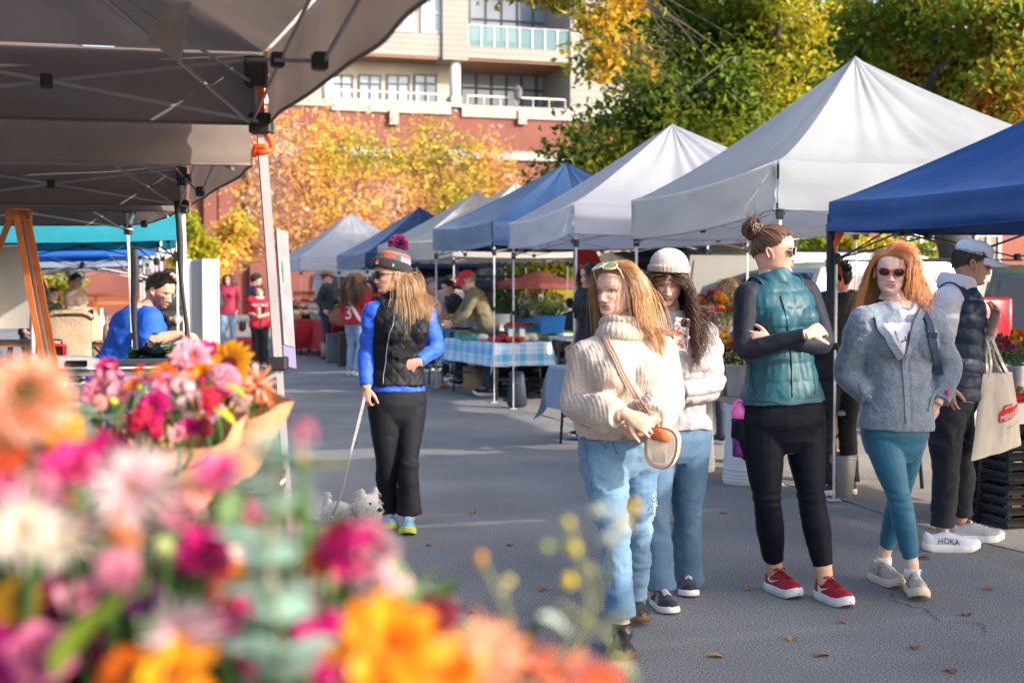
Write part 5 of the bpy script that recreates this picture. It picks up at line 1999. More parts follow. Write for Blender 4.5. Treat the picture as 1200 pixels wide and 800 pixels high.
#  woman in the teal vest, arms folded
def teal_woman():
 d=6.72
 J=jj(d,neck=(906,328,.03),shL=(876,347,-.06),shR=(945,343,.10),elL=(871,412,-.14),elR=(968,404,-.02),wrL=(944,392,-.27),wrR=(905,399,-.19),hipL=(892,487,-.03),hipR=(940,485,.04),knL=(899,585,-.10),anL=(908,672,.08),knR=(951,585,-.06),anR=(968,683,-.12))
 p=Person('woman with a hair bun in a quilted teal vest and black leggings, arms folded',J,sc=1.02,tw=1.02,td=1.06,bust=.022,hipw=1.14,lw=1.06,belly=.02,aw=1.02)
 hd=Head(P(909,294,d+.02),72,2,2,H=.230)
 p.body(hd,hands=[dict(wr=P(948,391,d-.265),fwd=nrm(P(972,381,d-.20)-P(948,391,d-.265)),palm=(.1,.8,-.5),thumb=-1,curl=(.8,1.0,.7),sc=1.0),dict(wr=P(903,399,d-.19),fwd=nrm([-1,.2,.1]),palm=(.1,.9,0),thumb=-1,curl=(.4,.5,.4),sc=.98)],eye='open',brow=(.09,.05,.03),lip=(.50,.20,.18),smile=.05,fat=.02,skin=np.array([.66,.385,.285]))
 blk=mk('navy_black_knit',(.009,.012,.022),.66,(.013,.017,.029),ns=10,sheen=.05,bump=.001,bs=300,spec=.3)
 def sl(mb):
  p.torso(mb,.006,.2,.97)
  for sd in 'LR':
   p.arm(mb,sd,.008,0,1.0)
 p.garment('long_sleeves',blk,sl,.007,3,wr=.004,wsc=(12,12,18),seed=11)
 teal=mk('teal_nylon',(.007,.064,.088),.5,(.010,.080,.106),ns=6,bump=.0008,bs=34,bd=3,spec=.45,stretch=(1,1,.5))
 def vs_(mb):
  p.torso(mb,.028,.10,1.03,flare=.02)
  for sg,sd in((-1,'L'),(1,'R')):
   nk=p.spine(.97)
   mb.sweep([nk,nk+(p.J['sh'+sd]-nk)*.62],[.075,.072],14)
 def dv(V,N):
  la,fw,t=p.tco(V)
  z=t*p.Ls+.004*vnoise(V*9,2)
  g=np.abs(np.sin((z+.01)*PI/.088))**.5
  zp=np.exp(-(la/.012)**2)*(fw>0)
  return((g-.65)*.006)*(1-zp)-zp*.003
 p.garment('vest',teal,vs_,.007,3,wr=.005,wsc=(30,30,10),disp=dv,seed=12)
 V,N=p.parts['vest']
 mb=MB()
 pts=surfpath((V,N),((916,345),(922,365),(930,420),(931,466)),d,.002,30)[0]
 mb.sweep(spline(pts,30),.0045,6)
 mb.obj('zip',mk('teal_zip',(.006,.05,.07),.4),p.root)
 mb=MB()
 nb=p.spine(.99)
 prf=spline([(.07,-.03),(.108,-.02),(.110,.01),(.103,.04),(.094,.060),(.086,.061),(.078,.035),(.070,.0)],26)
 t=np.linspace(-PI,PI,80)
 Zp,Tt=np.meshgrid(np.arange(26),t,indexing='ij')
 R0=prf[Zp,0]*(1+.03*np.sin(Tt*9+Zp*.3))
 Pm=np.stack([R0*np.cos(Tt),R0*np.sin(Tt),prf[Zp,1]+.012*np.cos(Tt+PI)],-1).reshape(-1,3)@align(nrm(p.axis+[-.12,0,0]),(0,-1,0)).T+nb+[-.01,0,-.012]
 mb.grid(Pm.reshape(26,80,3))
 mb.obj('collar',teal,p.root)
 lgm=mk('black_leggings',(.0035,.005,.011),.62,(.005,.007,.014),ns=8,spec=.16,sheen=.03,bump=.0008,bs=250)
 def lg(mb):
  p.torso(mb,.010,-.28,.30)
  for sd in 'LR':
   p.leg(mb,sd,.006,0,.93)
 p.garment('leggings',lgm,lg,.007,3,wr=.003,wsc=(10,10,26),seed=13,disp=lambda V,N:.003*np.sin(V[:,2]*130+2*vnoise(V*7,3))*np.exp(-((V[:,2]-.50)/.035)**2))
 red=mk('red_mesh',(.46,.010,.022),.65,(.36,.008,.018),ns=60,nd=2,bump=.002,bs=220)
 for(h,t_,lf)in((P(900,676,d+.12),P(934,703,d-.12),0),(P(958,692,d-.06),P(1000,716,d-.34),0)):
  u,fr=shoe(p.root,h*[1,1,0],t_*[1,1,0],(red,M_WHITE,mk('dark_red_lace',(.16,.004,.01),.8)),.275,'runner',name='running_shoe')
  sw=[(.16,.62),(.20,.40),(.27,.30),(.36,.34),(.56,.66),(.38,.44),(.29,.42),(.24,.50),(.215,.66)]
  for sgn in(1,-1):
   side_mark(u,fr,[sw],M_WHITE,sgn,'swoosh')
  mb=MB()
  o,f,s,uu,L=fr[:5]
  mb.sweep([o+f*L*.90+uu*.022-s*.02,o+f*L*.985+uu*.035,o+f*L*.90+uu*.022+s*.02],.010,6)
  mb.obj('toe_cap',M_BLK,u)
 for sd in 'LR':
  mb=MB()
  a=p.J['an'+sd]
  mb.sweep([a-UP*.06,a-UP*.035,a-UP*.025],[(.038,.042),(.041,.043),(.040,.042)],16)
  mb.obj('sock',M_WHITE,p.root)
 armholes(p,teal,.078,.64)
 for px in([(876,425),(878,445),(884,463)],[(955,425),(958,445),(958,462)]):
  mb=MB()
  mb.sweep(surfpath((V,N),px,d,.002,12)[0],.003,5)
  mb.obj('pocket_zip',_MC['teal_zip'],p.root)
 mb=MB()
 proj_strap(mb,(V,N),[(868,464),(895,468),(930,470),(964,466)],d,.022,.004,.003,30)
 mb.obj('hem_band',teal,p.root)
 updo(p.root,hd,[.02,-.50,.93],1500,[(.045,.022,.014),(.085,.042,.024),(.15,.075,.04),(.24,.12,.06)],.052,3)
 glasses(p.root,hd,mk('pale_gold_frame',(.62,.50,.45),.3,metal=.3),M_LENS,w=.130,h=.092,thick=.007,sq=.8)
 t=thing('water_bottle','pink sports bottle sticking out of the hip pocket of the woman in the teal vest','bottle',P(861,480,d-.05))
 mb=MB()
 c=P(867,487,d-.05)
 mb.lathe([(.001,-.20),(.034,-.20),(.036,-.18),(.036,-.02),(.034,-.012),(.001,-.012)],20,c)
 b=mb.obj('bottle_body',mk('purple_plastic',(.22,.03,.25),.25,trans=.3),t)
 mb=MB()
 mb.lathe([(.001,-.012),(.040,-.012),(.040,.022),(.034,.036),(.020,.05),(.016,.064),(.001,.066)],20,c)
 mb.sweep(spline([c+[-.036,0,.01],c+[-.03,-.01,.06],c+[.0,-.012,.078],c+[.024,-.01,.05],c+[.036,0,.02]],14),.006,6)
 mb.obj('lid',mk('pink_plastic',(.80,.16,.50),.35),b)
 q=MB()
 def pk(mb):
  mb.sweep([P(868,487,d-.04),P(870,508,d-.04),P(876,526,d-.04),P(884,540,d-.04)],[.046,.060,.058,.03],16)
 p.garment('pocket',lgm,pk,.007,3,wr=.003)
 return p
TW_=teal_woman()
#  red haired woman in the grey blue fleece
def fleece_woman():
 d=6.85
 J=jj(d,neck=(1052,360,.03),shL=(1014,380,-.04),shR=(1088,378,.04),elL=(991,437,.03),elR=(1112,428,.06),wrL=(1022,468,-.07),wrR=(1098,474,-.04),hipL=(1030,502,-.02),hipR=(1066,501,.03),knL=(1056,590,-.12),anL=(1069,664,-.10),knR=(1052,592,.14),anR=(1036,650,.22))
 p=Person('woman with long red hair in a fuzzy grey blue fleece jacket and teal leggings',J,sc=1.0,tw=1.08,td=1.06,bust=.026,belly=.02,hipw=.86,lw=.92,aw=1.0)
 hd=Head(P(1044,318,d+.03),-13,4,-3,H=.222)
 p.body(hd,hands=[dict(wr=P(1023,468,d-.05),fwd=nrm([.5,.1,-1]),palm=(.5,.8,0),thumb=1,curl=(.4,.5,.4)),dict(wr=P(1097,474,d-.02),fwd=nrm([-.4,.2,-1]),palm=(-.5,.8,0),thumb=1,curl=(.4,.5,.4))],eye='open',brow=(.30,.16,.09),lip=(.52,.20,.18),smile=.035,fat=.04,skin=np.array([.76,.52,.43]))
 fl=mk('fuzzy_fleece',(.165,.20,.245),.95,(.215,.255,.305),ns=16,nd=5,sheen=.7,bump=.003,bs=75,bd=5,detail=(130,.25))
 def sh(mb):
  p.torso(mb,.026,.0,1.0,flare=.03)
  for sd in 'LR':
   p.arm(mb,sd,.032,0,.99,infe=.030)
 def df(V,N):
  la,fw,t=p.tco(V)
  zp=np.exp(-((la)/.010)**2)*(fw>0)
  return .0016*fbm(V*55,5,2)-.005*zp
 p.garment('fleece_jacket',fl,sh,.0065,4,wr=.010,wsc=(9,9,12),disp=df,seed=15)
 V,N=p.parts['fleece_jacket']
 mb=MB()
 zx=[(1049,385),(1058,408),(1062,450),(1064,497)]
 pts=surfpath((V,N),zx,d,.003,30)[0]
 mb.sweep(spline(pts,30),.004,6)
 mb.obj('zip',mk('grey_zip',(.20,.24,.29),.45,metal=.3),p.root)
 hoo=mk('lilac_sweatshirt',(.50,.49,.56),.9,(.56,.55,.62),ns=9,bump=.002,bs=90,sheen=.2)
 mb=MB()
 nb=p.spine(.985)
 prf=spline([(.066,-.045),(.100,-.035),(.106,-.01),(.099,.022),(.085,.036),(.068,.028),(.062,.0)],26)
 t=np.linspace(-PI,PI,80)
 Zp,Tt=np.meshgrid(np.arange(26),t,indexing='ij')
 R0=prf[Zp,0]*(1+.03*np.sin(Tt*5+Zp*.3)+.02*np.sin(Tt*11))
 front=np.exp(-((np.angle(np.exp(1j*(Tt+0))))/.55)**2)
 M=align(p.axis,p.fwd)
 ang0=math.atan2(np.dot(p.fwd,M[:,1]),np.dot(p.fwd,M[:,0]))
 dth=np.angle(np.exp(1j*(Tt-ang0)))
 vv=np.exp(-(dth/.5)**2)
 Pm=np.stack([R0*np.cos(Tt),R0*np.sin(Tt),prf[Zp,1]-.045*vv],-1)
 Pm[...,:2]*=(1+.16*vv)[...,None]
 mb.grid((Pm.reshape(-1,3)@M.T+nb).reshape(Pm.shape))
 ho=mb.obj('hood',hoo,p.root)
 pm=MB()
 rows=[]
 for py,a,b in((376,1030,1068),(384,1035,1067),(392,1041,1066),(402,1048,1064),(412,1054,1062),(420,1058,1061)):
  rows.append([sum(on_surface(V,N,P(a+(b-a)*k/8,py,d),off=.004)[i]*(1 if i==0 else 0)for i in(0,1))for k in range(9)])
 pm.sheet(np.array(rows),.004)
 pn=pm.obj('sweatshirt',hoo,p.root)
 tm=MB()
 tv,tf=text_mesh('A  AP',.052)
 tv[:,0]+=.01
 tp=np.array([on_surface(V,N,P(1055+x*235,397-y*235,d),off=.0085)[0]for x,y,_ in tv])
 tm.add(tp,tf)
 tm.obj('lettering',mk('navy_print',(.05,.07,.14),.8),pn,smooth=False)
 lb=MB()
 for px,w in(([(1027,368),(1035,385),(1047,402),(1057,420)],.035),([(1082,364),(1075,382),(1068,402),(1063,420)],.030)):
  proj_strap(lb,(V,N),px,d,w,.012,.012,24)
 lb.obj('lapel',fl,p.root)
 for sd,px in(('L',[(1007,447),(1018,466),(1028,482)]),('R',[(1104,447),(1094,466),(1090,482)])):
  q=MB()
  proj_strap(q,(V,N),px,d,.014,.006,.006,14)
  q.obj('pocket_edge',fl,p.root)
 q=MB()
 a,n=on_surface(V,N,P(1112,459,d),off=.006)
 q.box(a,(.016,.016,.028),bev=.002)
 q.obj('sleeve_tag',mk('magenta_tag',(.60,.02,.25),.6),p.root,smooth=False)
 tl=mk('teal_leggings',(.014,.115,.19),.55,(.02,.135,.215),ns=9,sheen=.2,bump=.0008,bs=250)
 def lg(mb):
  p.torso(mb,.010,-.28,.22)
  for sd in 'LR':
   p.leg(mb,sd,.005,0,.96)
 p.garment('leggings',tl,lg,.0065,3,wr=.003,wsc=(10,10,30),seed=16,disp=lambda V,N:.003*np.sin(V[:,2]*120+2*vnoise(V*7,3))*(np.exp(-((V[:,2]-.48)/.05)**2)+np.exp(-((V[:,2]-.15)/.05)**2)))
 bei=mk('beige_mesh',(.50,.40,.33),.75,(.42,.33,.27),ns=50,nd=2,bump=.002,bs=200)
 crm=mk('cream_sole',(.66,.56,.42),.6)
 for(h,t_,pt)in((P(1068,668,d-.06),P(1083,703,d-.40),.06),(P(1022,660,d+.22),P(1050,690,d+.0),0)):
  u,fr=shoe(p.root,h*[1,1,0],t_*[1,1,0],(bei,crm,M_WHITE),.275,'runner',name='running_shoe',pitch=pt)
  for sgn in(1,-1):
   side_mark(u,fr,[[(.34,.15),(.39,.15),(.50,.8),(.46,.8)],[(.44,.15),(.49,.15),(.40,.8),(.36,.8)],[(.2,.55),(.6,.30),(.6,.36),(.2,.62)]],mk('taupe_mark',(.30,.21,.18),.7),sgn,'stripes')
  mb=MB()
  o,f,s,uu,L=fr[:5]
  mb.sweep([o+f*L*.80+uu*.020-s*.036,o+f*L*.95+uu*.034-s*.012,o+f*L*.97+uu*.034+s*.01,o+f*L*.80+uu*.020+s*.036],.014,6)
  mb.obj('toe_cap',mk('coral_rubber',(.62,.16,.08),.6),u)
 for sd in 'LR':
  mb=MB()
  a=p.J['an'+sd]
  mb.sweep([a-UP*.06,a-UP*.03,a-UP*.01],[(.038,.042),(.040,.042),(.038,.040)],16)
  mb.obj('sock',M_WHITE,p.root)
 caps=colliders(p,.105,.16,.095)
 caps.append((nb-p.axis*.02,nb+p.axis*.05,.112))
 hair(p.root,hd,3300,.37,[(.46,.14,.04),(.66,.24,.07),(.78,.36,.13),(.84,.54,.32)],part=.13,vol=.075,caps=caps,curl=(.006,2.2),wind=(-.10,.02,.0),grav=.25,hl=(.83,.60,.34),r=.00098,m=22,seed=8,back=.35,lift=.7,wind_from=.35,kcap=1.08)
 glasses(p.root,hd,mk('red_frame',(.45,.02,.03),.25),M_LENS,w=.134,h=.080,thick=.011)
 t=thing('backpack','navy backpack whose strap shows on the shoulder of the red haired woman','backpack',P(1090,400,d+.2))
 sb=MB()
 P0,N0=proj_strap(sb,(V,N),[(1084,365),(1090,378),(1093,394),(1097,415),(1099,438)],d,.042,.008,.010,26)
 nv=mk('navy_webbing',(.025,.045,.09),.75,(.035,.06,.12),ns=20)
 sb.obj('strap',nv,t)
 mb=MB()
 mb.box(P(1060,425,d+.30),(.28,.12,.40),rotm(0,0,.1),bev=.05)
 mb.obj('pack',nv,t)
 q=MB()
 q.box(np.asarray(P0[9])+np.asarray(N0[9])*.006,(.05,.012,.03),bev=.003)
 q.obj('buckle',M_BLK,t,smooth=False)
 return p
FW_=fleece_woman()
#  man in the white cap and navy vest with a tote bag
def cap_man():
 d=7.98
 J=jj(d,neck=(1124,337,.0),shL=(1110,352,-.17),shR=(1126,350,.19),elL=(1104,412,-.20),elR=(1144,412,.12),wrL=(1110,452,-.22),wrR=(1164,382,-.10),hipL=(1108,470,-.09),hipR=(1116,468,.09),knL=(1109,548,-.10),anL=(1104,622,-.10),knR=(1126,545,.10),anR=(1126,608,.14))
 p=Person('man in a white baseball cap and navy puffer vest with a tote bag',J,sc=1.04,tw=1.0,td=1.06,belly=.02,aw=1.05,lw=1.0,skin=np.array([.56,.30,.215]))
 hd=Head(P(1141,309,d),84,12,0,H=.236)
 p.body(hd,hands=[dict(wr=P(1162,386,d-.10),fwd=nrm([.25,-.05,1]),palm=(-.8,-.3,.2),thumb=-1,curl=(.35,.45,.35),sc=1.12,spread=.16),dict(wr=P(1110,452,d-.22),fwd=nrm([.12,0,-1]),palm=(.6,.7,0),thumb=1,curl=(.35,.45,.3),sc=1.08)],eye='open',brow=(.14,.10,.08),male=True,nose=1.15,lip=(.42,.19,.15),beard=((.20,.15,.13),.25))
 lil=mk('lilac_fleece',(.56,.55,.61),.9,(.62,.61,.66),ns=9,bump=.002,bs=80,sheen=.2)
 def sl(mb):
  p.torso(mb,.014,.02,.99)
  for sd in 'LR':
   p.arm(mb,sd,.022,0,.96,infe=.014)
 p.garment('sweatshirt',lil,sl,.008,4,wr=.012,wsc=(9,9,14),seed=21)
 nav=mk('navy_puffer',(.008,.022,.055),.5,(.011,.028,.066),ns=6,bump=.003,bs=30,spec=.4)
 def vs_(mb):
  p.torso(mb,.036,.03,1.02)
  for sd in 'LR':
   nk=p.spine(.96)
   mb.sweep([nk,nk+(p.J['sh'+sd]-nk)*.72],[.08,.085],14)
 def dv(V,N):
  la,fw,t=p.tco(V)
  z=t*p.Ls
  return(np.abs(np.sin(z*PI/.085))**.55-.6)*.012
 p.garment('puffer_vest',nav,vs_,.0085,3,wr=.009,wsc=(14,14,20),disp=dv,seed=22)
 armholes(p,nav,.092,.74)
 mb=MB()
 nb=p.spine(.985)
 prf=spline([(.07,-.03),(.105,-.02),(.115,.02),(.108,.06),(.094,.075),(.078,.06),(.07,.02)],26)
 t=np.linspace(-PI,PI,70)
 Zp,Tt=np.meshgrid(np.arange(26),t,indexing='ij')
 M=align(nrm(p.axis+[.15,0,0]),(0,-1,0))
 R0=prf[Zp,0]*(1+.035*np.sin(Tt*4+1)+.02*np.sin(Tt*9))
 Pm=np.stack([R0*np.cos(Tt),R0*np.sin(Tt),prf[Zp,1]],-1).reshape(-1,3)@M.T+nb+[-.02,0,.01]
 mb.grid(Pm.reshape(26,70,3))
 mb.obj('hood',lil,p.root)
 dk=mk('charcoal_trousers',(.008,.011,.019),.85,(.012,.016,.026),ns=9,bump=.001,bs=200)
 def lg(mb):
  p.torso(mb,.014,-.28,.22)
  for sd in 'LR':
   p.leg(mb,sd,.020,0,.985,hem=(.078,.072))
 p.garment('trousers',dk,lg,.009,3,wr=.012,wsc=(9,9,13),seed=23)
 wm=mk('white_mesh',(.60,.63,.70),.7,(.68,.70,.75),ns=60,bump=.002,bs=200)
 gy=mk('grey_mesh',(.34,.34,.37),.7,(.42,.42,.45),ns=60,bump=.002,bs=200)
 for(h,t_,m,tx)in((P(1082,636,d-.16),P(1152,644,d-.20),wm,1),(P(1112,616,d+.14),P(1168,622,d+.10),gy,0)):
  h,t_=h*[1,1,0],t_*[1,1,0]
  u,fr=shoe(p.root,h,t_,(m,M_WHITE,M_WHITE),.315,'runner',name='running_shoe')
  if tx:
   tv,tf=text_mesh('HOKA',.05)
   q=MB()
   o,f,s,uu,L,k,hw,top,curve,sb=fr
   v=[]
   for x,y,_ in tv:
    a,hh=.43+x*.85/L,np.clip(.42+y*12,.05,.95)
    w=np.interp(a,k,hw)
    th=math.asin(hh**(1/.75))
    v.append(o+f*a*L+s*(w*math.cos(th)**.8*(1-.25*math.sin(th)**2)+.003)+uu*(sb*.8+np.interp(a,k,curve)+hh*np.interp(a,k,top)))
   q.add(v,tf)
   q.obj('lettering',M_BLK,u,smooth=False)
 short_hair(p.root,hd,[(.10,.08,.07),(.17,.14,.12),(.05,.04,.035)],1300,(.84,.48,.22),.03,3,zmax=.74)
 capm=mk('white_cotton',(.66,.67,.74),.85,(.60,.61,.68),ns=8,bump=.0015,bs=200)
 ballcap(p.root,hd,capm,z0=.70,tall=1.08,brimL=.46,tilt=3,bdown=.06)
 glasses(p.root,hd,mk('gold_frame',(.55,.36,.16),.25,metal=.8),mk('brown_lens',(.10,.07,.05),.08,spec=.8),w=.15,h=.085,thick=.006,name='eyeglasses')
 t=thing('tote_bag','canvas tote bag with a red printed badge hanging by the man in the cap','tote bag',P(1168,538,d-.12))
 cv=mk('natural_canvas',(.56,.50,.43),.9,(.62,.56,.49),ns=7,bump=.002,bs=220)
 q=MB()
 tl,tr_,br,bl=P(1152,438,d-.12),P(1186,436,d+.06),P(1197,521,d+.05),P(1138,540,d-.14)
 nu,nv_=30,34
 U,S=np.meshgrid(np.linspace(0,1,nu),np.linspace(0,1,nv_))
 Bp=(tl*((1-U)*(1-S))[...,None]+tr_*(U*(1-S))[...,None]+br*(U*S)[...,None]+bl*((1-U)*S)[...,None])
 out=nrm(np.cross(tr_-tl,bl-tl))
 if out[1]>0:
  out=-out
 prof2=np.sin(PI*U)**.6*(.016+.035*np.sin(PI*np.clip(S,0,1))**.7)
 wn=fbm(np.stack([U*4,S*1.6,0*U],-1).reshape(-1,3),31,3).reshape(U.shape)*.014*np.sin(PI*U)
 A=Bp+out*(prof2+wn)[...,None]
 Bk=Bp-out*(prof2+wn*.5)[...,None]
 q.grid(A)
 q.grid(Bk,flip=True)
 b=q.obj('bag_body',cv,t)
 arm=P(1159,402,d-.06)
 hm=MB()
 for side,(x0,x1)in((A,(5,24)),(Bk,(7,22))):
  a,c=side[1,x0],side[1,x1]
  o=out*.02*(1 if side is A else-1)
  strap(hm,[a-UP*.01,a+(arm-a)*.5+o*.5,arm+[-.012,0,.025],arm+UP*.045,arm+[.02,0,.02],c+(arm-c)*.5+o*.5,c-UP*.01],.024,.003,[out]*7,n=40)
 hm.obj('handle',cv,t)
 def onbag(u,s,e=.003):
  k=np.array([[u*(nu-1),s*(nv_-1)]])
  iu,is_=int(np.clip(k[0,0],0,nu-2)),int(np.clip(k[0,1],0,nv_-2))
  fu,fs=k[0,0]-iu,k[0,1]-is_
  return A[is_,iu]*(1-fu)*(1-fs)+A[is_,iu+1]*fu*(1-fs)+A[is_+1,iu]*(1-fu)*fs+A[is_+1,iu+1]*fu*fs+out*e
 bm=MB()
 top_=[(.42,.465),(.44,.44),(.60,.425),(.62,.44),(.93,.455),(.97,.50)]
 U2=np.linspace(.36,.98,24)
 rows=[]
 for v in np.linspace(0,1,9):
  r=[]
  for u in U2:
   e=np.clip(min(u-.36,.98-u)/.03,0,1)**.5
   top=.445-.055*(1 if .43<u<.66 else 0)+.010*math.sin(u*60)*.3-(u-.36)*.05
   bot=.605-(u-.36)*.16
   mid=(top+bot)/2
   r.append(onbag(u,mid+(bot-top)*(v-.5)*(.55+.45*e)))
  rows.append(r)
 bm.grid(np.array(rows))
 bd=bm.obj('printed_badge',mk('red_print',(.55,.03,.03),.85),b)
 for txt,sz,cu,cv_,mt in(('MERIDIONALI',.115,.675,.51,M_WHITE),('NEW',.045,.545,.415,M_WHITE),('TRAVEL AGENCY',.042,.70,.655,M_BLK)):
  tv,tf=text_mesh(txt,sz*1.0)
  hw=np.abs(tv[:,0]).max()
  tar={'MERIDIONALI':.28,'NEW':.09,'TRAVEL AGENCY':.20}[txt]
  q=MB()
  q.add([onbag(cu+x/hw*tar,cv_-y*.85-(x/hw)*tar*.14,.0055)for x,y,_ in tv],tf)
  q.obj('lettering',mt,bd if mt is M_WHITE else b,smooth=False)
 return p
CM_=cap_man()
#  woman with the pompom hat and the dog
def dog_woman():
 d=8.45
 J=jj(d,neck=(467,350,.02),shL=(439,366,-.06),shR=(497,366,.10),elL=(429,416,-.04),elR=(512,408,.12),wrL=(429,456,-.12),wrR=(488,425,-.08),hipL=(450,468,-.03),hipR=(481,468,.04),knL=(452,534,-.05),anL=(455,600,.12),knR=(478,538,-.05),anR=(480,606,.0))
 p=Person('blonde woman in a pompom football beanie, black quilted vest and blue top',J,sc=1.0,tw=.98,bust=.02)
 hd=Head(P(456,322,d),-64,4,4,H=.228)
 p.body(hd,hands=[dict(wr=P(430,454,d-.12),fwd=nrm([-.12,-.25,-1]),palm=(.5,.8,-.1),thumb=1,curl=(.8,.9,.6),sc=1.0),dict(wr=P(489,425,d-.08),fwd=nrm([-1,-.1,-.15]),palm=(0,.9,0),thumb=1,curl=(.3,.4,.3))],eye='open',brow=(.14,.08,.05),lip=(.55,.14,.14),skin=np.array([.60,.33,.235]))
 blu=mk('cobalt_knit',(.012,.085,.60),.6,(.016,.10,.66),ns=9,bump=.001,bs=220,sheen=.15)
 def sl(mb):
  p.torso(mb,.016,.08,1.0)
  for sd in 'LR':
   p.arm(mb,sd,.014,0,.97)
 p.garment('long_sleeve_top',blu,sl,.008,4,wr=.011,wsc=(12,12,20),seed=31)
 qv=mk('black_quilting',(.006,.0065,.009),.58,(.009,.0095,.013),ns=8,spec=.25,bump=.0015,bs=50)
 def vs_(mb):
  p.torso(mb,.030,.14,1.02)
  for sd in 'LR':
   nk=p.spine(.96)
   mb.sweep([nk,nk+(p.J['sh'+sd]-nk)*.74],[.072,.080],14)
 def dv(V,N):
  la,fw,t=p.tco(V)
  z=t*p.Ls
  a,b=(la+z*.8)/.085,(la-z*.8)/.085
  g=np.minimum(np.abs(np.sin(PI*a)),np.abs(np.sin(PI*b)))**.5
  return(g-.7)*.007
 p.garment('quilted_vest',qv,vs_,.0075,3,wr=.008,wsc=(12,12,14),disp=dv,seed=32)
 V,N=p.parts['quilted_vest']
 mb=MB()
 pts=surfpath((V,N),((463,368),(455,400),(450,425),(447,448)),d,.003,30)[0]
 mb.sweep(spline(pts,30),.003,6)
 mb.obj('zip',_MC['grey_zip'],p.root)
 armholes(p,qv,.088,.76)
 q=MB()
 rows=[[on_surface(V,N,P(x,y,d),off=.010)[0]for x in np.linspace(460,485,8)]for y in(409,412,416,420)]
 q.sheet(np.array(rows),.006)
 q.obj('pocket_flap',qv,p.root)
 mb=MB()
 nb=p.spine(.99)
 mb.lathe(spline([(.06,-.03),(.098,-.02),(.100,.02),(.092,.052),(.078,.054),(.066,.02)],22),40,nb,align(p.axis+np.array([-.08,0,0])))
 mb.obj('collar',qv,p.root)
 bk=mk('black_trousers',(.005,.006,.010),.72,(.008,.009,.014),ns=9,spec=.3,bump=.001,bs=200)
 def lg(mb):
  p.torso(mb,.008,-.28,.26)
  p.leg(mb,'L',.008,0,.985,hem=(.058,.086))
  p.leg(mb,'R',.008,0,.985,hem=(.058,.086))
 p.garment('flared_trousers',bk,lg,.0085,3,wr=.006,wsc=(10,10,14),seed=33)
 bl=mk('light_blue_mesh',(.16,.42,.66),.7,(.22,.50,.72),ns=40,bump=.002,bs=200)
 gr=mk('lime_rubber',(.55,.65,.10),.6)
 for(h,t_)in((P(451,606,d+.19),P(461,620,d-.09),),(P(479,612,d+.07),P(477,628,d-.2))):
  shoe(p.root,h*[1,1,0],t_*[1,1,0],(bl,gr,M_WHITE),.26,'runner',name='running_shoe')
 caps=colliders(p,.085,.14,.08)
 caps.append((nb,nb+p.axis*.05,.10))
 hair(p.root,hd,2600,.40,[(.36,.20,.09),(.52,.31,.15),(.66,.44,.24)],part=0,vol=.05,caps=caps,wind=(-.02,0,0),grav=.32,hl=(.99,.68,.30),r=.0009,m=20,seed=12,back=.35,lift=.15,zmax=.72,cap=False)
 hair(p.root,hd,420,.44,[(.46,.27,.12),(.62,.41,.22),(.72,.52,.32)],vol=.02,caps=caps,grav=.34,hl=(.99,.56,.50),r=.0008,m=20,seed=17,back=-.25,lift=.1,zmax=.70,cap=False)
 glasses(p.root,hd,M_BLK,M_LENS,w=.15,h=.10,thick=.009)
 kn=mk('striped_knit',(1,1,1),.9,attr=True,sheen=.2,bump=.003,bs=100)
 def bc(Tt,h):
  c=np.zeros(Tt.shape+(3,))+np.array([.16,.16,.17])
  c[h<.43]=(.075,.075,.08)
  c[(h>.43)&(h<.475)]=(.70,.06,.015)
  c[(h>=.475)&(h<.50)]=(.16,.16,.17)
  c[(h>=.50)]=(.05,.05,.055)
  b=np.cos(Tt)<-.2
  c[b&(h<.42)]=np.array([.28,.28,.30])
  z=b&(h<.42)&(np.sin(Tt*24)*np.sin(h*70)>.2)
  c[z]=(.10,.08,.32)
  return c
 o,mp,place=beanie(p.root,hd,kn,z0=.57,tall=1.27,slouch=(0,-.05,.0),brim=.27,ribs=44,tiltx=18,cuffcol=(.020,.020,.022),bodycol=bc,wide=1.19)
 side=math.radians(64)*(1 if hd.M[:,0]@np.array([0,-1,0])>0 else-1)
 orange=mk('orange_knit',(.80,.06,.012),.8)
 tv,tf=text_mesh('ION',.155)
 q=MB()
 q.add(mp(side*.95+tv[:,0]/.40*np.sign(side)*(1 if side<0 else 1)*(-1 if hd.M[:,0]@np.array([1,0,0])*np.sign(side)>9 else 1),.338+tv[:,1]*.85,.02),tf)
 LET=q.obj('lettering',orange,o,smooth=False)
 for nm,pts_,mt,e in(('emblem',[(-.16,-.02),(-.15,.05),(-.09,.095),(0,.10),(.09,.085),(.14,.03),(.13,-.03),(.05,-.045),(.03,-.015),(-.03,-.02),(-.06,-.05)],orange,.02),('emblem_mask',[(-.06,-.055),(-.03,-.03),(.04,-.02),(.06,-.05),(.15,-.04),(.15,-.065),(.05,-.085),(.02,-.06),(-.03,-.075)],M_WHITE,.022),('emblem_tag',[(-.05,-.05),(.05,-.05),(.03,.0),(.0,.055),(-.03,.01)],mk('silver_tag',(.45,.45,.55),.4),.02)):
  q=MB()
  a0=side*.42 if nm!='emblem_tag' else side*1.28
  pp=np.array(pts_)
  k=.9 if nm!='emblem_tag' else .8
  q.add(mp(a0-pp[:,0]*k*np.sign(side)*-1,.125+pp[:,1]*.85,e),[list(range(len(pp)))])
  q.obj(nm,mt,o,smooth=False)
 c=place(np.array([[0,-.12,1.33]]))[0]
 n=1500
 rg=np.random.default_rng(3)
 q=rg.normal(size=(n,3))
 q/=np.linalg.norm(q,axis=1)[:,None]
 L=.062*rg.uniform(.85,1.1,n)
 s=np.linspace(.2,1,4)
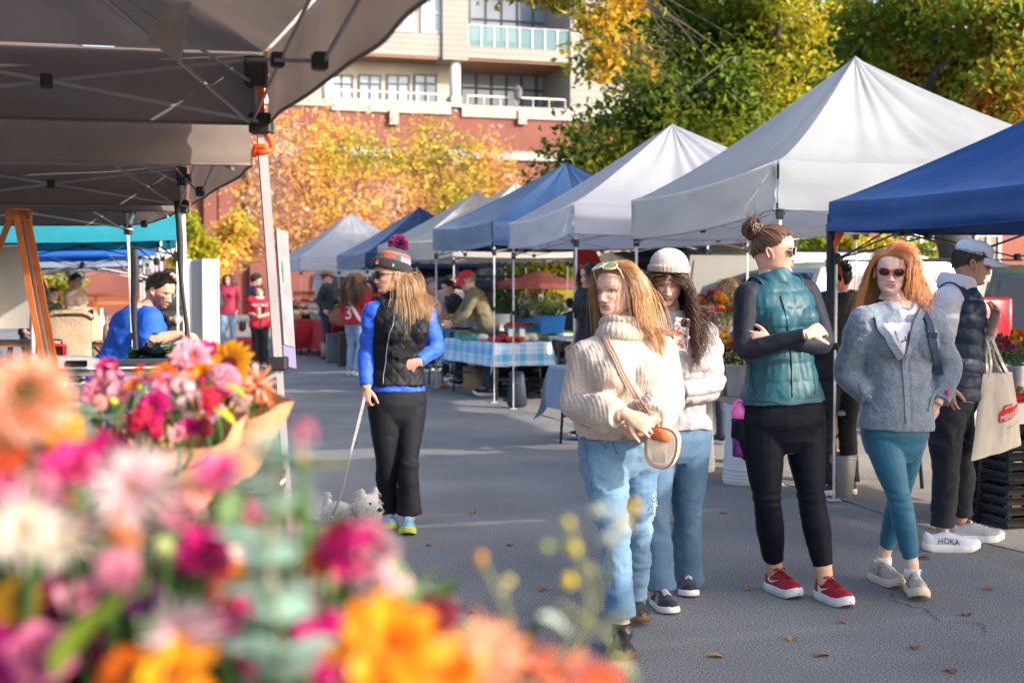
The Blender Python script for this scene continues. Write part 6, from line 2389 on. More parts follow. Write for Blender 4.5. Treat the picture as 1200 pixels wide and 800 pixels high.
 pts=c+q[:,None]*(L[:,None]*s[None])[...,None]+rg.normal(size=(n,1,3))*.003
 cc=np.array([(.45,.02,.14),(.10,.04,.30),(.55,.05,.10),(.05,.03,.12)])[rg.integers(0,4,n)]
 mb=MB()
 strands_mesh(mb,pts,np.array([.002,.0028,.0030,.0022]),cc)
 mb.ball(c,.035,10,0,(.2,.02,.1))
 mb.obj('pompom',mk('yarn',(1,1,1),.9,attr=True),o)
 return p,d
DW_,DWD=dog_woman()
#  the dog and its leash
def dog():
 d=8.0
 t=thing('dog','small shaggy white terrier standing by the feet of the woman with the pompom hat','dog',P(418,618,d)*[1,1,0])
 g0=G(424,624)
 dd=g0[1]
 f=nrm([.62,-.78,0])
 s=np.cross(f,UP)
 o=np.array([P(424,330,7.7)[0]-.07,7.7,0])
 mb=MB()
 W=lambda a,b,c:o+(f*a+s*b+UP*c)*.88
 mb.sweep([W(-.24,0,.22),W(-.16,0,.23),W(0,0,.22),W(.10,0,.23),W(.15,0,.25)],[(.055,.06),(.085,.09),(.08,.085),(.085,.10),(.05,.06)],16)
 mb.sweep([W(.10,0,.25),W(.15,0,.31),W(.18,0,.34)],[.065,.058,.05],14)
 hc=W(.22,-.0,.355)
 mb.ball(hc,(.065,.065,.06),16)
 mb.sweep([hc,hc+f*.06-UP*.012,hc+f*.10-UP*.02],[.05,.036,.026],12)
 for sg in(-1,1):
  mb.sweep([hc+s*sg*.035+UP*.035,hc+s*sg*.045+UP*.075,hc+s*sg*.048+UP*.10],[(.022,.014),(.016,.009),(.004,.004)],10)
  mb.sweep(smooth_path([W(.10,sg*.05,.20),W(.11,sg*.055,.12),W(.105,sg*.055,.05),W(.12,sg*.055,.018)],12,1),np.linspace(.036,.024,12),10)
  mb.sweep(smooth_path([W(-.17,sg*.05,.22),W(-.13,sg*.058,.15),W(-.20,sg*.058,.085),W(-.19,sg*.058,.03),W(-.165,sg*.058,.016)],14,1),np.linspace(.05,.022,14),10)
 mb.sweep(smooth_path([W(-.23,0,.25),W(-.28,0,.32),W(-.27,0,.38)],8,1),np.linspace(.025,.010,8),10)
 V,Fq,N=fuse(mb,.007,3)
 ob=MB()
 fur=mk('white_fur',(1,1,1),.85,attr=True,sheen=.3)
 ob.add(V,Fq,0,(.72,.66,.58))
 body=ob.obj('body',fur,t)
 rg=np.random.default_rng(5)
 k=rg.integers(0,len(V),11000)
 b=V[k]
 n=N[k]
 flow=n*.35-f*.55-UP*.6+rg.normal(size=n.shape)*.15
 flow/=np.linalg.norm(flow,axis=1)[:,None]
 L=rg.uniform(.018,.04,len(k))
 ss=np.linspace(0,1,5)[None,:,None]
 pts=b[:,None]+flow[:,None]*ss*L[:,None,None]+(rg.normal(size=(len(k),1,3))*.006-UP*.008)*ss**2
 c=np.array([.86,.81,.73])*rg.uniform(.75,1.15,(len(k),1))
 fb=MB()
 strands_mesh(fb,pts,np.linspace(.0024,.0010,5),c)
 fb.obj('coat',fur,t)
 q=MB()
 q.ball(hc+f*.112-UP*.015,(.014,.014,.011),10)
 for sg in(-1,1):
  q.ball(hc+f*.055+s*sg*.026+UP*.014,.0085,8)
 q.obj('nose_and_eyes',M_BLK,t)
 q=MB()
 q.lathe([(.066,-.008),(.07,0),(.066,.008)],20,W(.15,0,.30),align(f*.7+UP*.7))
 q.obj('collar',mk('red_collar',(.5,.05,.03),.6),t)
 ls=thing('leash','long grey ribbon leash between the woman with the pompom hat and the dog','leash',P(405,560,d))
 a,b=P(427,466,DWD-.15),P(401,575,7.75)
 c=P(389,606,7.65)
 q=MB()
 strap(q,[a+UP*.03,a,a*.66+b*.34,a*.33+b*.67+[-.004,0,0],b,c],.020,.003,[np.array([.45,-.9,0])]*3+[np.array([.9,-.4,0])]*3,n=40)
 q.obj('ribbon',mk('grey_webbing',(.20,.19,.20),.7,(.25,.24,.245),ns=30),ls)
 q=MB()
 q.sweep(spline([c,c+[.0,-.01,-.03],W(.14,-.05,.27)],10),.0035,6)
 q.ball(c,.012,8)
 q.obj('clip',M_METAL,ls)
dog()
#  vendor in the blue shirt
def blue_man():
 d=10.6
 J=jj(d,neck=(168,362,.0),shL=(176,376,-.18),shR=(172,372,.18),elL=(173,400,-.24),elR=(190,398,.16),wrL=(210,391,-.20),wrR=(214,393,.08),hipL=(131,446,-.09),hipR=(131,446,.09),knL=(142,520,-.09),anL=(136,560,-.1),knR=(136,520,.1),anR=(128,560,.1))
 J['anL'][2]=J['anR'][2]=.09
 for s in 'LR':
  J['kn'+s][2]=.5
 p=Person('dark haired bearded man in a bright blue short sleeved shirt bending over the vegetable table',J,sc=1.1,tw=1.12,td=1.2,aw=1.12,belly=.05,skin=np.array([.60,.31,.21]))
 hd=Head(P(189,341,d),72,22,0,H=.25)
 p.body(hd,voxel=.007,hands=[dict(wr=J['wrL'],fwd=nrm([1,.1,-.1]),palm=(0,.3,-1),thumb=1,curl=(.4,.5,.4),sc=1.1),dict(wr=J['wrR'],fwd=nrm([1,-.1,-.15]),palm=(0,.2,-1),thumb=-1,curl=(.4,.5,.4),sc=1.1)],male=True,brow=(.02,.015,.012),beard=((.03,.02,.015),.9))
 bl=mk('royal_cotton',(.006,.075,.46),.75,(.010,.09,.52),ns=8,bump=.001,bs=180)
 def sh(mb):
  p.torso(mb,.030,-.14,1.02,flare=.02)
  for sd in 'LR':
   p.arm(mb,sd,.030,0,.44)
 p.garment('shirt',bl,sh,.010,4,wr=.020,wsc=(7,7,9),seed=41)
 p.garment('jeans',DENIM2,lambda mb:(p.torso(mb,.014,-.28,.1),p.leg(mb,'L',.012,hem=(.07,.08)),p.leg(mb,'R',.012,hem=(.07,.08))),.012,3,seed=42)
 short_hair(p.root,hd,[(.012,.010,.009),(.022,.018,.015)],1500,(.83,.52,.22),.035,4)
 glasses(p.root,hd,M_BLK,mk('clear_lens',(.5,.5,.5),.05,alpha=.25),w=.14,h=.08,thick=.006,name='eyeglasses')
 mb=MB()
 mb.ball(hd.w([-.37 if hd.M[1,0]>0 else .37,-.06,.40]),.012,8)
 mb.obj('earbud',M_WHITE,p.root)
 for s in 'LR':
  a=J['an'+s]*[1,1,0]
  shoe(p.root,a-[.06,0,0],a+[.2,0,0],(M_BLK,M_WHITE,M_WHITE),.28)
blue_man()
#  people farther down the street
_L0=dict(neck=(0,0,1.44),shL=(-.175,0,1.385),shR=(.175,0,1.385),elL=(-.215,.02,1.12),elR=(.215,.02,1.12),wrL=(-.20,-.08,.90),wrR=(.20,-.08,.90),hipL=(-.085,0,.90),hipR=(.085,0,.90),knL=(-.09,-.02,.49),knR=(.09,-.02,.49),anL=(-.09,.02,.09),anR=(.09,.02,.09))
def cloth(name,c,v=.82):
 return mk(name,tuple(q*v for q in c),.8,tuple(min(1,q*1.15)for q in c),ns=9,bump=.0015,bs=120)
def passer(label,px,fy,ht,yaw,top,bot,haircol,hairL=.35,hat=None,pose=None,build=1.0,skin=SKN,shoes=None,lean=0,nohair=False,hem=(.065,.075),vox=.012,sleeve=.96,jacket=.022,hyaw=None,hp=3,male=False,beard=None,d=None,sidehair=None):
 d=d or F*CAMZ/(fy-330)
 k=ht/1.68
 o=P(px,330,d)*[1,1,0]
 a=math.radians(yaw)
 R=rotm(0,0,a)
 L=dict(_L0)
 L.update(pose or{})
 J={}
 for n,v in L.items():
  v=np.array(v,float)
  if lean and v[2]>.91:
   c=v-[0,0,.9]
   q=math.radians(lean)
   v=np.array([c[0],c[1]*math.cos(q)-c[2]*math.sin(q),.9+c[2]*math.cos(q)+c[1]*math.sin(q)])
  J[n]=o+R@(v*k)
 p=Person(label,J,sc=k,tw=build,td=build,skin=skin,aw=build,bust=0 if male else .012)
 hc=np.array([0,-.02,1.565])
 if lean:
  q=math.radians(lean)
  hc=np.array([0,-.02*math.cos(q)-(1.565-.9)*math.sin(q),.9+.665*math.cos(q)])
 hd=Head(o+R@(hc*k),yaw if hyaw is None else hyaw,hp+lean*.5,0,H=.232*(k if k>.9 else k*1.08))
 hands=[]
 for s in 'LR':
  f=J['wr'+s]-J['el'+s]
  hands.append(dict(wr=J['wr'+s],fwd=nrm(f),palm=R@np.array([.8 if s=='L' else-.8,-.3,0]),thumb=1 if s=='L' else-1,curl=(.4,.5,.4),sc=k))
 p.body(hd,voxel=.008,hands=hands,male=male,beard=beard,brow=tuple(np.array(haircol[0])*.8))
 p.garment('trousers',bot,lambda mb:(p.torso(mb,.012*k,-.28,.12),p.leg(mb,'L',.010,hem=hem),p.leg(mb,'R',.010,hem=hem)),vox,3,wr=.008,seed=int(px))
 p.garment('top',top,lambda mb:(p.torso(mb,jacket,-.12,1.03,flare=.02),p.arm(mb,'L',jacket*.8,0,sleeve),p.arm(mb,'R',jacket*.8,0,sleeve)),vox,4,wr=.012,wsc=(9,9,14),seed=int(px)+1)
 if not nohair:
  if hairL:
   hair(p.root,hd,420,hairL*k,haircol,vol=.05,caps=colliders(p,.085*k,.14*k,.08*k),grav=.30,hl=(.80,.57,.30),r=.0034,m=12,seed=int(px),zmax=.74 if hat else 2,kcap=1.07)
  else:
   short_hair(p.root,hd,haircol,420,(.82,.52,.20),.03,3,r=.003,zmax=.72 if hat else 2)
 if hat:
  hat(p,hd)
 sm=shoes or(M_BLK,M_WHITE,M_WHITE)
 for s in 'LR':
  a2=J['an'+s]*[1,1,0]
  f=R@np.array([0,-1,0])
  shoe(p.root,a2-f*.06,a2+f*.2,sm,.27*k)
 return p,hd
BROWN=[(.08,.04,.02),(.16,.08,.04),(.28,.16,.08)]
DARK=[(.015,.011,.009),(.03,.02,.015)]
BLOND=[(.34,.20,.09),(.5,.32,.16),(.6,.42,.24)]
JEANS=mk('denim_pale',(.20,.32,.46),.85,(.30,.42,.56),ns=6,detail=(150,.2))
BLKC=cloth('black_cloth',(.018,.018,.02))
RED=cloth('red_jersey',(.55,.012,.025))
PINKR=cloth('raspberry_sweat',(.55,.04,.09))
HALF=dict(elL=(-.20,.0,1.12),wrL=(-.05,-.25,1.08),elR=(.20,.0,1.12),wrR=(.06,-.25,1.07))
p,h=passer('woman in a raspberry sweatshirt and pale jeans walking left of the grey pole',268,415,1.70,-8,PINKR,JEANS,BROWN,.32,pose=dict(anL=(-.10,-.15,.09),knL=(-.09,-.16,.5),wrL=(-.2,-.1,.92)))
bt=thing('shoulder_bag','brown bag on the shoulder of the woman in the raspberry sweatshirt','handbag',p.root.location)
mb=MB()
proj_strap(mb,p.parts['top'],[(276,341),(280,356),(281,375)],29,.05,.01)
mb.obj('strap',mk('brown_strap',(.10,.05,.03),.6),bt)
mb=MB()
mb.box(P(284,382,28.6),(.12,.26,.22),bev=.04)
mb.obj('bag_body',_MC['brown_strap'],bt)
p,h=passer('girl in a red football jersey with a white number and black flared trousers',304,431,1.47,8,RED,BLKC,BROWN,.12,pose=HALF,sleeve=.5,jacket=.035,hem=(.07,.10),shoes=(mk('red_shoe',(.5,.04,.03),.6),M_WHITE,M_WHITE))
V,N=p.parts['top']
for txt,px,py,sz in(('1',304,365,13),('ARKANSAS',304,357,4.2)):
 tv,tf=text_mesh(txt,sz)
 mb=MB()
 mb.add([on_surface(V,N,P(px+x,py-y,25),off=.008)[0]for x,y,_ in tv],tf)
 mb.obj('number' if txt=='1' else 'lettering',M_WHITE,p.root,smooth=False)
mb=MB()
mb.lathe(spline([(.07,-.02),(.10,-.01),(.095,.02),(.07,.03)],8),20,p.spine(.99))
mb.obj('collar',M_WHITE,p.root)
bt=thing('belt_bag','small black bag worn across the front of the girl in the red jersey','handbag',p.root.location)
mb=MB()
proj_strap(mb,(V,N),[(312,352),(309,368),(303,386)],25,.03,.01)
mb.obj('strap',M_BLK,bt)
mb=MB()
mb.box(P(303,388,F*CAMZ/101-.32),(.17,.06,.14),bev=.03)
mb.obj('bag_body',M_BLK,bt)
TW2=cloth('dark_tweed',(.03,.033,.042))
def fedora(p,hd):
 brimhat(p.root,hd,mk('brown_felt',(.28,.13,.06),.85),mk('hat_ribbon',(.06,.03,.02),.7))
def blackhat(p,hd):
 brimhat(p.root,hd,M_BLK,M_BLK,brim=.26)
p,h=passer('man in a brown felt hat, dark jacket and fur topped boots',383,421,1.74,82,TW2,DENIM_D,[(.12,.08,.06),(.2,.15,.12)],0,hat=fedora,male=True,pose=dict(elL=(-.21,.12,1.14),wrL=(-.2,.0,.95),elR=(.2,-.06,1.12),wrR=(.08,-.26,1.1)),hem=(.05,.05),shoes=(mk('brown_suede',(.16,.07,.035),.85),M_BLK,M_BLK))
for s in 'LR':
 mb=MB()
 a=p.J['an'+s]
 mb.sweep([a-UP*.04,a+UP*.1,a+UP*.24],[.07,.075,.085],14)
 mb.obj('fur_cuff',mk('tan_fur',(.50,.36,.22),.95,(.40,.27,.16),ns=40,bump=.01,bs=60),p.root)
dr=thing('drum','brown hand drum carried by the man in the felt hat','drum',P(398,372,26.9))
mb=MB()
mb.lathe(spline([(.001,-.16),(.16,-.15),(.21,0),(.19,.12),(.17,.13),(.001,.13)],16),24,P(398,373,26.9),align([.3,-.9,.3]))
mb.obj('drum_body',mk('red_wood',(.32,.09,.035),.45),dr)
p,h=passer('woman with long brown hair seen from behind in a red jersey and pale jeans',416,440,1.70,152,RED,JEANS,BROWN,.52,jacket=.04,pose=dict(anL=(-.1,.12,.09)),shoes=(M_WHITE,M_WHITE,M_WHITE))
V,N=p.parts['top']
tv,tf=text_mesh('3',22)
mb=MB()
mb.add([on_surface(V,N,P(408+x*.8,367-y,22),off=.010)[0]for x,y,_ in tv],tf)
mb.obj('number',M_WHITE,p.root,smooth=False)
mb=MB()
proj_strap(mb,(V,N),[(409,352),(416,366),(425,377)],22,.05,.012,.014)
mb.obj('sash',M_WHITE,p.root)
passer('young person with dark hair facing the woman in the red jersey',433,433,1.56,-20,RED,BLKC,DARK,.3)
passer('person in a flat black hat behind the woman in the pompom hat',441,428,1.66,-30,BLKC,BLKC,DARK,0,hat=blackhat,male=True)
OLV=cloth('olive_fleece',(.17,.14,.075))
def redcap(p,hd):
 ballcap(p.root,hd,mk('red_cap',(.62,.03,.035),.8),z0=.66,tall=1.08,tilt=4,bdown=.16)
passer('vendor in an olive jacket and red cap leaning over the apple baskets',572,0,1.74,-80,OLV,DENIM_D,[(.3,.28,.26),(.4,.38,.36)],0,hat=redcap,male=True,d=18.6,lean=24,pose=dict(elL=(-.22,-.22,1.2),wrL=(-.16,-.42,1.16),elR=(.22,-.22,1.2),wrR=(.14,-.44,1.16)))
passer('customer in a black top bowing beside the vendor in the olive jacket',541,0,1.60,-70,BLKC,BLKC,DARK,0,male=True,d=20.2,lean=18)
passer('woman with sunglasses on dark hair standing behind the apple table',528,0,1.64,30,cloth('grey_pink',(.35,.27,.27)),BLKC,DARK,.2,d=21.5)
passer('person in a grey knit cap near the blue car behind the pompom hat woman',505,0,1.60,40,cloth('faded_grey',(.24,.22,.22)),BLKC,DARK,0,d=23.6,hat=lambda p,hd:beanie(p.root,hd,mk('grey_knit',(.22,.20,.20),.9),z0=.62,ribs=30,brim=.14,tall=1.1))
passer('vendor with curly dark hair and black shirt behind the cream jumper',693,0,1.72,-60,BLKC,DENIM_D,DARK,.22,d=13.4,sleeve=.42,vox=.010)
passer('blonde vendor in a grey cardigan behind the bench of flower buckets',856,0,1.58,-150,cloth('grey_cardigan',(.40,.38,.38)),DENIM_D,BLOND,.36,d=13.0)
passer('person in a black jacket at the stall between the teal vest and the blue fleece',984,0,1.70,200,BLKC,BLKC,DARK,0,d=9.9,male=True,nohair=False)
passer('woman with a bun in a beige jumper sorting bread at the far left stall',88,0,1.66,75,cloth('oatmeal',(.50,.38,.30)),DENIM_D,BROWN,0,d=20.5,pose=HALF)
passer('child in a dark green jacket beside the woman in the beige jumper',60,0,1.44,70,cloth('bottle_green',(.04,.07,.06)),DENIM_D,BROWN,0,d=20.0,pose=HALF)
passer('woman with long black hair behind the orange wooden frame on the left',37,0,1.66,60,BLKC,BLKC,DARK,.45,d=18.5)
passer('shopper in a black quilted jacket and jeans between the two tent poles on the left',199,0,1.70,30,BLKC,JEANS,DARK,.2,d=17.0,pose=HALF)
passer('shopper in a lilac top and black trousers behind the grey display board',213,0,1.62,-20,cloth('lilac_cotton',(.46,.30,.46)),BLKC,BROWN,.3,d=19.5)
passer('person in a dark sleeve partly hidden by the grey display board',244,0,1.66,160,cloth('charcoal',(.04,.045,.055)),DENIM2,DARK,0,d=24.5,pose=dict(elR=(.3,.1,1.15),wrR=(.15,.05,1.0),elL=(-.32,.1,1.15),wrL=(-.15,.05,1.0)))
passer('person in a black beanie and navy coat behind the girl in the red jersey',300,0,1.70,120,cloth('navy_coat',(.03,.05,.10)),BLKC,DARK,0,d=27.5,hat=lambda p,hd:beanie(p.root,hd,BLKC,z0=.62,ribs=30,brim=.14,tall=1.1))
passer('man in a red top walking behind the woman in the raspberry sweatshirt',252,0,1.70,10,cloth('red_cotton',(.50,.05,.04)),DENIM2,BROWN,0,d=33,male=True)
#  flowers
M_PET=mk('petal',(1,1,1),.55,attr=True,trl=.30,spec=.3,sheen=.15)
M_GRN=mk('plant_green',(1,1,1),.55,attr=True,trl=.22,spec=.35)
def petal_ring(mb,n,L,w,elev,r0=.06,z0=0.0,droop=.25,c0=(1,0,0),c1=(1,0,0),cup=.2,tip=.7,jit=.12,rot=0.0,seed=0,ns=6):
 rg=np.random.default_rng(seed)
 t=np.linspace(0,1,ns)
 s=np.array([-1,-.5,0,.5,1.0])
 for k in range(n):
  a=rot+2*PI*k/n+rg.normal()*jit*.5
  e=elev+rg.normal()*jit
  l=L*(1+rg.normal()*jit*.5)
  r=r0+l*(t*math.cos(e))
  z=z0+l*(t*math.sin(e)-droop*t**2)
  ww=w*np.sin(PI*np.clip(t*.86+.07,0,1)**tip)**.8
  x=r[:,None]+0*s
  y=ww[:,None]*s
  zz=z[:,None]+cup*ww[:,None]*s**2
  c,q=math.cos(a),math.sin(a)
  Pm=np.stack([x*c-y*q,x*q+y*c,zz],-1)
  cc=np.asarray(c0)[None]*(1-t[:,None])+np.asarray(c1)[None]*t[:,None]
  cc=cc*(1+rg.normal()*.10)
  mb.grid(Pm,0,np.repeat(cc[:,None],5,1))
def disc(mb,r,h,col,n=90,seed=0):
 rg=np.random.default_rng(seed)
 mb.ball((0,0,0),(r,r,h),12,0,np.asarray(col)*.7)
 for k in range(n):
  a,q=k*2.39996,math.sqrt((k+.5)/n)
  mb.ball((r*q*math.cos(a),r*q*math.sin(a),h*math.sqrt(max(0,1-q*q))+.01),r*.085,5,0,np.asarray(col)*rg.uniform(.7,1.3))
def bloom(kind,c,c2=None,seed=0):
 """unit-radius flower head facing +z"""
 c=np.asarray(c,float)
 c2=c if c2 is None else np.asarray(c2,float)
 m=MB()
 rg=np.random.default_rng(seed)
 if kind=='daisy':
  petal_ring(m,19,.86,.125,.12,.16,0,.12,c,c2,seed=seed)
  petal_ring(m,17,.74,.115,.32,.14,.03,.12,c,c2,seed=seed+1,rot=.2)
  disc(m,.24,.13,(.62,.34,.02),60,seed)
 elif kind=='spider':
  for i,(n,L,e)in enumerate(((22,.92,.05),(20,.85,.3),(16,.7,.55),(10,.45,.85))):
   petal_ring(m,n,L,.055,e,.10,.02*i,.15,c,c2,cup=1.2,tip=.6,seed=seed+i,rot=i*.31,jit=.2)
  disc(m,.20,.12,(.70,.42,.04),40,seed)
 elif kind=='sun':
  petal_ring(m,18,.70,.16,.05,.32,0,.1,c*[.9,.7,.5],c,seed=seed,tip=.9)
  petal_ring(m,16,.62,.15,.3,.32,.03,.12,c*[.9,.7,.5],c,seed=seed+1,rot=.18,tip=.9)
  disc(m,.36,.12,c2 if c2 is not c else(.10,.02,.02),130,seed)
 elif kind=='lily':
  petal_ring(m,7,.92,.27,.25,.08,0,.30,c*.8,c,cup=.25,tip=.85,seed=seed,jit=.2)
  petal_ring(m,6,.70,.24,.65,.06,.03,.20,c*.85,c2,cup=.4,tip=.85,seed=seed+1,rot=.45,jit=.2)
  petal_ring(m,5,.40,.16,1.0,.04,.05,.1,c*.7,c2,cup=.5,seed=seed+2,jit=.25)
 elif kind=='zinnia':
  for i,(n,L,e)in enumerate(((16,.84,.02),(15,.72,.2),(13,.58,.45),(9,.4,.8))):
   petal_ring(m,n,L,.17,e,.12,.03*i,.12,c*.8,c2,cup=.3,tip=.85,seed=seed+i,rot=i*.4)
  disc(m,.20,.16,(.75,.25,.03),50,seed)
 elif kind=='dahlia':
  n=150
  for k in range(n):
   q=k/n
   th=math.acos(1-1.45*q)
   a=k*2.39996
   L=.34*(.5+q*.7)
   pm=MB()
   petal_ring(pm,1,L,.115*(.6+q*.6),.15,0,0,-.25,c*(.75+.1*q),c2 if(k%3)else c,cup=1.4,tip=.8,seed=seed+k,ns=5)
   ct,st=math.cos(th),math.sin(th)
   ca,sa=math.cos(a),math.sin(a)
   X=np.array([ct*ca*.6+st*ca*.8,ct*sa*.6+st*sa*.8,ct*.8-st*.35])
   Z=np.array([st*ca,st*sa,ct])
   X=nrm(X-Z*np.dot(X,Z)*.4)
   Y=nrm(np.cross(Z,X))
   Z=np.cross(X,Y)
   M=np.eye(4)
   M[:3,:3]=np.stack([X,Y,Z],1)
   M[:3,3]=np.array([st*ca,st*sa,ct*.8-.1])*.62
   m.merge(pm,M)
 elif kind=='pom':
  n=240
  k=np.arange(n)
  z=1-1.7*(k+.5)/n
  r=np.sqrt(1-z*z)
  a=k*2.39996
  D=np.stack([r*np.cos(a),r*np.sin(a),z],1)
  m.ball((0,0,0),.80,14,0,c*.7)
  for i in range(n):
   Mx=align(D[i])@np.diag([.13,.13,.22])
   m.ball(D[i]*.82,1,6,0,(c if i%2 else c2)*rg.uniform(.8,1.2),Mx)
 elif kind=='rose':
  for i in range(7):
   n=3+i//2
   R=.18+.11*i
   petal_ring(m,n,R*1.15,R*.78,1.15-i*.13,R*.15,-.1,-.02-.03*i,c*.85,c2,cup=-.35 if i>3 else .5,tip=.75,seed=seed+i,rot=i*.9,jit=.1)
 elif kind=='celosia':
  t,z=np.linspace(-PI,PI,70),np.linspace(-PI/2,PI/2,36)
  Z,T_=np.meshgrid(z,t,indexing='ij')
  d=np.stack([np.cos(Z)*np.cos(T_),np.cos(Z)*np.sin(T_),np.sin(Z)],-1)
  f=fbm(d.reshape(-1,3)*4+seed,seed,3).reshape(Z.shape)
  rr=.75+.30*np.abs(f)
  Pm=d*rr[...,None]*np.array([1.1,.7,.8])
  m.grid(Pm,0,c*(.75+.5*np.clip(np.abs(f),0,1))[...,None])
 elif kind=='amaranth':
  for k in range(26):
   a,e=rg.uniform(0,6.28),rg.uniform(.1,1.3)
   dv=np.array([math.cos(a)*math.cos(e),math.sin(a)*math.cos(e),math.sin(e)])
   m.sweep(spline([dv*.1,dv*.6,dv*1.0+[0,0,-.12]],7),np.linspace(.07,.025,7),6,0,(c if k%3 else c2)*rg.uniform(.85,1.15))
 elif kind=='cluster':
  for k in range(16):
   dv=rg.normal(size=3)
   dv=dv/np.linalg.norm(dv)*rg.uniform(.35,.8)
   dv[2]=abs(dv[2])*.7
   pm=MB()
   petal_ring(pm,5,.3,.15,.5,.02,0,.1,c*.9,c2,cup=.4,seed=seed+k,ns=4)
   M=np.eye(4)
   M[:3,:3]=align(dv+rg.normal(size=3)*.2)
   M[:3,3]=dv
   m.merge(pm,M)
 elif kind=='bud':
  m.lathe(spline([(.001,1.0),(.3,.8),(.62,.2),(.6,-.4),(.3,-.85),(.001,-.9)],14),14,col=c)
 return m
def leaf_blade(mb,o,d,L,w,col,up=UP,bend=.25,cup=.25,n=8,tip=.8):
 d=nrm(d)
 s=nrm(np.cross(d,up))
 u=np.cross(s,d)
 t=np.linspace(0,1,n)
 ww=w*np.sin(PI*np.clip(t*.94+.03,0,1)**tip)**.9
 q=np.array([-1,-.5,0,.5,1.0])
 Pm=np.asarray(o)[None,None]+d*(t*L)[:,None,None]+u*(-bend*L*t**2)[:,None,None]+s*(ww[:,None]*q)[...,None]+u*(cup*ww[:,None]*np.abs(q))[...,None]
 mb.grid(Pm,0,np.asarray(col)*(1+.15*RNG.normal()))
FG={}
STEMG=(.06,.13,.03)
def bouquet(label,foot,group,cat='bouquet',name='flower_bouquet'):
 b=thing(name,label,cat,foot,group)
 FG[b.name]=[b,np.asarray(foot,float),MB(),MB()]
 return b
def add_bloom(b,kind,pos,r,c,c2=None,face=None,stem=True,label=None):
 """one flower head of bouquet b at world pos, radius r, facing 'face'"""
 ent=FG[b.name]
 if face is None:
  face=np.array([0,-.75,.65])+RNG.normal(size=3)*.35
 m=bloom(kind,c,c2,int(RNG.integers(1,9999)))
 M=np.eye(4)
 M[:3,:3]=align(face)@rotm(0,0,RNG.uniform(0,6.28))*r
 M[:3,3]=pos
 q=MB()
 q.merge(m,M)
 o=q.obj('flower',M_PET,b)
 if label:
  o['label']=label
 if stem:
  ft=ent[1]
  pos=np.asarray(pos,float)
  e=ft+(pos-ft)*.25*[1,1,0]+[0,0,.02]
  ent[2].sweep(spline([pos-nrm(face)*r*.15,pos-nrm(face)*r*.6-UP*.04,pos*.5+e*.5+[0,0,-.02],e],9),.0028,5,0,np.array(STEMG)*RNG.uniform(.7,1.4))
 return o
def add_leaf(b,pos,d,L,w,col):
 leaf_blade(FG[b.name][3],pos,d,L,w,col)
def finish(b):
 e=FG[b.name]
 if e[2].n:
  e[2].obj('stem',M_GRN,b)
 if e[3].n:
  e[3].obj('foliage',M_GRN,b)
def filler(b,lo,hi,n,L=.07,w=.014,cols=((.05,.12,.02),(.10,.18,.04),(.03,.08,.02))):
 lo,hi=np.asarray(lo),np.asarray(hi)
 for k in range(n):
  p=lo+RNG.uniform(size=3)*(hi-lo)
  add_leaf(b,p,RNG.normal(size=3)+[0,0,.8],L*RNG.uniform(.6,1.4),w*RNG.uniform(.7,1.4),cols[RNG.integers(len(cols))])
def eucalyptus(b,pts,r,n,col=(.16,.28,.22)):
 p=spline(pts,n)
 FG[b.name][2].sweep(p,.0025,5,0,(.20,.22,.14))
 for k in range(1,n):
  for s in(-1,1):
   a=k*1.57+(0 if s>0 else PI)
   dv=np.array([math.cos(a),math.sin(a)*.6,.25])
   q=MB()
   rr=r*RNG.uniform(.75,1.15)*(1-.35*k/n)
   leaf_blade(FG[b.name][3],p[k],dv,rr*1.9,rr,np.array(col)*RNG.uniform(.8,1.3),bend=.1,cup=.1,tip=.9)
def kraft(b,foot,rim,h,r0,r1,tilt=(0,0,1),mat=None,seed=0):
 """crumpled paper cone"""
 n,m=60,14
 t=np.linspace(-PI,PI,n)
 s=np.linspace(0,1,m)
 S,Tt=np.meshgrid(s,t,indexing='ij')
 rr=r0+(r1-r0)*S**.8
 wv=1+.07*np.sin(Tt*5+seed)*S+.05*fbm(np.stack([Tt*2.2,S*3,0*S+seed],-1).reshape(-1,3),seed,3).reshape(S.shape)
 z=h*S+.05*h*np.sin(Tt*3+1+seed)*S**2+.12*h*(np.cos(Tt)*.5)*S
 Pm=np.stack([rr*wv*np.cos(Tt),rr*wv*np.sin(Tt),z],-1)
 M=align(tilt)
 q=MB()
 q.sheet((Pm.reshape(-1,3)@M.T+np.asarray(foot)).reshape(Pm.shape),.0012)
 return q.obj('paper_wrap',mat or mk('kraft_paper',(.60,.30,.15),.8,(.66,.36,.19),ns=6,bump=.003,bs=30,trl=.15),b)
MAG,HOT,PNK,PAL=(.42,.001,.11),(.62,.006,.20),(.74,.15,.31),(.78,.38,.45)
ORA,YEL,COR,PEA=(.80,.15,.001),(.84,.40,.004),(.78,.09,.022),(.80,.29,.13)
CRM,WHT,DRD,PUR=(.80,.66,.50),(.80,.74,.68),(.20,.004,.025),(.22,.02,.22)
fgb=[bouquet('coral dahlias and orange blooms at the left edge, nearest bunch to the camera',(-.44,1.05,.80),'bunches of flowers in the foreground'),bouquet('bunch with white spider daisies and hot pink blooms in the lower left foreground',(-.27,1.0,.80),'bunches of flowers in the foreground'),bouquet('bunch with grey green eucalyptus and magenta stocks in the foreground',(-.14,1.0,.80),'bunches of flowers in the foreground'),bouquet('bunch with large orange zinnias and trailing yellow buds at the bottom of the foreground',(-.02,.95,.80),'bunches of flowers in the foreground')]
def fgpick(px):
 return fgb[0]if px<95 else fgb[1]if px<255 else fgb[2]if px<400 else fgb[3]
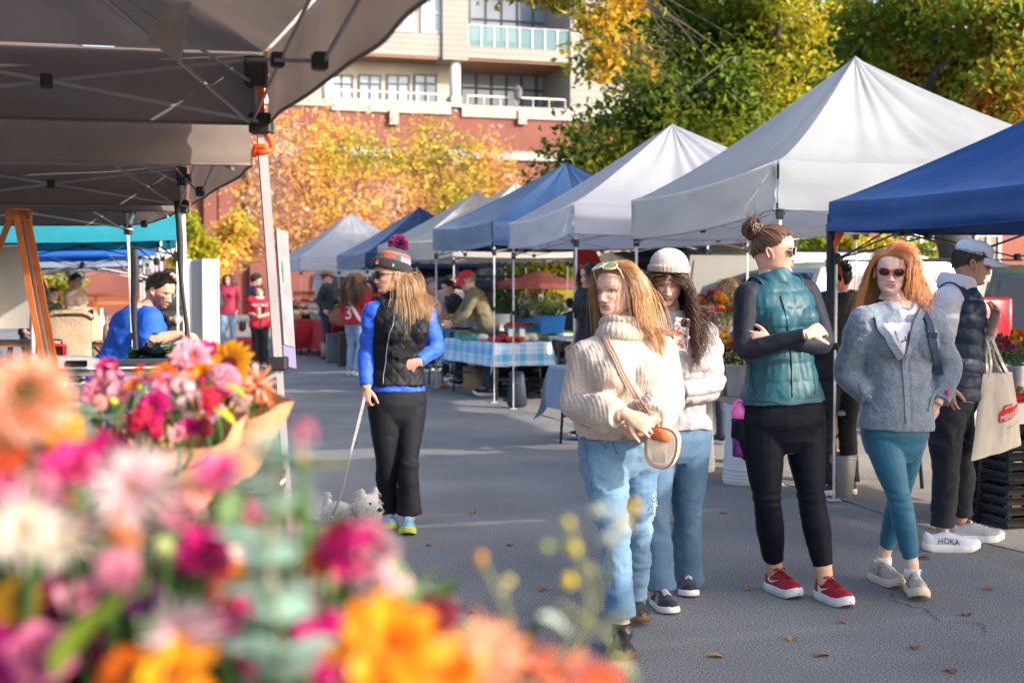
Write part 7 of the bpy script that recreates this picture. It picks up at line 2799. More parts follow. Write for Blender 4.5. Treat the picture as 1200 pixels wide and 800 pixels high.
FGL=[('dahlia',28,462,.86,66,(.86,.26,.09),(.90,.66,.52)),('dahlia',5,520,.92,42,COR,PEA),('zinnia',72,503,1.0,30,ORA,YEL),('zinnia',62,520,1.02,26,ORA,ORA),('rose',120,540,.98,40,HOT,MAG),('rose',20,562,.92,48,HOT,PNK),('spider',155,572,.86,74,PAL,WHT),('spider',25,622,.84,56,CRM,WHT),('spider',70,630,.86,54,CRM,WHT),('pom',136,667,.86,31,PNK,PAL),('zinnia',262,690,.9,27,ORA,COR),('rose',240,645,.95,38,MAG,HOT),('cluster',210,600,.98,40,PNK,PAL),('cluster',232,578,1.02,32,PAL,PEA),('rose',85,545,.95,36,PNK,HOT),('zinnia',150,618,.92,30,ORA,PEA),('zinnia',122,612,.95,26,YEL,ORA),('rose',40,585,.9,40,PNK,PAL),('lily',455,758,.74,92,(.92,.27,.002),(.94,.36,.01)),('lily',528,788,.76,62,(.9,.24,.002),ORA),('lily',205,796,.78,78,(.9,.3,.003),YEL),('zinnia',150,796,.8,56,ORA,ORA),('cluster',418,648,.84,52,MAG,HOT),('rose',400,640,.86,36,MAG,DRD),('cluster',446,684,.84,42,PNK,WHT),('rose',452,645,.85,24,PAL,WHT),('rose',428,668,.85,26,PAL,WHT),('rose',436,626,.86,22,PNK,PAL),('cluster',357,508,.9,22,PAL,PNK),('bud',353,535,.9,10,PEA,PEA),('spider',212,745,.82,62,PAL,WHT),('rose',170,705,.88,26,PUR,PUR),('rose',48,770,.84,46,(.42,.25,.30),PNK),('pom',258,730,.9,26,PNK,HOT),('rose',258,660,.96,24,HOT,PNK),('rose',385,760,.84,48,MAG,HOT),('rose',350,700,.9,30,HOT,PNK),('zinnia',376,655,.88,28,ORA,COR),('rose',340,640,.92,30,HOT,PAL),('celosia',505,722,.95,40,DRD,None),('spider',572,770,.84,66,CRM,PEA),('amaranth',655,792,.84,52,PEA,COR),('amaranth',612,778,.86,40,COR,PEA),('spider',700,806,.86,46,PEA,COR),('zinnia',20,705,.9,40,(.45,.30,.06),YEL),('rose',95,700,.94,30,PNK,PAL),('cluster',300,770,.92,36,HOT,PNK),('rose',12,770,.88,40,PUR,HOT),('cluster',300,600,.98,26,HOT,PNK),('rose',255,555,1.02,30,HOT,PNK),('cluster',282,592,1.3,22,DRD,COR),('bud',190,640,.92,20,(.45,.5,.2),None),('bud',330,590,.9,22,(.4,.42,.1),None)]
for kd,px,py,d,rp,c,c2 in FGL:
 b=fgpick(px)
 add_bloom(b,kd,P(px,py,d),rp*.86*d/F,c,c2,face=np.array([RNG.normal()*.3,-1,.75+RNG.normal()*.2]))
top_x=[0,60,110,180,240,300,340,380,420,470,520,560,640,720]
top_y=[470,520,575,600,610,640,640,640,700,740,760,790,810,815]
for k in range(190):
 px=RNG.uniform(-20,560)
 yt=np.interp(px,top_x,top_y)
 py=RNG.uniform(yt+14,840)
 d=RNG.uniform(.96,1.14)
 kd=['rose','zinnia','cluster','spider','pom'][RNG.integers(5)]
 c,c2=[(HOT,PNK),(PNK,PAL),(ORA,YEL),(MAG,HOT),(HOT,HOT),(COR,PEA),(ORA,COR),(PAL,WHT)][RNG.integers(8)]
 add_bloom(fgpick(px),kd,P(px,py,d),RNG.uniform(13,26)*d/F,c,c2)
for k in range(620):
 px=RNG.uniform(-40,600)
 yt=np.interp(px,top_x,top_y)
 py=RNG.uniform(yt+15,900)
 d=RNG.uniform(.95,1.3)
 add_leaf(fgpick(px),P(px,py,d),RNG.normal(size=3)+[0,-.2,.9],RNG.uniform(.04,.09),RNG.uniform(.008,.018),[(.05,.12,.02),(.10,.17,.03),(.03,.07,.02),(.14,.22,.08)][RNG.integers(4)])
add_leaf(fgb[1],P(70,790,.82),np.array([.5,-.1,.8]),.085,.026,(.22,.34,.03))
add_leaf(fgb[2],P(352,552,.88),np.array([.9,0,.35]),.034,.008,(.42,.38,.03))
add_leaf(fgb[1],P(160,690,.9),np.array([.3,-.1,-.8]),.05,.016,(.32,.40,.20))
eucalyptus(fgb[2],[P(334,830,.80),P(326,740,.80),P(312,650,.81),P(324,565,.82),P(314,522,.83)],.020,12,(.30,.45,.36))
eucalyptus(fgb[2],[P(290,830,.95),P(300,730,.93),P(308,650,.92)],.016,9,(.34,.47,.38))
eucalyptus(fgb[2],[P(385,770,.9),P(372,710,.9),P(368,670,.9)],.014,6,(.38,.50,.34))
tr=fgb[3]
for q in([(560,800),(600,740),(565,655)],[(600,820),(690,740),(668,610)],[(620,820),(690,720),(740,592)],[(640,830),(720,760),(655,705)]):
 FG[tr.name][2].sweep(spline([P(x,y,.92)for x,y in q],14),.0008,5,0,(.40,.42,.12))
for px,py,rp,c in((563,653,9,YEL),(666,612,9,(.6,.5,.06)),(672,642,12,(.62,.52,.08)),(666,680,13,(.66,.50,.02)),(742,594,11,(.7,.5,.05)),(640,640,9,(.45,.5,.2)),(690,668,10,(.5,.52,.2)),(596,680,8,(.55,.5,.15)),(700,598,12,(.62,.64,.5)),(725,612,13,(.62,.66,.55)),(712,630,11,(.6,.62,.5)),(735,618,9,(.62,.6,.4)),(590,690,6,(.6,.58,.3))):
 add_bloom(tr,'bud',P(px,py,.92),rp*.92/F,c,stem=False)
for px,py,dv,L,w,c in((632,722,(1,0,-.3),.026,.012,(.50,.58,.46)),(695,600,(1,0,.1),.024,.009,(.55,.62,.5)),(645,645,(.8,0,.5),.018,.007,(.35,.42,.12)),(705,745,(.5,0,.6),.03,.012,(.48,.52,.30)),(720,770,(.5,0,-.4),.028,.011,(.45,.46,.22))):
 add_leaf(tr,P(px,py,.92),np.array(dv),L,w,c)
for b in fgb:
 finish(b)
galv=mk('galvanised',(.42,.43,.45),.38,(.34,.35,.37),ns=9,metal=.75,bump=.001,bs=40)
dark_b=mk('dark_bucket_plastic',(.03,.028,.027),.5)
def bucket(label,o,r,h,mat,group=None,handle=True,flip=False,name='bucket',ribs=(.86,.92)):
 b=thing(name,label,'bucket',o,group)
 r0,r1=(r*.82,r)if not flip else(r,r*.85)
 q=MB()
 pr=[(.001,.004),(r0-.004,.004),(r0,.012)]
 for f in ribs:
  rr=r0+(r1-r0)*f
  pr+=[(rr,h*(f-.015)),(rr+.006,h*(f-.008)),(rr+.006,h*(f+.008)),(rr,h*(f+.015))]
 pr+=[(r1,h-.008),(r1+.006,h-.004),(r1+.006,h),(r1-.003,h)]
 pr+=[(.001,h+.001)]if flip else[(r0-.006,.02),(.001,.02)]
 q.lathe(pr,30,o)
 bo=q.obj('bucket_body',mat,b,sharp=40)
 if handle:
  hq=MB()
  a=np.linspace(-.1,PI+.1,16)
  hq.sweep(np.stack([r1*np.cos(a)*1.03,-.3*r*np.sin(a),h*.9-r*.35*np.sin(a)],1)+o,.003,6)
  hq.obj('handle',M_METAL,b)
 return b
for b in fgb:
 bucket('dark bucket holding the '+{0:'coral dahlias',1:'white spider daisies',2:'eucalyptus bunch',3:'orange zinnia bunch'}[fgb.index(b)]+' in the foreground',FG[b.name][1]-UP*.04,.085,.24,dark_b,'foreground flower buckets',False)
def ftable(label,o,rz,L,W,H=.74,topm=None,legm=None,cloth_=None,name='folding_table',fold=True):
 t=lthing(name,label,'table',o,rz)
 q=MB()
 q.box((0,0,H-.02),(L,W,.04),bev=.01)
 q.obj('tabletop',topm or mk('table_white',(.60,.60,.58),.6),t)
 for sx in(-1,1):
  for sy in(-1,1):
   q=MB()
   x=sx*(L/2-.12)
   q.sweep([(x,sy*(W/2-.08),H-.045),(x+sx*.05,sy*(W/2-.06),0.0)],.014,8)
   q.obj('leg',legm or M_BLK,t)
  q=MB()
  x=sx*(L/2-.085)
  q.bar((x,-(W/2-.07),H*.36),(x,W/2-.07,H*.36),.011)
  q.sweep(spline([(x-sx*.0,0,H*.36),(x-sx*.1,0,H*.6),(x-sx*.38,0,H-.05)],8),.010,6)
  q.obj('leg_brace',legm or M_BLK,t)
 return t
ftable('plain table under the foreground flower buckets',(-.22,1.02,0),0,.9,.6,.76)
bA=bouquet('pink and magenta bouquet in brown kraft paper, left of the sunflower bouquet',P(205,575,2.35),'wrapped bouquets')
bB=bouquet('bouquet with a yellow sunflower and pink gerbera in brown kraft paper beside the tent pole',P(270,545,2.6),'wrapped bouquets')
for kd,px,py,d,rp,c,c2 in[('zinnia',178,478,2.25,20,MAG,HOT),('celosia',165,490,2.24,17,(.42,.005,.05),None),('celosia',180,500,2.24,14,(.45,.005,.06),None),('cluster',130,444,2.4,18,PAL,PNK),('rose',126,433,2.42,12,HOT,MAG),('amaranth',118,455,2.4,22,(.66,.25,.30),PAL),('bud',118,474,2.3,7,PEA,None),('pom',117,472,2.3,8,PEA,PAL),('cluster',190,452,2.3,20,PAL,PNK),('cluster',215,458,2.3,22,WHT,PAL),('cluster',225,475,2.28,18,PAL,WHT),('rose',208,509,2.22,9,PEA,PAL),('rose',222,502,2.24,11,DRD,HOT),('celosia',240,500,2.24,11,(.26,.005,.03),None),('celosia',242,468,2.3,17,(.45,.005,.03),None),('zinnia',190,440,2.34,16,COR,ORA),('rose',150,495,2.3,9,PEA,PNK),('rose',140,462,2.36,12,PNK,PAL),('zinnia',155,450,2.36,12,COR,PEA),('cluster',255,487,2.3,11,HOT,WHT),('bud',133,470,2.3,6,(.55,.55,.05),None),('bud',165,455,2.3,6,(.5,.52,.06),None),('cluster',168,436,2.4,12,ORA,COR),('rose',110,464,2.38,10,PAL,PNK),('bud',205,436,2.36,6,DRD,None)]:
 add_bloom(bA,kd,P(px,py,d),rp*1.2*d/F,c,c2,face=np.array([RNG.normal()*.3-.1,-.9,.6]))
for kd,px,py,d,rp,c,c2 in[('sun',268,428,2.5,29,YEL,(.16,.02,.02)),('zinnia',225,418,2.5,23,PNK,PAL),('rose',243,413,2.52,13,(.55,.01,.04),HOT),('zinnia',236,437,2.48,15,YEL,ORA),('celosia',226,431,2.5,12,DRD,None),('pom',262,446,2.46,18,PAL,PNK),('amaranth',300,452,2.5,27,PEA,CRM),('amaranth',285,462,2.48,20,PEA,COR),('cluster',285,468,2.46,15,PAL,WHT),('zinnia',205,432,2.5,14,COR,ORA),('zinnia',222,447,2.46,13,COR,PEA),('rose',246,458,2.44,15,(.5,.01,.04),MAG),('rose',260,462,2.44,8,(.45,.01,.03),None),('bud',215,433,2.48,7,(.5,.05,.05),None),('amaranth',310,470,2.52,12,ORA,PEA),('zinnia',255,435,2.56,12,HOT,PNK)]:
 add_bloom(bB,kd,P(px,py,d),rp*1.12*d/F,c,c2,face=np.array([RNG.normal()*.25,-.95,.5]))
filler(bA,P(120,505,2.5),P(250,460,2.35),60,.045,.010)
filler(bB,P(225,485,2.62),P(305,450,2.5),40,.045,.010)
for px,py,dv,c in((250,478,(.6,-.3,-.2),(.36,.38,.03)),(240,455,(.5,-.3,.4),(.3,.4,.05)),(150,470,(-.3,-.3,-.6),(.4,.42,.15)),(175,452,(-.5,-.2,-.5),(.35,.4,.15)),(195,435,(-.7,-.3,.1),(.3,.36,.05)),(262,450,(.5,-.3,-.1),(.3,.4,.05))):
 add_leaf(bA,P(px,py,2.22),np.array(dv),.05,.013,c)
eucalyptus(bA,[P(160,505,2.25),P(120,490,2.22),P(85,478,2.22)],.016,8,(.34,.42,.30))
kraft(bA,P(208,592,2.40),None,.15,.05,.118,(.06,-.22,1),seed=1)
kraft(bB,P(266,558,2.62),None,.16,.045,.098,(.18,-.20,1),seed=4)
finish(bA)
finish(bB)
bk=P(210,640,2.42)
tz=.80
bucket('dark bucket under the pink and magenta bouquet',np.array([bk[0],2.44,tz]),.10,P(205,585,2.44)[2]-tz,dark_b,'mid flower buckets')
bucket('dark bucket under the sunflower bouquet',np.array([P(272,500,2.68)[0],2.68,tz]),.10,P(272,535,2.68)[2]-tz,dark_b,'mid flower buckets')
ftable('table carrying the wrapped bouquets behind the foreground flowers',(P(215,500,2.6)[0]-.25,2.62,0),.1,1.3,.7,tz-.003)
#  vehicles
def paint(name,c):
 return mk('paint_'+name,c,.28,spec=.6,coat=.6,metal=.15)
M_TYRE=mk('tyre_rubber',(.02,.02,.021),.8)
M_LAMP=mk('red_lamp',(.36,.006,.006),.12,spec=.8)
M_HLAMP=mk('clear_lamp',(.7,.7,.72),.1,spec=.9)
def vehicle(label,o,rz,L,W,H,pmat,prof_=None,kind='van',cat='van',name='parked_van',wz=(.55,.92),rear_glass=True):
 """x = length (front +), y = width"""
 t=lthing(name,label,cat,o,rz)
 hl=L/2
 zb,zw=.28,H*wz[0]
 if kind=='van':
  low=[(-hl,zb),(hl,zb),(hl,H*.42),(hl-.25,H*.50),(hl-.9,zw),(-hl,zw)]
  top=[(-hl+.02,zw),(hl-.95,zw),(hl-1.55,H-.06),(hl-1.9,H),(-hl+.3,H),(-hl+.08,H-.1)]
 else:
  low=[(-hl,zb),(hl,zb),(hl,H*.40),(hl-.2,H*.50),(hl-1.25,zw),(-hl+.02,zw),(-hl-.04,H*.40)]
  top=[(-hl+.05,zw),(hl-1.3,zw),(hl-2.05,H-.05),(hl-2.5,H),(-hl+.75,H),(-hl+.40,H-.08)]
 def loft(poly,w0,w1,zz0,zz1):
  m=MB()
  p=np.array(poly,float)
  n=len(p)
  w=w0+(w1-w0)*(p[:,1]-zz0)/(zz1-zz0)
  rings=[]
  c=p.mean(0)
  for f,k in((-1,.96),(-1,1.0),(1,1.0),(1,.96)):
   e=.0 if k==1.0 else .05
   q=c+(p-c)*(1 if k==1.0 else .975)
   rings.append(np.stack([q[:,0],f*(w/2-(0.05 if k==1.0 else 0)),q[:,1]],1))
  R=np.array(rings)
  idx=np.arange(n)
  fs=[np.stack([i*n+idx,i*n+(idx+1)%n,(i+1)*n+(idx+1)%n,(i+1)*n+idx],1)for i in range(3)]
  m.add(R.reshape(-1,3),np.concatenate(fs))
  m.add(R[0],[list(range(n))[::-1]])
  m.add(R[3],[list(range(n))])
  return m
 m=loft(low,W,W,zb,zw)
 body=m.obj('body',pmat,t,sharp=30)
 m=loft(top,W-.04,W*.80,zw,H)
 m.obj('cabin',pmat,t,sharp=30)
 p=np.array(top)
 x0,x1=p[0,0]+.12,p[1,0]-.12
 xt0,xt1=p[5,0]+.22,p[2,0]-.02
 zl,zh=zw+.05,H-.17
 for sy in(-1,1):
  nwin=3
  for k in range(nwin):
   a0,a1=k/nwin+.012,(k+1)/nwin-.012
   q=MB()
   yb=sy*((W-.04)/2+.004)
   yt=sy*((W-.04)/2+(W*.80-W+.04)/2*(zh-zw)/(H-zw)+.004)
   v=[(x0+(x1-x0)*a0,yb,zl),(x0+(x1-x0)*a1,yb,zl),(xt0+(xt1-xt0)*a1,yt,zh),(xt0+(xt1-xt0)*a0,yt,zh)]
   q.prism([(0,0)]*0 or[(a[0],a[2])for a in v],(0,.012*sy,0),(0,0,0),((1,0,0),(0,0,1)))
   V=q.V[0]
   for i in range(4):
    V[i,1]+=v[i][1]-sy*.006
    V[i+4,1]+=v[i][1]-sy*.006
   q.obj('window',M_GLASSD,t,smooth=False)
 for xs,nm in((-1,'rear_window'),(1,'windscreen')):
  a,b=(p[0],p[5])if xs<0 else(p[1],p[2])
  d=b-a
  lo,hi=a+d*.10,a+d*.92
  q=MB()
  o1=np.array([.02*xs,0])
  q.add([(lo[0]+o1[0],-W*.42,lo[1]),(lo[0]+o1[0],W*.42,lo[1]),(hi[0]+o1[0],W*.36,hi[1]),(hi[0]+o1[0],-W*.36,hi[1])],[[0,1,2,3]])
  q.obj(nm,M_GLASSD,t,smooth=False)
 for sx in(-1,1):
  for sy in(-1,1):
   q=MB()
   c=(sx*hl*.62,sy*(W/2-.10),.33)
   q.lathe([(.20,-.11),(.31,-.11),(.335,-.08),(.335,.08),(.31,.11),(.20,.11)],28,c,rotm(PI/2,0,0))
   wl=q.obj('wheel',M_TYRE,t)
   q=MB()
   q.lathe([(.001,-.09),(.21,-.115),(.21,.115),(.001,.09)],20,c,rotm(PI/2,0,0))
   q.obj('rim',M_METAL,wl)
   q=MB()
   z=H*(.38 if kind=='van' else .46)
   if sx<0 and kind!='van':
    z=H*.68
   q.box((sx*(hl+.02),sy*(W/2-.18),z),(.16,.34 if kind!='van' else .22,.46 if sx<0 else .2),bev=.03)
   q.obj('tail_light' if sx<0 else 'headlight',M_LAMP if sx<0 else M_HLAMP,t)
  q=MB()
  q.box((sx*(hl+.02),0,.42),(.16,W*.96,.2),bev=.05)
  q.obj('bumper',M_BLK if kind!='van' else pmat,t)
 for sy in(-1,1):
  q=MB()
  q.box((x1-.1,sy*(W/2+.09),zw+.12),(.1,.16,.16),bev=.04)
  q.obj('wing_mirror',M_BLK,t)
  q=MB()
  q.box((0,sy*(W*.36),H+.03),(L*.45,.03,.03),bev=.01)
  q.obj('roof_rail',M_BLK,t)
 return t
AST=math.atan2(.951,-.309)
def gat(px,d):
 return P(px,330,d)*[1,1,0]
vehicle('long white van parked behind the apple stall',gat(590,32),.18,5.4,2.0,2.15,paint('white',(.48,.50,.53)))
vehicle('dark blue car parked in front of the long white van',gat(556,26.5),.25,4.5,1.8,1.62,paint('blue',(.02,.05,.11)),kind='car',cat='car',name='parked_car')
vehicle('black van behind the girl in the knit beanie',gat(782,20.5),AST,4.9,1.95,2.0,paint('black',(.012,.012,.014)))
vehicle('silver van with wide dark windows behind the flower bench',gat(985,21.0),.30,5.2,1.95,1.98,paint('silver',(.26,.33,.40)))
vehicle('pale wagon with a roof rack behind the red haired woman',gat(1080,18.0),.30,4.7,1.85,1.80,paint('pearl',(.34,.36,.38)),kind='car',cat='car',name='parked_car')
SUV=vehicle('dark green car with big red tail lights at the right edge',gat(1242,15.2),1.265,4.6,1.9,1.72,paint('green',(.045,.075,.075)),kind='car',cat='car',name='parked_car')
vehicle('white minivan parked far behind the cream tents',gat(470,36),.2,4.8,1.9,1.85,_MC['paint_white'])
#  right-hand stalls
BLUEW,WHITEW=(.10,.50,.82),(.78,.80,.84)
def draped(label,o,rz,L,W,H,drop,colf,name='tablecloth',corner=.16,mat=None,seed=0):
 t=lthing(name,label,'tablecloth',o,rz)
 a,b=L/2+drop,W/2+drop
 nx,ny=int(a*2/.018),int(b*2/.018)
 X,Y=np.meshgrid(np.linspace(-a,a,nx),np.linspace(-b,b,ny),indexing='ij')
 ox,oy=np.maximum(np.abs(X)-L/2,0),np.maximum(np.abs(Y)-W/2,0)
 x=np.sign(X)*np.minimum(np.abs(X),L/2)
 y=np.sign(Y)*np.minimum(np.abs(Y),W/2)
 c=np.minimum(ox,oy)
 z=H-np.maximum(ox,oy)-c*.35
 bul=.012+.045*np.clip(np.maximum(ox,oy)/drop,0,1)*(1+.9*np.sin((X if True else 0)*9+Y*8+seed))*.5
 x=x+np.sign(X)*np.where(ox>0,bul+c*.22,0)
 y=y+np.sign(Y)*np.where(oy>0,bul+c*.22,0)
 q=MB()
 q.sheet(np.stack([x,y,z],-1),.003,0,colf(X,Y))
 q.obj('cloth',mat or mk('printed_cloth',(1,1,1),.85,attr=True,bump=.001,bs=200),t)
 return t
def plaid(X,Y):
 def band(v):
  u=np.mod(v,.26)/.26
  return(u<.36).astype(float)*.85+((u>.48)&(u<.54))*.5+((u>.80)&(u<.86))*.5
 k=np.clip((band(X)+band(Y+.05))/1.5,0,1)[...,None]
 return np.array(WHITEW)*(1-k)+np.array(BLUEW)*k
def stripes(c1,c2,w):
 return lambda X,Y:np.where((np.mod(X,w)<w/2)[...,None],np.array(c1),np.array(c2))
def plain(c):
 return lambda X,Y:np.array(c)*(1+.03*np.sin(X*40))[...,None]
RZS=math.atan2(-.951,.309)
CA,CB_=gat(522,19.35),gat(577,17.75)
tc=(CA+CB_)/2+EP*.40
tl=np.linalg.norm(CB_-CA)
rz=math.atan2(CB_[1]-CA[1],CB_[0]-CA[0])
M_GLEG=mk('grey_steel',(.10,.10,.105),.5,metal=.3)
ftable('folding table under the blue plaid cloth at the fruit stall',tc,rz,tl,.76,.74,legm=M_GLEG)
draped('blue and white plaid tablecloth on the fruit stall table',tc,rz,tl+.04,.80,.752,.30,plaid)
tc2=tc+EP*.95+ER*.1
ftable('folding table under the lime striped cloth behind the plaid one',tc2,rz,1.5,.7,.84,legm=M_GLEG)
draped('lime green and white striped tablecloth behind the plaid one',tc2,rz,1.54,.74,.852,.07,stripes((.30,.55,.06),(.66,.68,.60),.10))
tc3=gat(552,20.4)+EP*.3
ftable('folding table under the apple baskets',tc3,rz+PI/2,1.9,.7,.86,legm=M_GLEG)
M_PINT=mk('teal_pulp',(.10,.42,.38),.9,(.13,.48,.44),ns=20)
M_FR=mk('fruit_skin',(1,1,1),.32,attr=True,spec=.5)
def pint(label,at_,r,fruit,n,fr,mat,group,name='fruit_basket',h=.09):
 t=thing(name,label,'basket',at_,group)
 q=MB()
 ro=PI/4
 q.lathe([(.001,.003),(r*1.1,.003),(r*1.36,h),(r*1.30,h),(r*1.05,.012),(.001,.012)],4,at_,rotm(0,0,ro+.3))
 q.obj('basket_body',mat,t,smooth=False)
 q=MB()
 for k in range(n):
  a=k*2.4
  rr=r*.95*math.sqrt((k+.5)/n)
  z=h*.75+(1-(rr/r)**2)*fr*1.1
  q.ball(np.asarray(at_)+[rr*math.cos(a),rr*math.sin(a),z],fr*RNG.uniform(.9,1.1),9,0,np.array(fruit[k%len(fruit)])*RNG.uniform(.8,1.15))
 T(q.obj('fruit_pile',M_FR,t),kind='stuff')
 return t
APP=[(.60,.30,.02),(.55,.10,.02),(.66,.42,.03),(.50,.05,.02),(.62,.34,.02)]
CLEAR=mk('clear_plastic',(.60,.58,.55),.2,spec=.6,trans=.3)
k0=pint('clear tub heaped with yellow and red apples on the apple table',np.array([*(gat(520,20.1))[:2],.885]),.19,APP,34,.042,CLEAR,'apple tubs on the back table',h=.16)
for i,(px,d)in enumerate([(536,20.0),(551,19.9),(567,19.8),(582,19.75)]):
 g_=gat(px,d)
 dup(k0,(g_[0],g_[1],.885),RNG.uniform(0,.4))
k1=pint('teal pint basket of green okra and peppers on the plaid cloth',np.array([*(gat(541,18.7))[:2],.756]),.06,[(.05,.12,.02),(.10,.2,.03),(.2,.1,.02)],9,.026,M_PINT,'teal baskets of greens on the plaid cloth',h=.085)
for px,d in((547,18.6),(553,18.45),(558,18.75),(546,19.0),(538,19.0),(563,18.3)):
 g_=gat(px,d)
 dup(k1,(g_[0],g_[1],.756),RNG.uniform(0,1))
k2=pint('teal pint basket of red tomatoes on the lime striped cloth',np.array([*(gat(597,18.6))[:2],.858]),.07,[(.55,.02,.015),(.5,.04,.02)],10,.034,M_PINT,'teal baskets of tomatoes on the striped cloth',h=.10)
for px,d in((605,18.55),(613,18.5),(621,18.6)):
 g_=gat(px,d)
 dup(k2,(g_[0],g_[1],.858),RNG.uniform(0,1))
for px,d,c,lab in((586,17.95,[(.50,.012,.015),(.42,.01,.012)],'heap of glossy red peppers at the front of the plaid cloth'),(600,17.9,[(.50,.012,.015),(.45,.02,.012)],'second heap of red peppers, right of the tent poles on the plaid cloth'),(606,18.3,[(.62,.42,.03),(.55,.2,.03),(.4,.45,.05)],'small pile of yellow and orange peppers on the plaid cloth')):
 g_=gat(px,d)
 t=thing('pepper_pile',lab,'vegetables',(g_[0],g_[1],.756))
 q=MB()
 for k in range(26):
  a,r=RNG.uniform(0,6.28),.15*math.sqrt(RNG.uniform())
  dv=np.array([math.cos(a),math.sin(a),.3])*.04
  pp=np.array([g_[0]+r*math.cos(a),g_[1]+r*math.sin(a),.785+(.15-r)*.5*RNG.uniform(.4,1)])
  q.sweep([pp-dv,pp,pp+dv],[.020,.030,.010],8,0,np.array(c[k%len(c)])*RNG.uniform(.8,1.2))
 T(q.obj('pepper',M_FR,t),kind='stuff')
PUMP=mk('pumpkin_skin',(.62,.58,.48),.5,(.56,.52,.40),ns=6)
def pumpkin(label,at_,r,mat,group=None):
 t=thing('pumpkin',label,'pumpkin',at_,group)
 q=MB()
 th=np.linspace(-PI,PI,61)
 ph=np.linspace(-PI/2,PI/2,17)
 Ph,Th=np.meshgrid(ph,th,indexing='ij')
 rr=1-.10*np.abs(np.sin(Th*5))**8+.04*np.abs(np.sin(Th*5))
 c=np.cos(Ph)**.8
 Pm=np.stack([rr*c*np.cos(Th),rr*c*np.sin(Th),.70*np.sin(Ph)*(1-.25*np.exp(-(c/.25)**2))+.70],-1)*r
 q.grid(Pm+np.asarray(at_))
 q.obj('pumpkin_body',mat,t)
 q=MB()
 q.sweep(np.asarray(at_)+np.array([[0,0,1.15],[.02,0,1.5],[.14,.03,1.65]])*r,[r*.14,r*.10,r*.13],7)
 q.obj('stalk',mk('stalk',(.20,.17,.08),.8),t)
ORP=mk('pumpkin_orange',(.62,.20,.02),.5,(.55,.15,.015),ns=6)
for px,d,z,r,lab in((566,18.1,.756,.075,'small white pumpkin on the plaid cloth left of the tent poles'),(624,18.2,.756,.085,'white pumpkin at the right end of the plaid cloth'),(614,18.05,.756,.07,'small white pumpkin beside the red peppers'),(625,18.7,.858,.08,'white pumpkin beside the blue tub on the striped cloth')):
 g_=gat(px,d)
 pumpkin(lab,(g_[0],g_[1],z),r,PUMP)
pumpkin('tiny orange pumpkin lying on the paving by the tent pole',(*G(512,455)[:2]+[.08,0],.0),.05,ORP)
for px,d,z in((599,17.85,.80),(612,17.95,.80),(634,18.9,1.25)):
 g_=gat(px,d)
 t=thing('price_card','small white price card stuck among the produce of the fruit stall','card',(g_[0],g_[1],z),'price cards at the fruit stall')
 q=MB()
 q.box((g_[0],g_[1],z+.08),(.07,.006,.10),rotm(-.2,0,.2),bev=.002)
 c_=q.obj('card',M_WHITE,t,smooth=False)
 q=MB()
 q.bar((g_[0],g_[1],z-.04),(g_[0],g_[1],z+.05),.004)
 q.obj('stick',M_GLEG,t)
def plant_in(label,at_,r,h,potmat,gh,gr,cols,n=260,cat='plant',name='potted_plant',lw=.012,flowers=None,group=None,sq=False):
 t=thing(name,label,cat,at_,group)
 q=MB()
 at_=np.asarray(at_,float)
 q.lathe([(.001,.003),(r*.84,.003),(r,h*.93),(r*1.06,h*.93),(r*1.06,h),(r*.96,h),(r*.9,h*.9),(.001,h*.88)],4 if sq else 20,at_,rotm(0,0,PI/4+.25)if sq else None)
 q.obj('pot',potmat,t,sharp=40)
 f,st=MB(),MB()
 for k in range(n):
  a,rr=RNG.uniform(0,6.28),gr*math.sqrt(RNG.uniform())
  e=at_+[rr*math.cos(a),rr*math.sin(a),h+gh*RNG.uniform(.15,1)*(1-.4*(rr/gr)**2)]
  if k%5==0:
   st.sweep([at_+[0,0,h*.8]+(e-at_)*[.3,.3,0],e],.003,4,0,STEMG)
  leaf_blade(f,e,RNG.normal(size=3)+[0,0,.7],gh*RNG.uniform(.16,.32),lw*RNG.uniform(.7,1.5),cols[RNG.integers(len(cols))],n=5)
 f.obj('foliage',M_GRN,t)
 st.obj('stem',M_GRN,t)
 if flowers:
  for k in range(flowers[1]):
   a,rr=RNG.uniform(0,6.28),gr*math.sqrt(RNG.uniform())
   e=at_+[rr*math.cos(a),rr*math.sin(a),h+gh*RNG.uniform(.55,1.08)*(1-.25*(rr/gr)**2)]
   c,c2=flowers[0][RNG.integers(len(flowers[0]))]
   kd=flowers[2][RNG.integers(len(flowers[2]))]
   m=bloom(kd,c,c2,int(RNG.integers(99)))
   M=np.eye(4)
   M[:3,:3]=align([math.cos(a)*.5,-.6,.8])*flowers[3]*RNG.uniform(.75,1.25)
   M[:3,3]=e
   q=MB()
   q.merge(m,M)
   q.obj('flower',M_PET,t)
 return t
DG=[(.03,.07,.02),(.06,.12,.03),(.10,.15,.04)]
OG=[(.10,.14,.03),(.18,.20,.05),(.07,.12,.03)]
TUB=mk('blue_tub',(.012,.13,.42),.45)
g_=gat(644,18.3)
plant_in('blue plastic tub full of olive green herbs on the striped cloth',(g_[0],g_[1],.858),.25,.24,TUB,.26,.25,OG,420,sq=True,lw=.008)
g_=gat(619,19.3)
plant_in('bunch of white flowering greens in a teal pot behind the tomatoes',(g_[0],g_[1],.86),.10,.18,TUB,.34,.24,[(.25,.28,.16),(.12,.16,.06),(.40,.38,.30)],320,lw=.009)
g_=gat(588,19.2)
plant_in('tall dark green leafy plant in a white bucket by the tent poles',(g_[0],g_[1],.86),.13,.24,M_WHITE,.40,.22,DG,360,lw=.010)
g_=gat(640,20.5)
plant_in('loose orange and cream flowers in a bucket behind the blue tub',(g_[0],g_[1],.9),.12,.2,TUB,.35,.3,OG,260,lw=.009,flowers=([(ORA,YEL),(CRM,WHT)],10,['cluster'],.05))
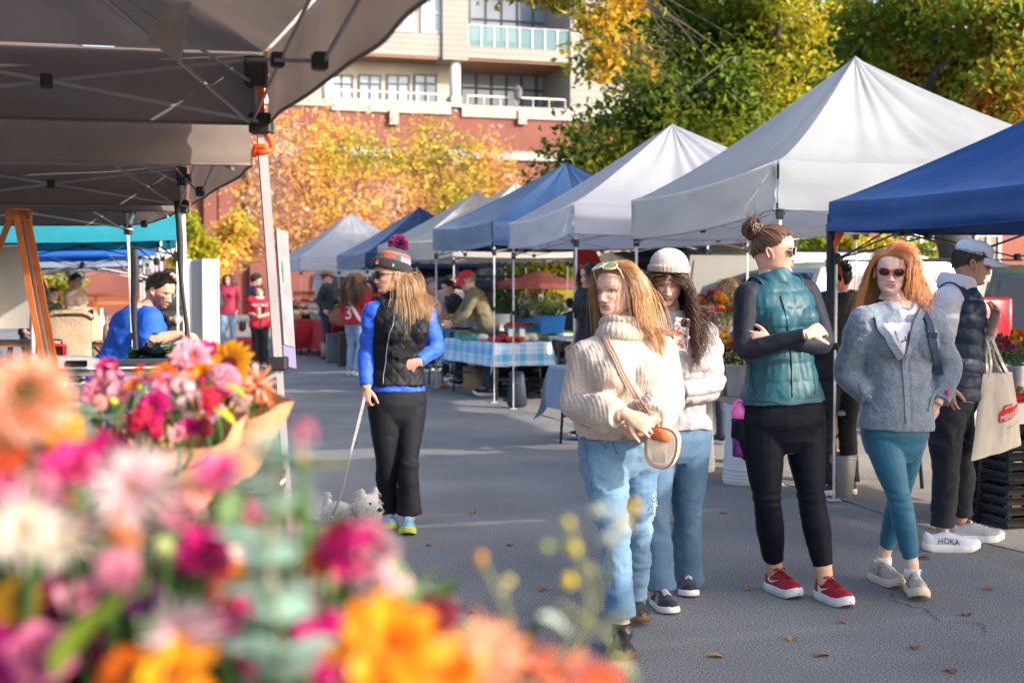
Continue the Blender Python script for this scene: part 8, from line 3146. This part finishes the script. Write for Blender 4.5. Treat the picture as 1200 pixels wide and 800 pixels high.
def crate(label,c,size,mat,rz=0,group=None,slots=True,lid=False,name='crate',cat='crate'):
 t=lthing(name,label,cat,c,rz,group)
 L,W,H=size
 q=MB()
 q.box((0,0,.01),(L,W,.02),bev=.004)
 if lid:
  q.box((0,0,H*.5+.01),(L,W,H-.02),bev=.006)
 else:
  n=4 if slots else 1
  for k in range(n):
   z0,z1=.02+(H-.02)*k/n,.02+(H-.02)*(k+(.72 if slots else 1))/n
   for s in(-1,1):
    q.box((0,s*(W/2-.008),(z0+z1)/2),(L,.016,z1-z0),bev=.003)
    q.box((s*(L/2-.008),0,(z0+z1)/2),(.016,W-.034,z1-z0),bev=.003)
  if slots:
   for sx in(-1,0,1):
    for sy in(-1,1):
     q.box((sx*(L/2-.02),sy*(W/2-.018),H/2),(.03,.03,H-.01),bev=.003)
 q.obj('crate_body',mat,t)
 return t
CARD=mk('cardboard',(.36,.20,.10),.85,(.42,.25,.13),ns=5)
BLKP=mk('black_crate_plastic',(.016,.016,.018),.5)
g_=gat(545,19.3)
crate('brown cardboard box on the paving under the plaid table',g_+EP*.3,(.75,.4,.34),CARD,rz,lid=True,name='cardboard_box',cat='box')
for i,(px,d,z,lab)in enumerate(((604,18.4,0,'black crate on the paving below the plaid cloth, nearest the poles'),(622,18.3,0,'black crate on the paving at the right end of the plaid table'),(612,18.5,.31,'black crate stacked on top of the others under the plaid table'),(640,18.6,0,'black crate standing under the lime striped cloth'),(640,18.6,.31,'upper black crate under the lime striped cloth'))):
 g_=gat(px,d)
 crate(lab,(g_[0],g_[1],z+.004),(.55,.38,.30),BLKP,rz+.1*i)
for px,d,z,s,lab in((692,17.5,.86,(.3,.25,.22),'cardboard box on the stall behind the cream jumper woman'),(694,17.4,1.085,(.28,.25,.18),'upper cardboard box stacked behind the cream jumper woman')):
 g_=gat(px,d)
 crate(lab,(g_[0],g_[1],z),s,CARD,.2,lid=True,name='cardboard_box',cat='box')
g_=gat(705,17.4)
ftable('folding table carrying cardboard boxes beside the white tent',(g_[0],g_[1],0),.3,1.2,.7,.855,legm=M_GLEG)
t=thing('sandbag','navy weight bag strapped to the foot of the white tent pole','sandbag',G(606,480))
g_=G(606,478)
q=MB()
q.sweep([g_+UP*.02,g_+UP*.05,g_+UP*.25,g_+UP*.42,g_+UP*.45],[(.10,.06),(.125,.085),(.105,.07),(.085,.05),(.07,.03)],16,squ=.7)
q.obj('bag_body',mk('navy_nylon',(.02,.03,.055),.6,bump=.004,bs=25),t)
q=MB()
for z in(.10,.3):
 q.lathe([(.10,z-.015),(.13,z-.015),(.13,z+.015),(.10,z+.015)],16,g_-[.06,0,0],sx=.9,sy=.6)
q.obj('strap',M_BLK,t)
g_=gat(520,19.8)
t=lthing('cloth_panel','plain blue cloth hanging off the end of the apple table','cloth',g_,rz)
q=MB()
u=np.linspace(-.25,.25,20)
q.sheet(np.stack([np.stack([u,.02*np.sin(u*25)*k,.86-.5*k+0*u],1)for k in np.linspace(0,1,8)]),.004)
q.obj('cloth',mk('blue_cotton',(.05,.16,.32),.85),t)
g_=gat(684,12.9)
ftable('folding table under the grey blue cloth behind the cream jumper woman',(g_[0]+.1,g_[1],0),rz,.6,.6,.74,legm=M_BLK)
draped('grey blue cloth hanging off a table behind the cream jumper woman',(g_[0]+.1,g_[1],0),rz,.62,.62,.752,.40,plain((.27,.34,.43)),seed=2)
g_=gat(631,26)
t=thing('market_umbrella','faded pink market umbrella beyond the fruit stall','umbrella',g_)
q=MB()
th=np.linspace(0,2*PI,9)
rings=[np.stack([r*np.cos(th),r*np.sin(th),z+0*th-.03*(r>1)*np.abs(np.sin(th*4))],1)+g_ for r,z in((.02,1.76),(.45,1.62),(.85,1.52),(.87,1.42))]
q.grid(np.array(rings))
q.obj('canopy',mk('pink_canvas',(.66,.16,.16),.8,(.72,.24,.22),ns=3,trl=.3),t,smooth=False)
q=MB()
q.bar(g_,g_+UP*1.80,.025)
q.obj('pole',M_WHITE,t)
g_=gat(652,25)
t=lthing('banner','yellow banner hanging below the pink umbrella','banner',g_,.2)
q=MB()
u=np.linspace(-.33,.33,12)
q.sheet(np.stack([np.stack([u,.02*np.sin(u*9+k),1.40-.22*k+0*u],1)for k in np.linspace(0,1,5)]),.004)
q.obj('cloth',mk('yellow_cloth',(.75,.58,.02),.8),t)
q=MB()
for x in(-.33,.33):
 q.bar((x,.012,0),(x,.012,1.42),.012)
q.obj('post',M_GLEG,t)
g_=gat(692,19)
t=lthing('feather_flag','red feather flag with white script behind the cream jumper woman','flag',g_,.1)
q=MB()
q.sheet(np.stack([np.stack([np.linspace(-.22,.26-.2*k**2,10),.03*np.sin(np.linspace(0,4,10)+k*2),np.full(10,1.25+.75*k)],1)for k in np.linspace(0,1,9)]),.004)
q.obj('cloth',mk('red_flag',(.58,.04,.035),.8),t)
q=MB()
q.bar((-.23,0,0),(-.23,0,2.05),.014)
q.obj('pole',M_WHITE,t)
q=MB()
for k,z in enumerate((1.42,1.58,1.74)):
 q.sweep(spline([(-.15+.05*i,-.045,z+.05*math.sin(i*2.2+k))for i in range(7-k)],22),.010,5)
q.obj('script',M_WHITE,t)
WOOD=mk('weathered_wood',(.33,.22,.14),.85,(.44,.31,.20),ns=5,nd=6,bump=.003,bs=25,stretch=(1,14,14))
a,b_=P(800,330,11.4)*[1,1,0],P(905,330,10.25)*[1,1,0]
bz=.615
rzb=math.atan2(b_[1]-a[1],b_[0]-a[0])
cb=(a+b_)/2
nb_=np.array([-math.sin(rzb),math.cos(rzb),0])
t=lthing('bench','weathered plank bench for flower buckets resting on white pails','bench',cb,rzb)
Lb=np.linalg.norm(b_-a)
for k in range(2):
 q=MB()
 q.box((0,-.02+k*.31,bz+.024),(Lb,.30,.042),bev=.004)
 q.obj('plank',WOOD,t,smooth=False)
t2=lthing('shelf','raised plank shelf behind the flower bench','shelf',cb+nb_*.62,rzb)
q=MB()
q.box((0,0,1.0),(Lb*1.15,.28,.04),bev=.004)
q.obj('plank',WOOD,t2,smooth=False)
for x in(-.5,.5):
 q=MB()
 q.box((x*Lb,0,.49),(.06,.22,.978),bev=.005)
 q.obj('leg',WOOD,t2,smooth=False)
PAIL=mk('white_pail',(.64,.63,.63),.45,(.58,.57,.57),ns=4)
for px,d,lab in((815,11.15,'upside down white pail under the left end of the flower bench'),(874,10.45,'upside down white pail behind the leg of the woman in the teal vest')):
 g_=gat(px,d)
 bucket(lab,np.array([g_[0],g_[1],0.0]),.165,bz-.001,PAIL,None,False,True,'pail',(.06,.10,.14,.20))
MIX=[(HOT,MAG),(MAG,DRD),(YEL,ORA),(ORA,YEL),((.55,.03,.03),COR),(PUR,(.25,.12,.5)),(YEL,YEL),(DRD,MAG)]
for i,(px,d,z,n,gh,lab)in enumerate([(846,10.75,bz+.046,16,.26,'galvanised bucket of magenta and yellow flowers at the front of the bench'),(824,11.0,bz+.046,10,.22,'galvanised bucket of purple flowers at the left end of the bench'),(866,10.6,bz+.046,12,.24,'galvanised bucket of red zinnias beside the teal vest'),(852,11.5,1.022,18,.26,'bucket of mixed orange and red flowers on the raised plank'),(833,11.75,1.022,12,.24,'bucket of crimson flowers at the left of the raised plank'),(812,11.9,1.022,12,.24,'bucket of flowers half hidden by the pale puffer coat'),(945,10.2,.76,10,.25,'bucket of yellow flowers glimpsed between the folded arms and the fleece'),(962,10.0,.40,6,.2,'metal pot of greens low behind the teal vest')]):
 g_=gat(px,d)
 plant_in(lab,(g_[0],g_[1],z),.105,.25 if z<1 else .16,galv,gh,.18,[(.10,.16,.03),(.20,.25,.06),(.06,.12,.03),(.4,.42,.12)],130,'flower bucket','flower_bucket',.010,(MIX,n,['zinnia','celosia','daisy','rose','amaranth'],.055))
g_=gat(1012,10.3)
ftable('folding table with a pale green top behind the red haired woman',(g_[0],g_[1],0),.35,.85,.65,.62,mk('pale_green_top',(.42,.50,.44),.6),M_BLK)
g_=gat(990,10.15)
t=thing('straw_bundle','bundle of pale straw lying on the green topped table','straw',(g_[0],g_[1],.625))
q=MB()
for k in range(160):
 a=RNG.uniform(0,6.28)
 c=np.array([g_[0],g_[1],.66])+RNG.normal(size=3)*[.04,.04,.02]
 q.bar(c,c+np.array([math.cos(a),math.sin(a),.25])*.09,.0025,4)
T(q.obj('straw',mk('straw_pale',(.60,.44,.24),.9),t),kind='stuff')
g_=gat(985,9.9)
bucket('galvanised bucket standing on the paving behind the black leggings',np.array([g_[0],g_[1],0]),.13,.30,galv)
g_=gat(895,10.6)
bucket('dark blue bucket tilted beside the white pail',np.array([g_[0],g_[1],0]),.14,.36,mk('dark_blue_plastic',(.03,.05,.09),.5))
g_=gat(1205,9.1)
rr_=.32
ftable('market table with a white cloth at the right edge',(g_[0],g_[1],0),rr_,1.25,.6,.76,legm=M_BLK)
draped('white cloth on the market table at the right edge',(g_[0],g_[1],0),rr_,1.28,.63,.772,.13,plain((.60,.62,.64)),seed=4)
for i,(px,d,lab)in enumerate(((1155,8.75,'red tray of berries on the white cloth beside the tote bag'),(1192,8.85,'red tray of greens on the white cloth at the right edge'))):
 g2=gat(px,d)
 t=crate(lab,(g2[0],g2[1],.777),(.26,.2,.06),mk('red_tray',(.5,.02,.025),.4),rr_,slots=False,name='produce_tray',cat='tray')
 q=MB()
 for k in range(40):
  q.ball((RNG.uniform(-.11,.11),RNG.uniform(-.08,.08),.045+RNG.uniform(0,.04)),RNG.uniform(.012,.022),7,0,[(.5,.02,.03),(.12,.2,.04),(.3,.34,.05)][(k+i)%3])
 T(q.obj('produce',M_FR,t),kind='stuff')
for px,d,z,lab in((1192,9.2,.777,'galvanised bucket of pink flowers right of the tote bag handles'),(1166,9.35,.777,'galvanised bucket of flowers behind the raised hand'),(1212,9.4,.777,'flower bucket cut off by the right edge')):
 g2=gat(px,d)
 plant_in(lab,(g2[0],g2[1],z),.085,.21,galv,.20,.14,[(.10,.16,.03),(.06,.12,.03)],90,'flower bucket','flower_bucket',.010,([(HOT,MAG),(MAG,PNK),(YEL,YEL),(PUR,HOT),(COR,ORA)],11,['zinnia','rose','cluster'],.045))
g2=gat(1196,8.7)
crate('black crate under the right edge table, lower',(g2[0],g2[1],.004),(.42,.36,.28),BLKP,rr_)
crate('black crate under the right edge table, upper',(g2[0],g2[1],.29),(.42,.36,.28),BLKP,rr_)
g2=gat(1160,9.1)
crate('brown cardboard box behind the trouser legs of the man in the white cap',(g2[0],g2[1],.004),(.36,.3,.34),CARD,rr_,lid=True,name='cardboard_box',cat='box')
pb=P(972,330,9.62)*[1,1,0]
t=thing('strap','orange ratchet strap wound round the post of the deep blue tent','strap',pb)
q=MB()
zz=np.linspace(2.0,1.50,26)
strap(q,np.stack([pb[0]+.05+.035*np.cos(zz*16),pb[1]-.03+.035*np.sin(zz*16),zz],1),.04,.003,np.stack([np.cos(zz*16),np.sin(zz*16)-.5,0*zz],1),n=60)
q.obj('webbing',M_ORANGE,t)
t=thing('tent_bag','black tent cover hanging on the post between the teal vest and the fleece','bag',pb)
q=MB()
q.sweep([pb+[.0,-.02,2.02],pb+[.0,-.02,1.9],pb+[.0,-.02,1.3],pb+[0,-.02,1.1]],[.022,.030,.026,.015],10)
q.obj('bag_body',mk('black_nylon',(.02,.02,.024),.6),t)
RC=mk('red_table_cloth',(.42,.012,.02),.85)
for px,d,rz_,lab,mt in((358,29.5,rz,'table with a dark red cloth left of the man in the felt hat',plain((.36,.010,.018))),(400,27.8,rz,'table with a red cloth right of the man in the felt hat',plain((.45,.015,.02)))):
 g_=gat(px,d)
 ftable('folding '+lab,g_,rz_,1.5,.7,.74)
 draped('dark red cloth reaching the ground on the table '+('left' if px<380 else 'right')+' of the felt hat',g_,rz_,1.54,.74,.752,.6,mt,seed=px)
for k,(px,d)in enumerate(((346,29.2),(352,29.6),(358,29.3),(364,29.8),(369,29.2),(404,27.5),(410,27.8))):
 g_=gat(px,d)
 pint('basket of red and orange '+('produce' if k%2 else 'jars')+' on the far red tables',(g_[0],g_[1],.755),.13,[(.6,.06,.03),(.7,.3,.05),(.6,.55,.5),(.3,.4,.1)],16,.045,[CARD,M_PINT,M_BLK][k%3],'baskets on the far red tables',h=.14)
g_=gat(352,31)
t=lthing('display_rack','wooden rack of orange gourds under the small white tent','rack',g_,.3)
q=MB()
for k in range(3):
 q.box((0,k*.18,.9+k*.17),(1.1,.3,.03))
for x in(-.55,.55):
 q.box((x,.2,.65),(.04,.55,1.3))
q.obj('shelf',CARD,t,smooth=False)
q=MB()
for k in range(48):
 s_=k%3
 q.ball((RNG.uniform(-.5,.5),s_*.18+RNG.uniform(-.1,.1),.97+s_*.17),RNG.uniform(.05,.07),8,0,[(.62,.16,.02),(.6,.08,.02),(.6,.5,.4)][RNG.integers(3)])
T(q.obj('gourd',M_FR,t),kind='stuff')
g_=gat(393,26.2)
crate('grey speaker case standing on the road beside the drum player',(g_[0],g_[1],.004),(.36,.3,.55),mk('grey_case',(.16,.17,.19),.6),.2,lid=True,name='speaker_case',cat='case')
g_=gat(406,25)
crate('dark brown case by the legs of the woman in the red jersey',(g_[0],g_[1],.004),(.3,.3,.62),mk('brown_case',(.07,.05,.04),.6),.2,lid=True,name='instrument_case',cat='case')
for px,d,r,c,lab in((343,30.5,.3,OG,'bushy green plant beside the red cloth table'),(392,30,.28,OG,'olive plant in a pot behind the man in the felt hat')):
 g_=gat(px,d)
 plant_in(lab,(g_[0],g_[1],0),.2,.4,CARD,.7,r,c,260,lw=.03)
#  left-hand stalls
PT=np.array([*(P(0,330,5.1)[:2]*0+np.array([-.92,5.1])),0])
pole_top=P(305,165,5.12)
t=thing('strap','bright orange strap tied round the top of the nearest tent pole on the left','strap',(pole_top[0],pole_top[1],0))
q=MB()
q.sweep(spline([P(306,94,5.05),P(306,120,5.05),P(304,142,5.05),P(316,162,5.05),P(318,175,5.06),P(308,178,5.04),P(298,180,5.06)],30),.011,8)
q.sweep(spline([P(298,183,5.06),P(300,172,5.04),P(312,172,5.04)],10),.010,8)
q.obj('webbing',mk('neon_orange',(.95,.09,.008),.55),t)
t=thing('care_label','crumpled translucent paper tag hanging under the nearest taupe canopy','label',P(205,60,4.2))
q=MB()
c4=[P(188,8,4.25),P(224,2,4.2),P(212,76,4.2),P(174,48,4.22)]
U,S=np.meshgrid(np.linspace(0,1,12),np.linspace(0,1,12))
Bp=c4[0]*((1-U)*(1-S))[...,None]+c4[1]*(U*(1-S))[...,None]+c4[2]*(U*S)[...,None]+c4[3]*((1-U)*S)[...,None]
Bp[...,1]+=fbm(np.stack([U*3,S*3,0*U],-1).reshape(-1,3),4,2).reshape(U.shape)*.02
q.sheet(Bp,.001)
q.obj('paper',mk('tag_paper',(.55,.50,.48),.7,trl=.4),t)
t=thing('poster','lilac edged paper poster hanging beside the nearest tent pole on the left','poster',P(334,350,5.3))
pl=[P(322,268,5.32),P(337,272,5.40),P(347,432,5.42),P(333,428,5.32)]
U,S=np.meshgrid(np.linspace(0,1,10),np.linspace(0,1,14))
Bp=pl[0]*((1-U)*(1-S))[...,None]+pl[1]*(U*(1-S))[...,None]+pl[2]*(U*S)[...,None]+pl[3]*((1-U)*S)[...,None]
q=MB()
q.sheet(Bp,.004)
b=q.obj('paper',mk('lilac_paper',(.17,.15,.28),.7),t)
q=MB()
e=nrm(np.cross(pl[1]-pl[0],pl[3]-pl[0]))
e=e if np.dot(e,np.array([0,0,CAMZ])-pl[0])>0 else-e
q.sheet(Bp[0:12,0:9]+e*.006,.002)
q.obj('notice',mk('notice_paper',(.27,.245,.26),.7,(.20,.185,.195),ns=18),b)
q=MB()
q.sheet(Bp[3:6,2:4]+e*.010,.002)
q.obj('green_mark',mk('green_print',(.08,.30,.18),.7),b)
for p0,p1,d,w_,lab in((P(208,236,7.9),P(221,408,7.9),7.9,.030,'black strap hanging along the second pole on the left'),(P(158,292,10.1),P(160,440,10.1),10.1,.050,'black folded cover hanging on the pole in front of the blue shirt')):
 t=thing('hanging_strap',lab,'strap',(p0[0],p0[1],p1[2]))
 q=MB()
 pts=[p0+(p1-p0)*k+np.array([.006*math.sin(k*9),-.03,0])for k in np.linspace(0,1,8)]
 q.sweep(spline(pts,24),np.tile([w_/2,.012],(24,1))*(1+.25*np.sin(np.linspace(0,7,24)))[:,None],10,up=[0,-1,0])
 q.obj('webbing',_MC['black_nylon'],t)
g_=gat(238,13)
t=lthing('display_board','grey folding display board standing on the road edge at the left','display board',g_,-.25)
for k,(x0,x1,y0,y1)in enumerate(((-.14,.0,.05,0),(.0,.12,0,.08),(-.2,-.14,-.02,.05))):
 q=MB()
 d=np.array([x1-x0,y1-y0,0])
 L=np.linalg.norm(d)
 M=np.stack([d/L,np.cross(UP,d/L),UP],1)
 q.box(((x0+x1)/2,(y0+y1)/2,.92),(L-.012,.022,1.66),M,bev=.004)
 pn=q.obj('panel',mk('grey_felt',(.40,.40,.44),.85,(.36,.36,.40),ns=30),t,smooth=False)
 q=MB()
 for z in(.09,1.755):
  q.box(((x0+x1)/2,(y0+y1)/2,z),(L,.03,.02),M)
 for xx in(-L/2,L/2):
  q.box(np.array([(x0+x1)/2,(y0+y1)/2,.92])+M[:,0]*xx,(.012,.032,1.69),M)
 q.obj('panel_frame',M_ALU,pn,smooth=False)
sp=[P(108,284,14.9),P(131,284,14.9),P(131,295,14.9),P(108,295,14.9)]
t=thing('sign','small white sign with a green hill emblem pinned to the bright blue valance','sign',sp[3])
q=MB()
q.prism([(0,0)]*0 or[(0,0),(.215,0),(.215,.1),(0,.1)],(0,.012,0),sp[3]+[0,-.28,0])
b=q.obj('board',mk('sign_white',(.70,.72,.72),.6),t,smooth=False)
q=MB()
o_=sp[3]+[0,-.285,0]
q.add([o_+[x,0,z]for x,z in((.03,.045),(.08,.075),(.11,.06),(.15,.082),(.19,.045))],[[0,1,2,3,4]])
q.obj('hill_emblem',mk('sign_green',(.05,.30,.26),.6),b,smooth=False)
q=MB()
for z,w_ in((.030,.075),(.016,.055)):
 q.box(o_+[.107,0,z],(w_*2,.004,.007))
q.obj('lettering',mk('sign_grey',(.22,.30,.34),.6),b,smooth=False)
t=thing('easel','orange brown wooden easel frame with a metal strip standing at the far left','easel',P(30,420,5.6))
RW=mk('orange_wood',(.36,.095,.022),.5,(.46,.14,.035),ns=4,nd=5,stretch=(8,8,.8))
a0,a1=P(20,252,5.6),P(66,440,5.5)
for(s0,s1)in((P(19,252,5.6),P(52,436,5.45)),(P(32,252,5.65),P(66,436,5.5)),(P(14,252,5.6),P(-22,340,5.8))):
 q=MB()
 s1=s0+(s1-s0)*((s0[2]-.02)/(s0[2]-s1[2]))if s1[2]<s0[2]else s1
 q.sbar(s0,s1,[.024,.012],up=[0,-1,.2])
 q.obj('leg',RW,t,smooth=False)
q=MB()
s0,s1=P(26,254,5.62),P(59,436,5.48)
s1=s0+(s1-s0)*((s0[2]-.05)/(s0[2]-s1[2]))
q.sbar(s0,s1,[.016,.006],up=[0,-1,.2])
q.obj('metal_strip',M_METAL,t,smooth=False)
q=MB()
q.box(P(22,252,5.62),(.10,.05,.05),bev=.006)
q.obj('hinge_block',RW,t)
lt_=P(40,330,7.0)*[1,1,0]+[-.35,0,0]
zt=P(40,428,7.0)[2]
ftable('long grey topped table with clutter at the left edge',lt_,.31,2.2,.75,zt,mk('grey_top',(.34,.34,.35),.6),M_BLK)
draped('white cloth hanging on the front of the left table',lt_+[-.5,0,0],.31,1.0,.78,zt+.012,.12,plain((.55,.56,.60)),seed=6)
def onT(px,d,z=None):
 g_=gat(px,d)
 return np.array([g_[0],g_[1],(zt if z is None else z)+.014])
c=onT(80,7.05)
t=lthing('storage_bin','open tan bin lined with burlap standing on the left table','bin',c,.3)
BUR=mk('burlap',(.30,.21,.15),.9,(.38,.28,.20),ns=12,bump=.004,bs=70)
q=MB()
n=40
th=np.linspace(0,2*PI,n+1)
sq=lambda k:np.stack([np.sign(np.cos(th))*np.abs(np.cos(th))**.35*.11*k,np.sign(np.sin(th))*np.abs(np.sin(th))**.35*.10*k],1)
rr2=[(1.0,.0),(1.02,.12),(1.05,.24),(1.12,.262),(1.13,.23),(1.02,.25),(.97,.2),(.9,.03),(.02,.025)]
q.grid(np.stack([np.concatenate([sq(k)*(1+.01*np.sin(th*7))[:,None],(z+.012*np.sin(th*3)*(z>.2))[:,None]],1)for k,z in rr2]))
q.obj('bin_body',BUR,t)
c=onT(64,6.72)
t=lthing('cooler_bag','small shiny red lunch bag on the left table','bag',c,.2)
q=MB()
q.box((0,0,.055),(.10,.07,.11),bev=.012)
q.obj('bag_body',mk('red_vinyl',(.32,.008,.015),.3,bump=.003,bs=30),t)
q=MB()
q.sweep(spline([(-.03,0,.11),(-.025,0,.128),(.025,0,.128),(.03,0,.11)],9),.004,6)
q.obj('handle',M_BLK,t)
c=onT(76,6.68)
t=lthing('cash_drawer','grey and black cash drawer on the left table below the red bag','cash drawer',c,.3)
q=MB()
q.prism([(-.16,0),(.14,0),(.16,.03),(.10,.05),(-.16,.06)],(0,.22,0),(0,-.14,0))
q.obj('case',mk('grey_plastic',(.30,.31,.33),.4),t,smooth=False)
q=MB()
q.box((.05,-.145,.022),(.10,.012,.03),bev=.004)
q.obj('slot',M_BLK,t)
PBAG=mk('paper_bag',(.40,.27,.17),.85,(.46,.32,.21),ns=5,bump=.006,bs=14)
for px,d,s_,lab in((92,12.1,.26,'crumpled brown paper bag behind the tan bin'),(102,12.2,.2,'small brown paper bag next to the blue shirt')):
 c=np.array([*gat(px,d)[:2],P(px,400,12.2)[2]+.002])
 t=lthing('paper_bag',lab,'bag',c,.5)
 q=MB()
 q.sweep([(0,0,0),(0,0,.03),(0,0,s_*.8),(.01,0,s_*1.2)],[(s_*.5,s_*.4),(s_*.55,s_*.45),(s_*.5,s_*.3),(s_*.45,s_*.05)],20,squ=.6)
 q.obj('bag_body',PBAG,t)
c=np.array([*gat(92,12.3)[:2],0])
ftable('brown topped table behind the man in the blue shirt',c+[-.15,.25,0],.31,1.3,.7,P(98,400,12.2)[2]-.003,mk('brown_top',(.24,.11,.05),.6),M_BLK)
t=lthing('side_panel','translucent white tent side panel hanging at the left edge','panel',gat(-10,9.6),.31)
q=MB()
x=np.linspace(-.9,.26,24)
q.sheet(np.stack([np.stack([x,.02*np.sin(x*11+k*2),1.22+.58*k+0*x],1)for k in np.linspace(0,1,6)]),.003)
q.obj('sheet',mk('cloudy_plastic',(.55,.52,.48),.5,(.48,.45,.42),ns=3,trl=.4),t)
q=MB()
q.bar((-.9,.0,1.80),(.27,.0,1.80),.012)
q.bar((.27,0,0),(.27,0,1.82),.014)
q.obj('rail',M_ALU,t)
zv=P(190,428,9.9)[2]
vt=gat(196,9.9)
ftable('vegetable table in front of the man in the blue shirt',vt+[.05,0,0],.31,1.0,.55,zv,legm=M_GLEG)
for px,d,r,cols,lab in((178,9.75,.13,[(.012,.018,.025),(.02,.03,.035)],'heap of dark purple kale on the vegetable table'),(192,9.85,.11,[(.16,.26,.12),(.24,.34,.16)],'pale green cabbage on the vegetable table'),(208,9.7,.12,[(.03,.09,.04),(.06,.14,.05)],'dark green leafy cabbage beside the second tent pole'),(200,9.95,.11,[(.05,.13,.04),(.10,.2,.06)],'bunch of upright green chard by the tent pole'),(160,9.8,.10,[(.06,.16,.02),(.10,.22,.03)],'bright green lettuce half hidden by the pole strap')):
 g_=gat(px,d)
 t=thing('vegetable',lab,'vegetable',(g_[0],g_[1],zv))
 q=MB()
 for k in range(70):
  a,e=RNG.uniform(0,6.28),RNG.uniform(.1,1.5)
  dv=np.array([math.cos(a)*math.cos(e),math.sin(a)*math.cos(e),math.sin(e)])
  leaf_blade(q,np.array([g_[0],g_[1],zv+.02])+dv*r*.3,dv+RNG.normal(size=3)*.3,r*RNG.uniform(.6,1.1),r*RNG.uniform(.25,.45),np.array(cols[k%2])*RNG.uniform(.7,1.3),bend=.4,cup=.6)
 q.obj('leaf',M_GRN,t)
g_=gat(112,26)
t=lthing('wooden_stall','orange wooden stall frame far off behind the bent man','stall',g_,.3)
q=MB()
for z in(.78,1.14,1.30):
 q.box((0,0,z),(1.7,.3 if z<1 else .06,.07),bev=.01)
for x in(-.8,0,.8):
 q.box((x,.04,.65),(.06,.06,1.3))
q.obj('timber',mk('orange_board',(.55,.16,.03),.6),t,smooth=False)
for k,(px,c_,h_)in enumerate(((106,(.5,.5,.5),.24),(112,(.05,.06,.05),.2),(118,(.6,.58,.55),.3),(124,(.2,.1,.06),.22),(100,(.06,.2,.12),.16))):
 g_=gat(px,12.5)
 t=thing('bottle',['clear glass bottle','dark green jar','tall white bottle','brown sauce bottle','small green jar'][k]+' on the far left table of jars','bottle',(g_[0],g_[1],1.0))
 q=MB()
 q.lathe(spline([(.001,0),(.045,.0),(.045,h_*.6),(.02,h_*.8),(.018,h_),(.001,h_)],16),14,(g_[0],g_[1],1.004))
 q.obj('glass',mk('bottle_%d'%k,c_,.2,spec=.6),t)
g_=gat(112,12.6)
ftable('table of bottles and jars far left behind the blue shirt',g_,.31,1.0,.5,1.0,legm=M_GLEG)
g_=gat(288,31)
t=thing('backpack','red backpack lying on the road between the raspberry sweatshirt and the girl in the jersey','backpack',g_)
q=MB()
q.sweep([g_+[-.28,0,.12],g_+[-.2,0,.16],g_+[.1,0,.15],g_+[.28,0,.1]],[(.06,.06),(.16,.14),(.15,.14),(.06,.08)],14)
q.obj('bag_body',mk('red_nylon',(.5,.02,.04),.6,bump=.006,bs=12),t)
g_=gat(189,24)
t=thing('street_sign','pale octagonal sign back on a post seen between the left tent poles','sign',g_)
q=MB()
q.bar(g_,g_+UP*2.3,.03)
q.obj('post',M_ALU,t)
q=MB()
q.lathe([(.001,-.01),(.28,-.01),(.28,.01),(.001,.01)],8,g_+UP*2.2+[0,-.05,0],rotm(PI/2,0,PI/8))
q.obj('plate',mk('sign_back',(.5,.5,.52),.5),t,smooth=False)
#  fallen leaves
LB=mk('dry_leaf',(1,1,1),.8,attr=True)
for k,(px,py)in enumerate([(757,680),(853,602),(955,770),(1090,655),(985,728),(1135,723),(1075,762),(930,748),(794,612),(600,640),(1010,470),(555,600),(690,570),(880,690),(1165,690),(640,690),(505,640),(420,520),(1120,790),(830,770),(560,720),(745,545)]):
 g_=G(px,py)+UP*.006
 t=thing('fallen_leaf','small dry orange brown leaf lying on the asphalt','leaf',g_,'fallen leaves on the asphalt')
 q=MB()
 a=RNG.uniform(0,6.28)
 dv=np.array([math.cos(a),math.sin(a),.12])
 leaf_blade(q,g_,dv,RNG.uniform(.05,.085),RNG.uniform(.016,.026),[(.32,.10,.03),(.40,.18,.05),(.22,.09,.04)][k%3],bend=.25,cup=.4,n=7)
 q.obj('blade',LB,t)
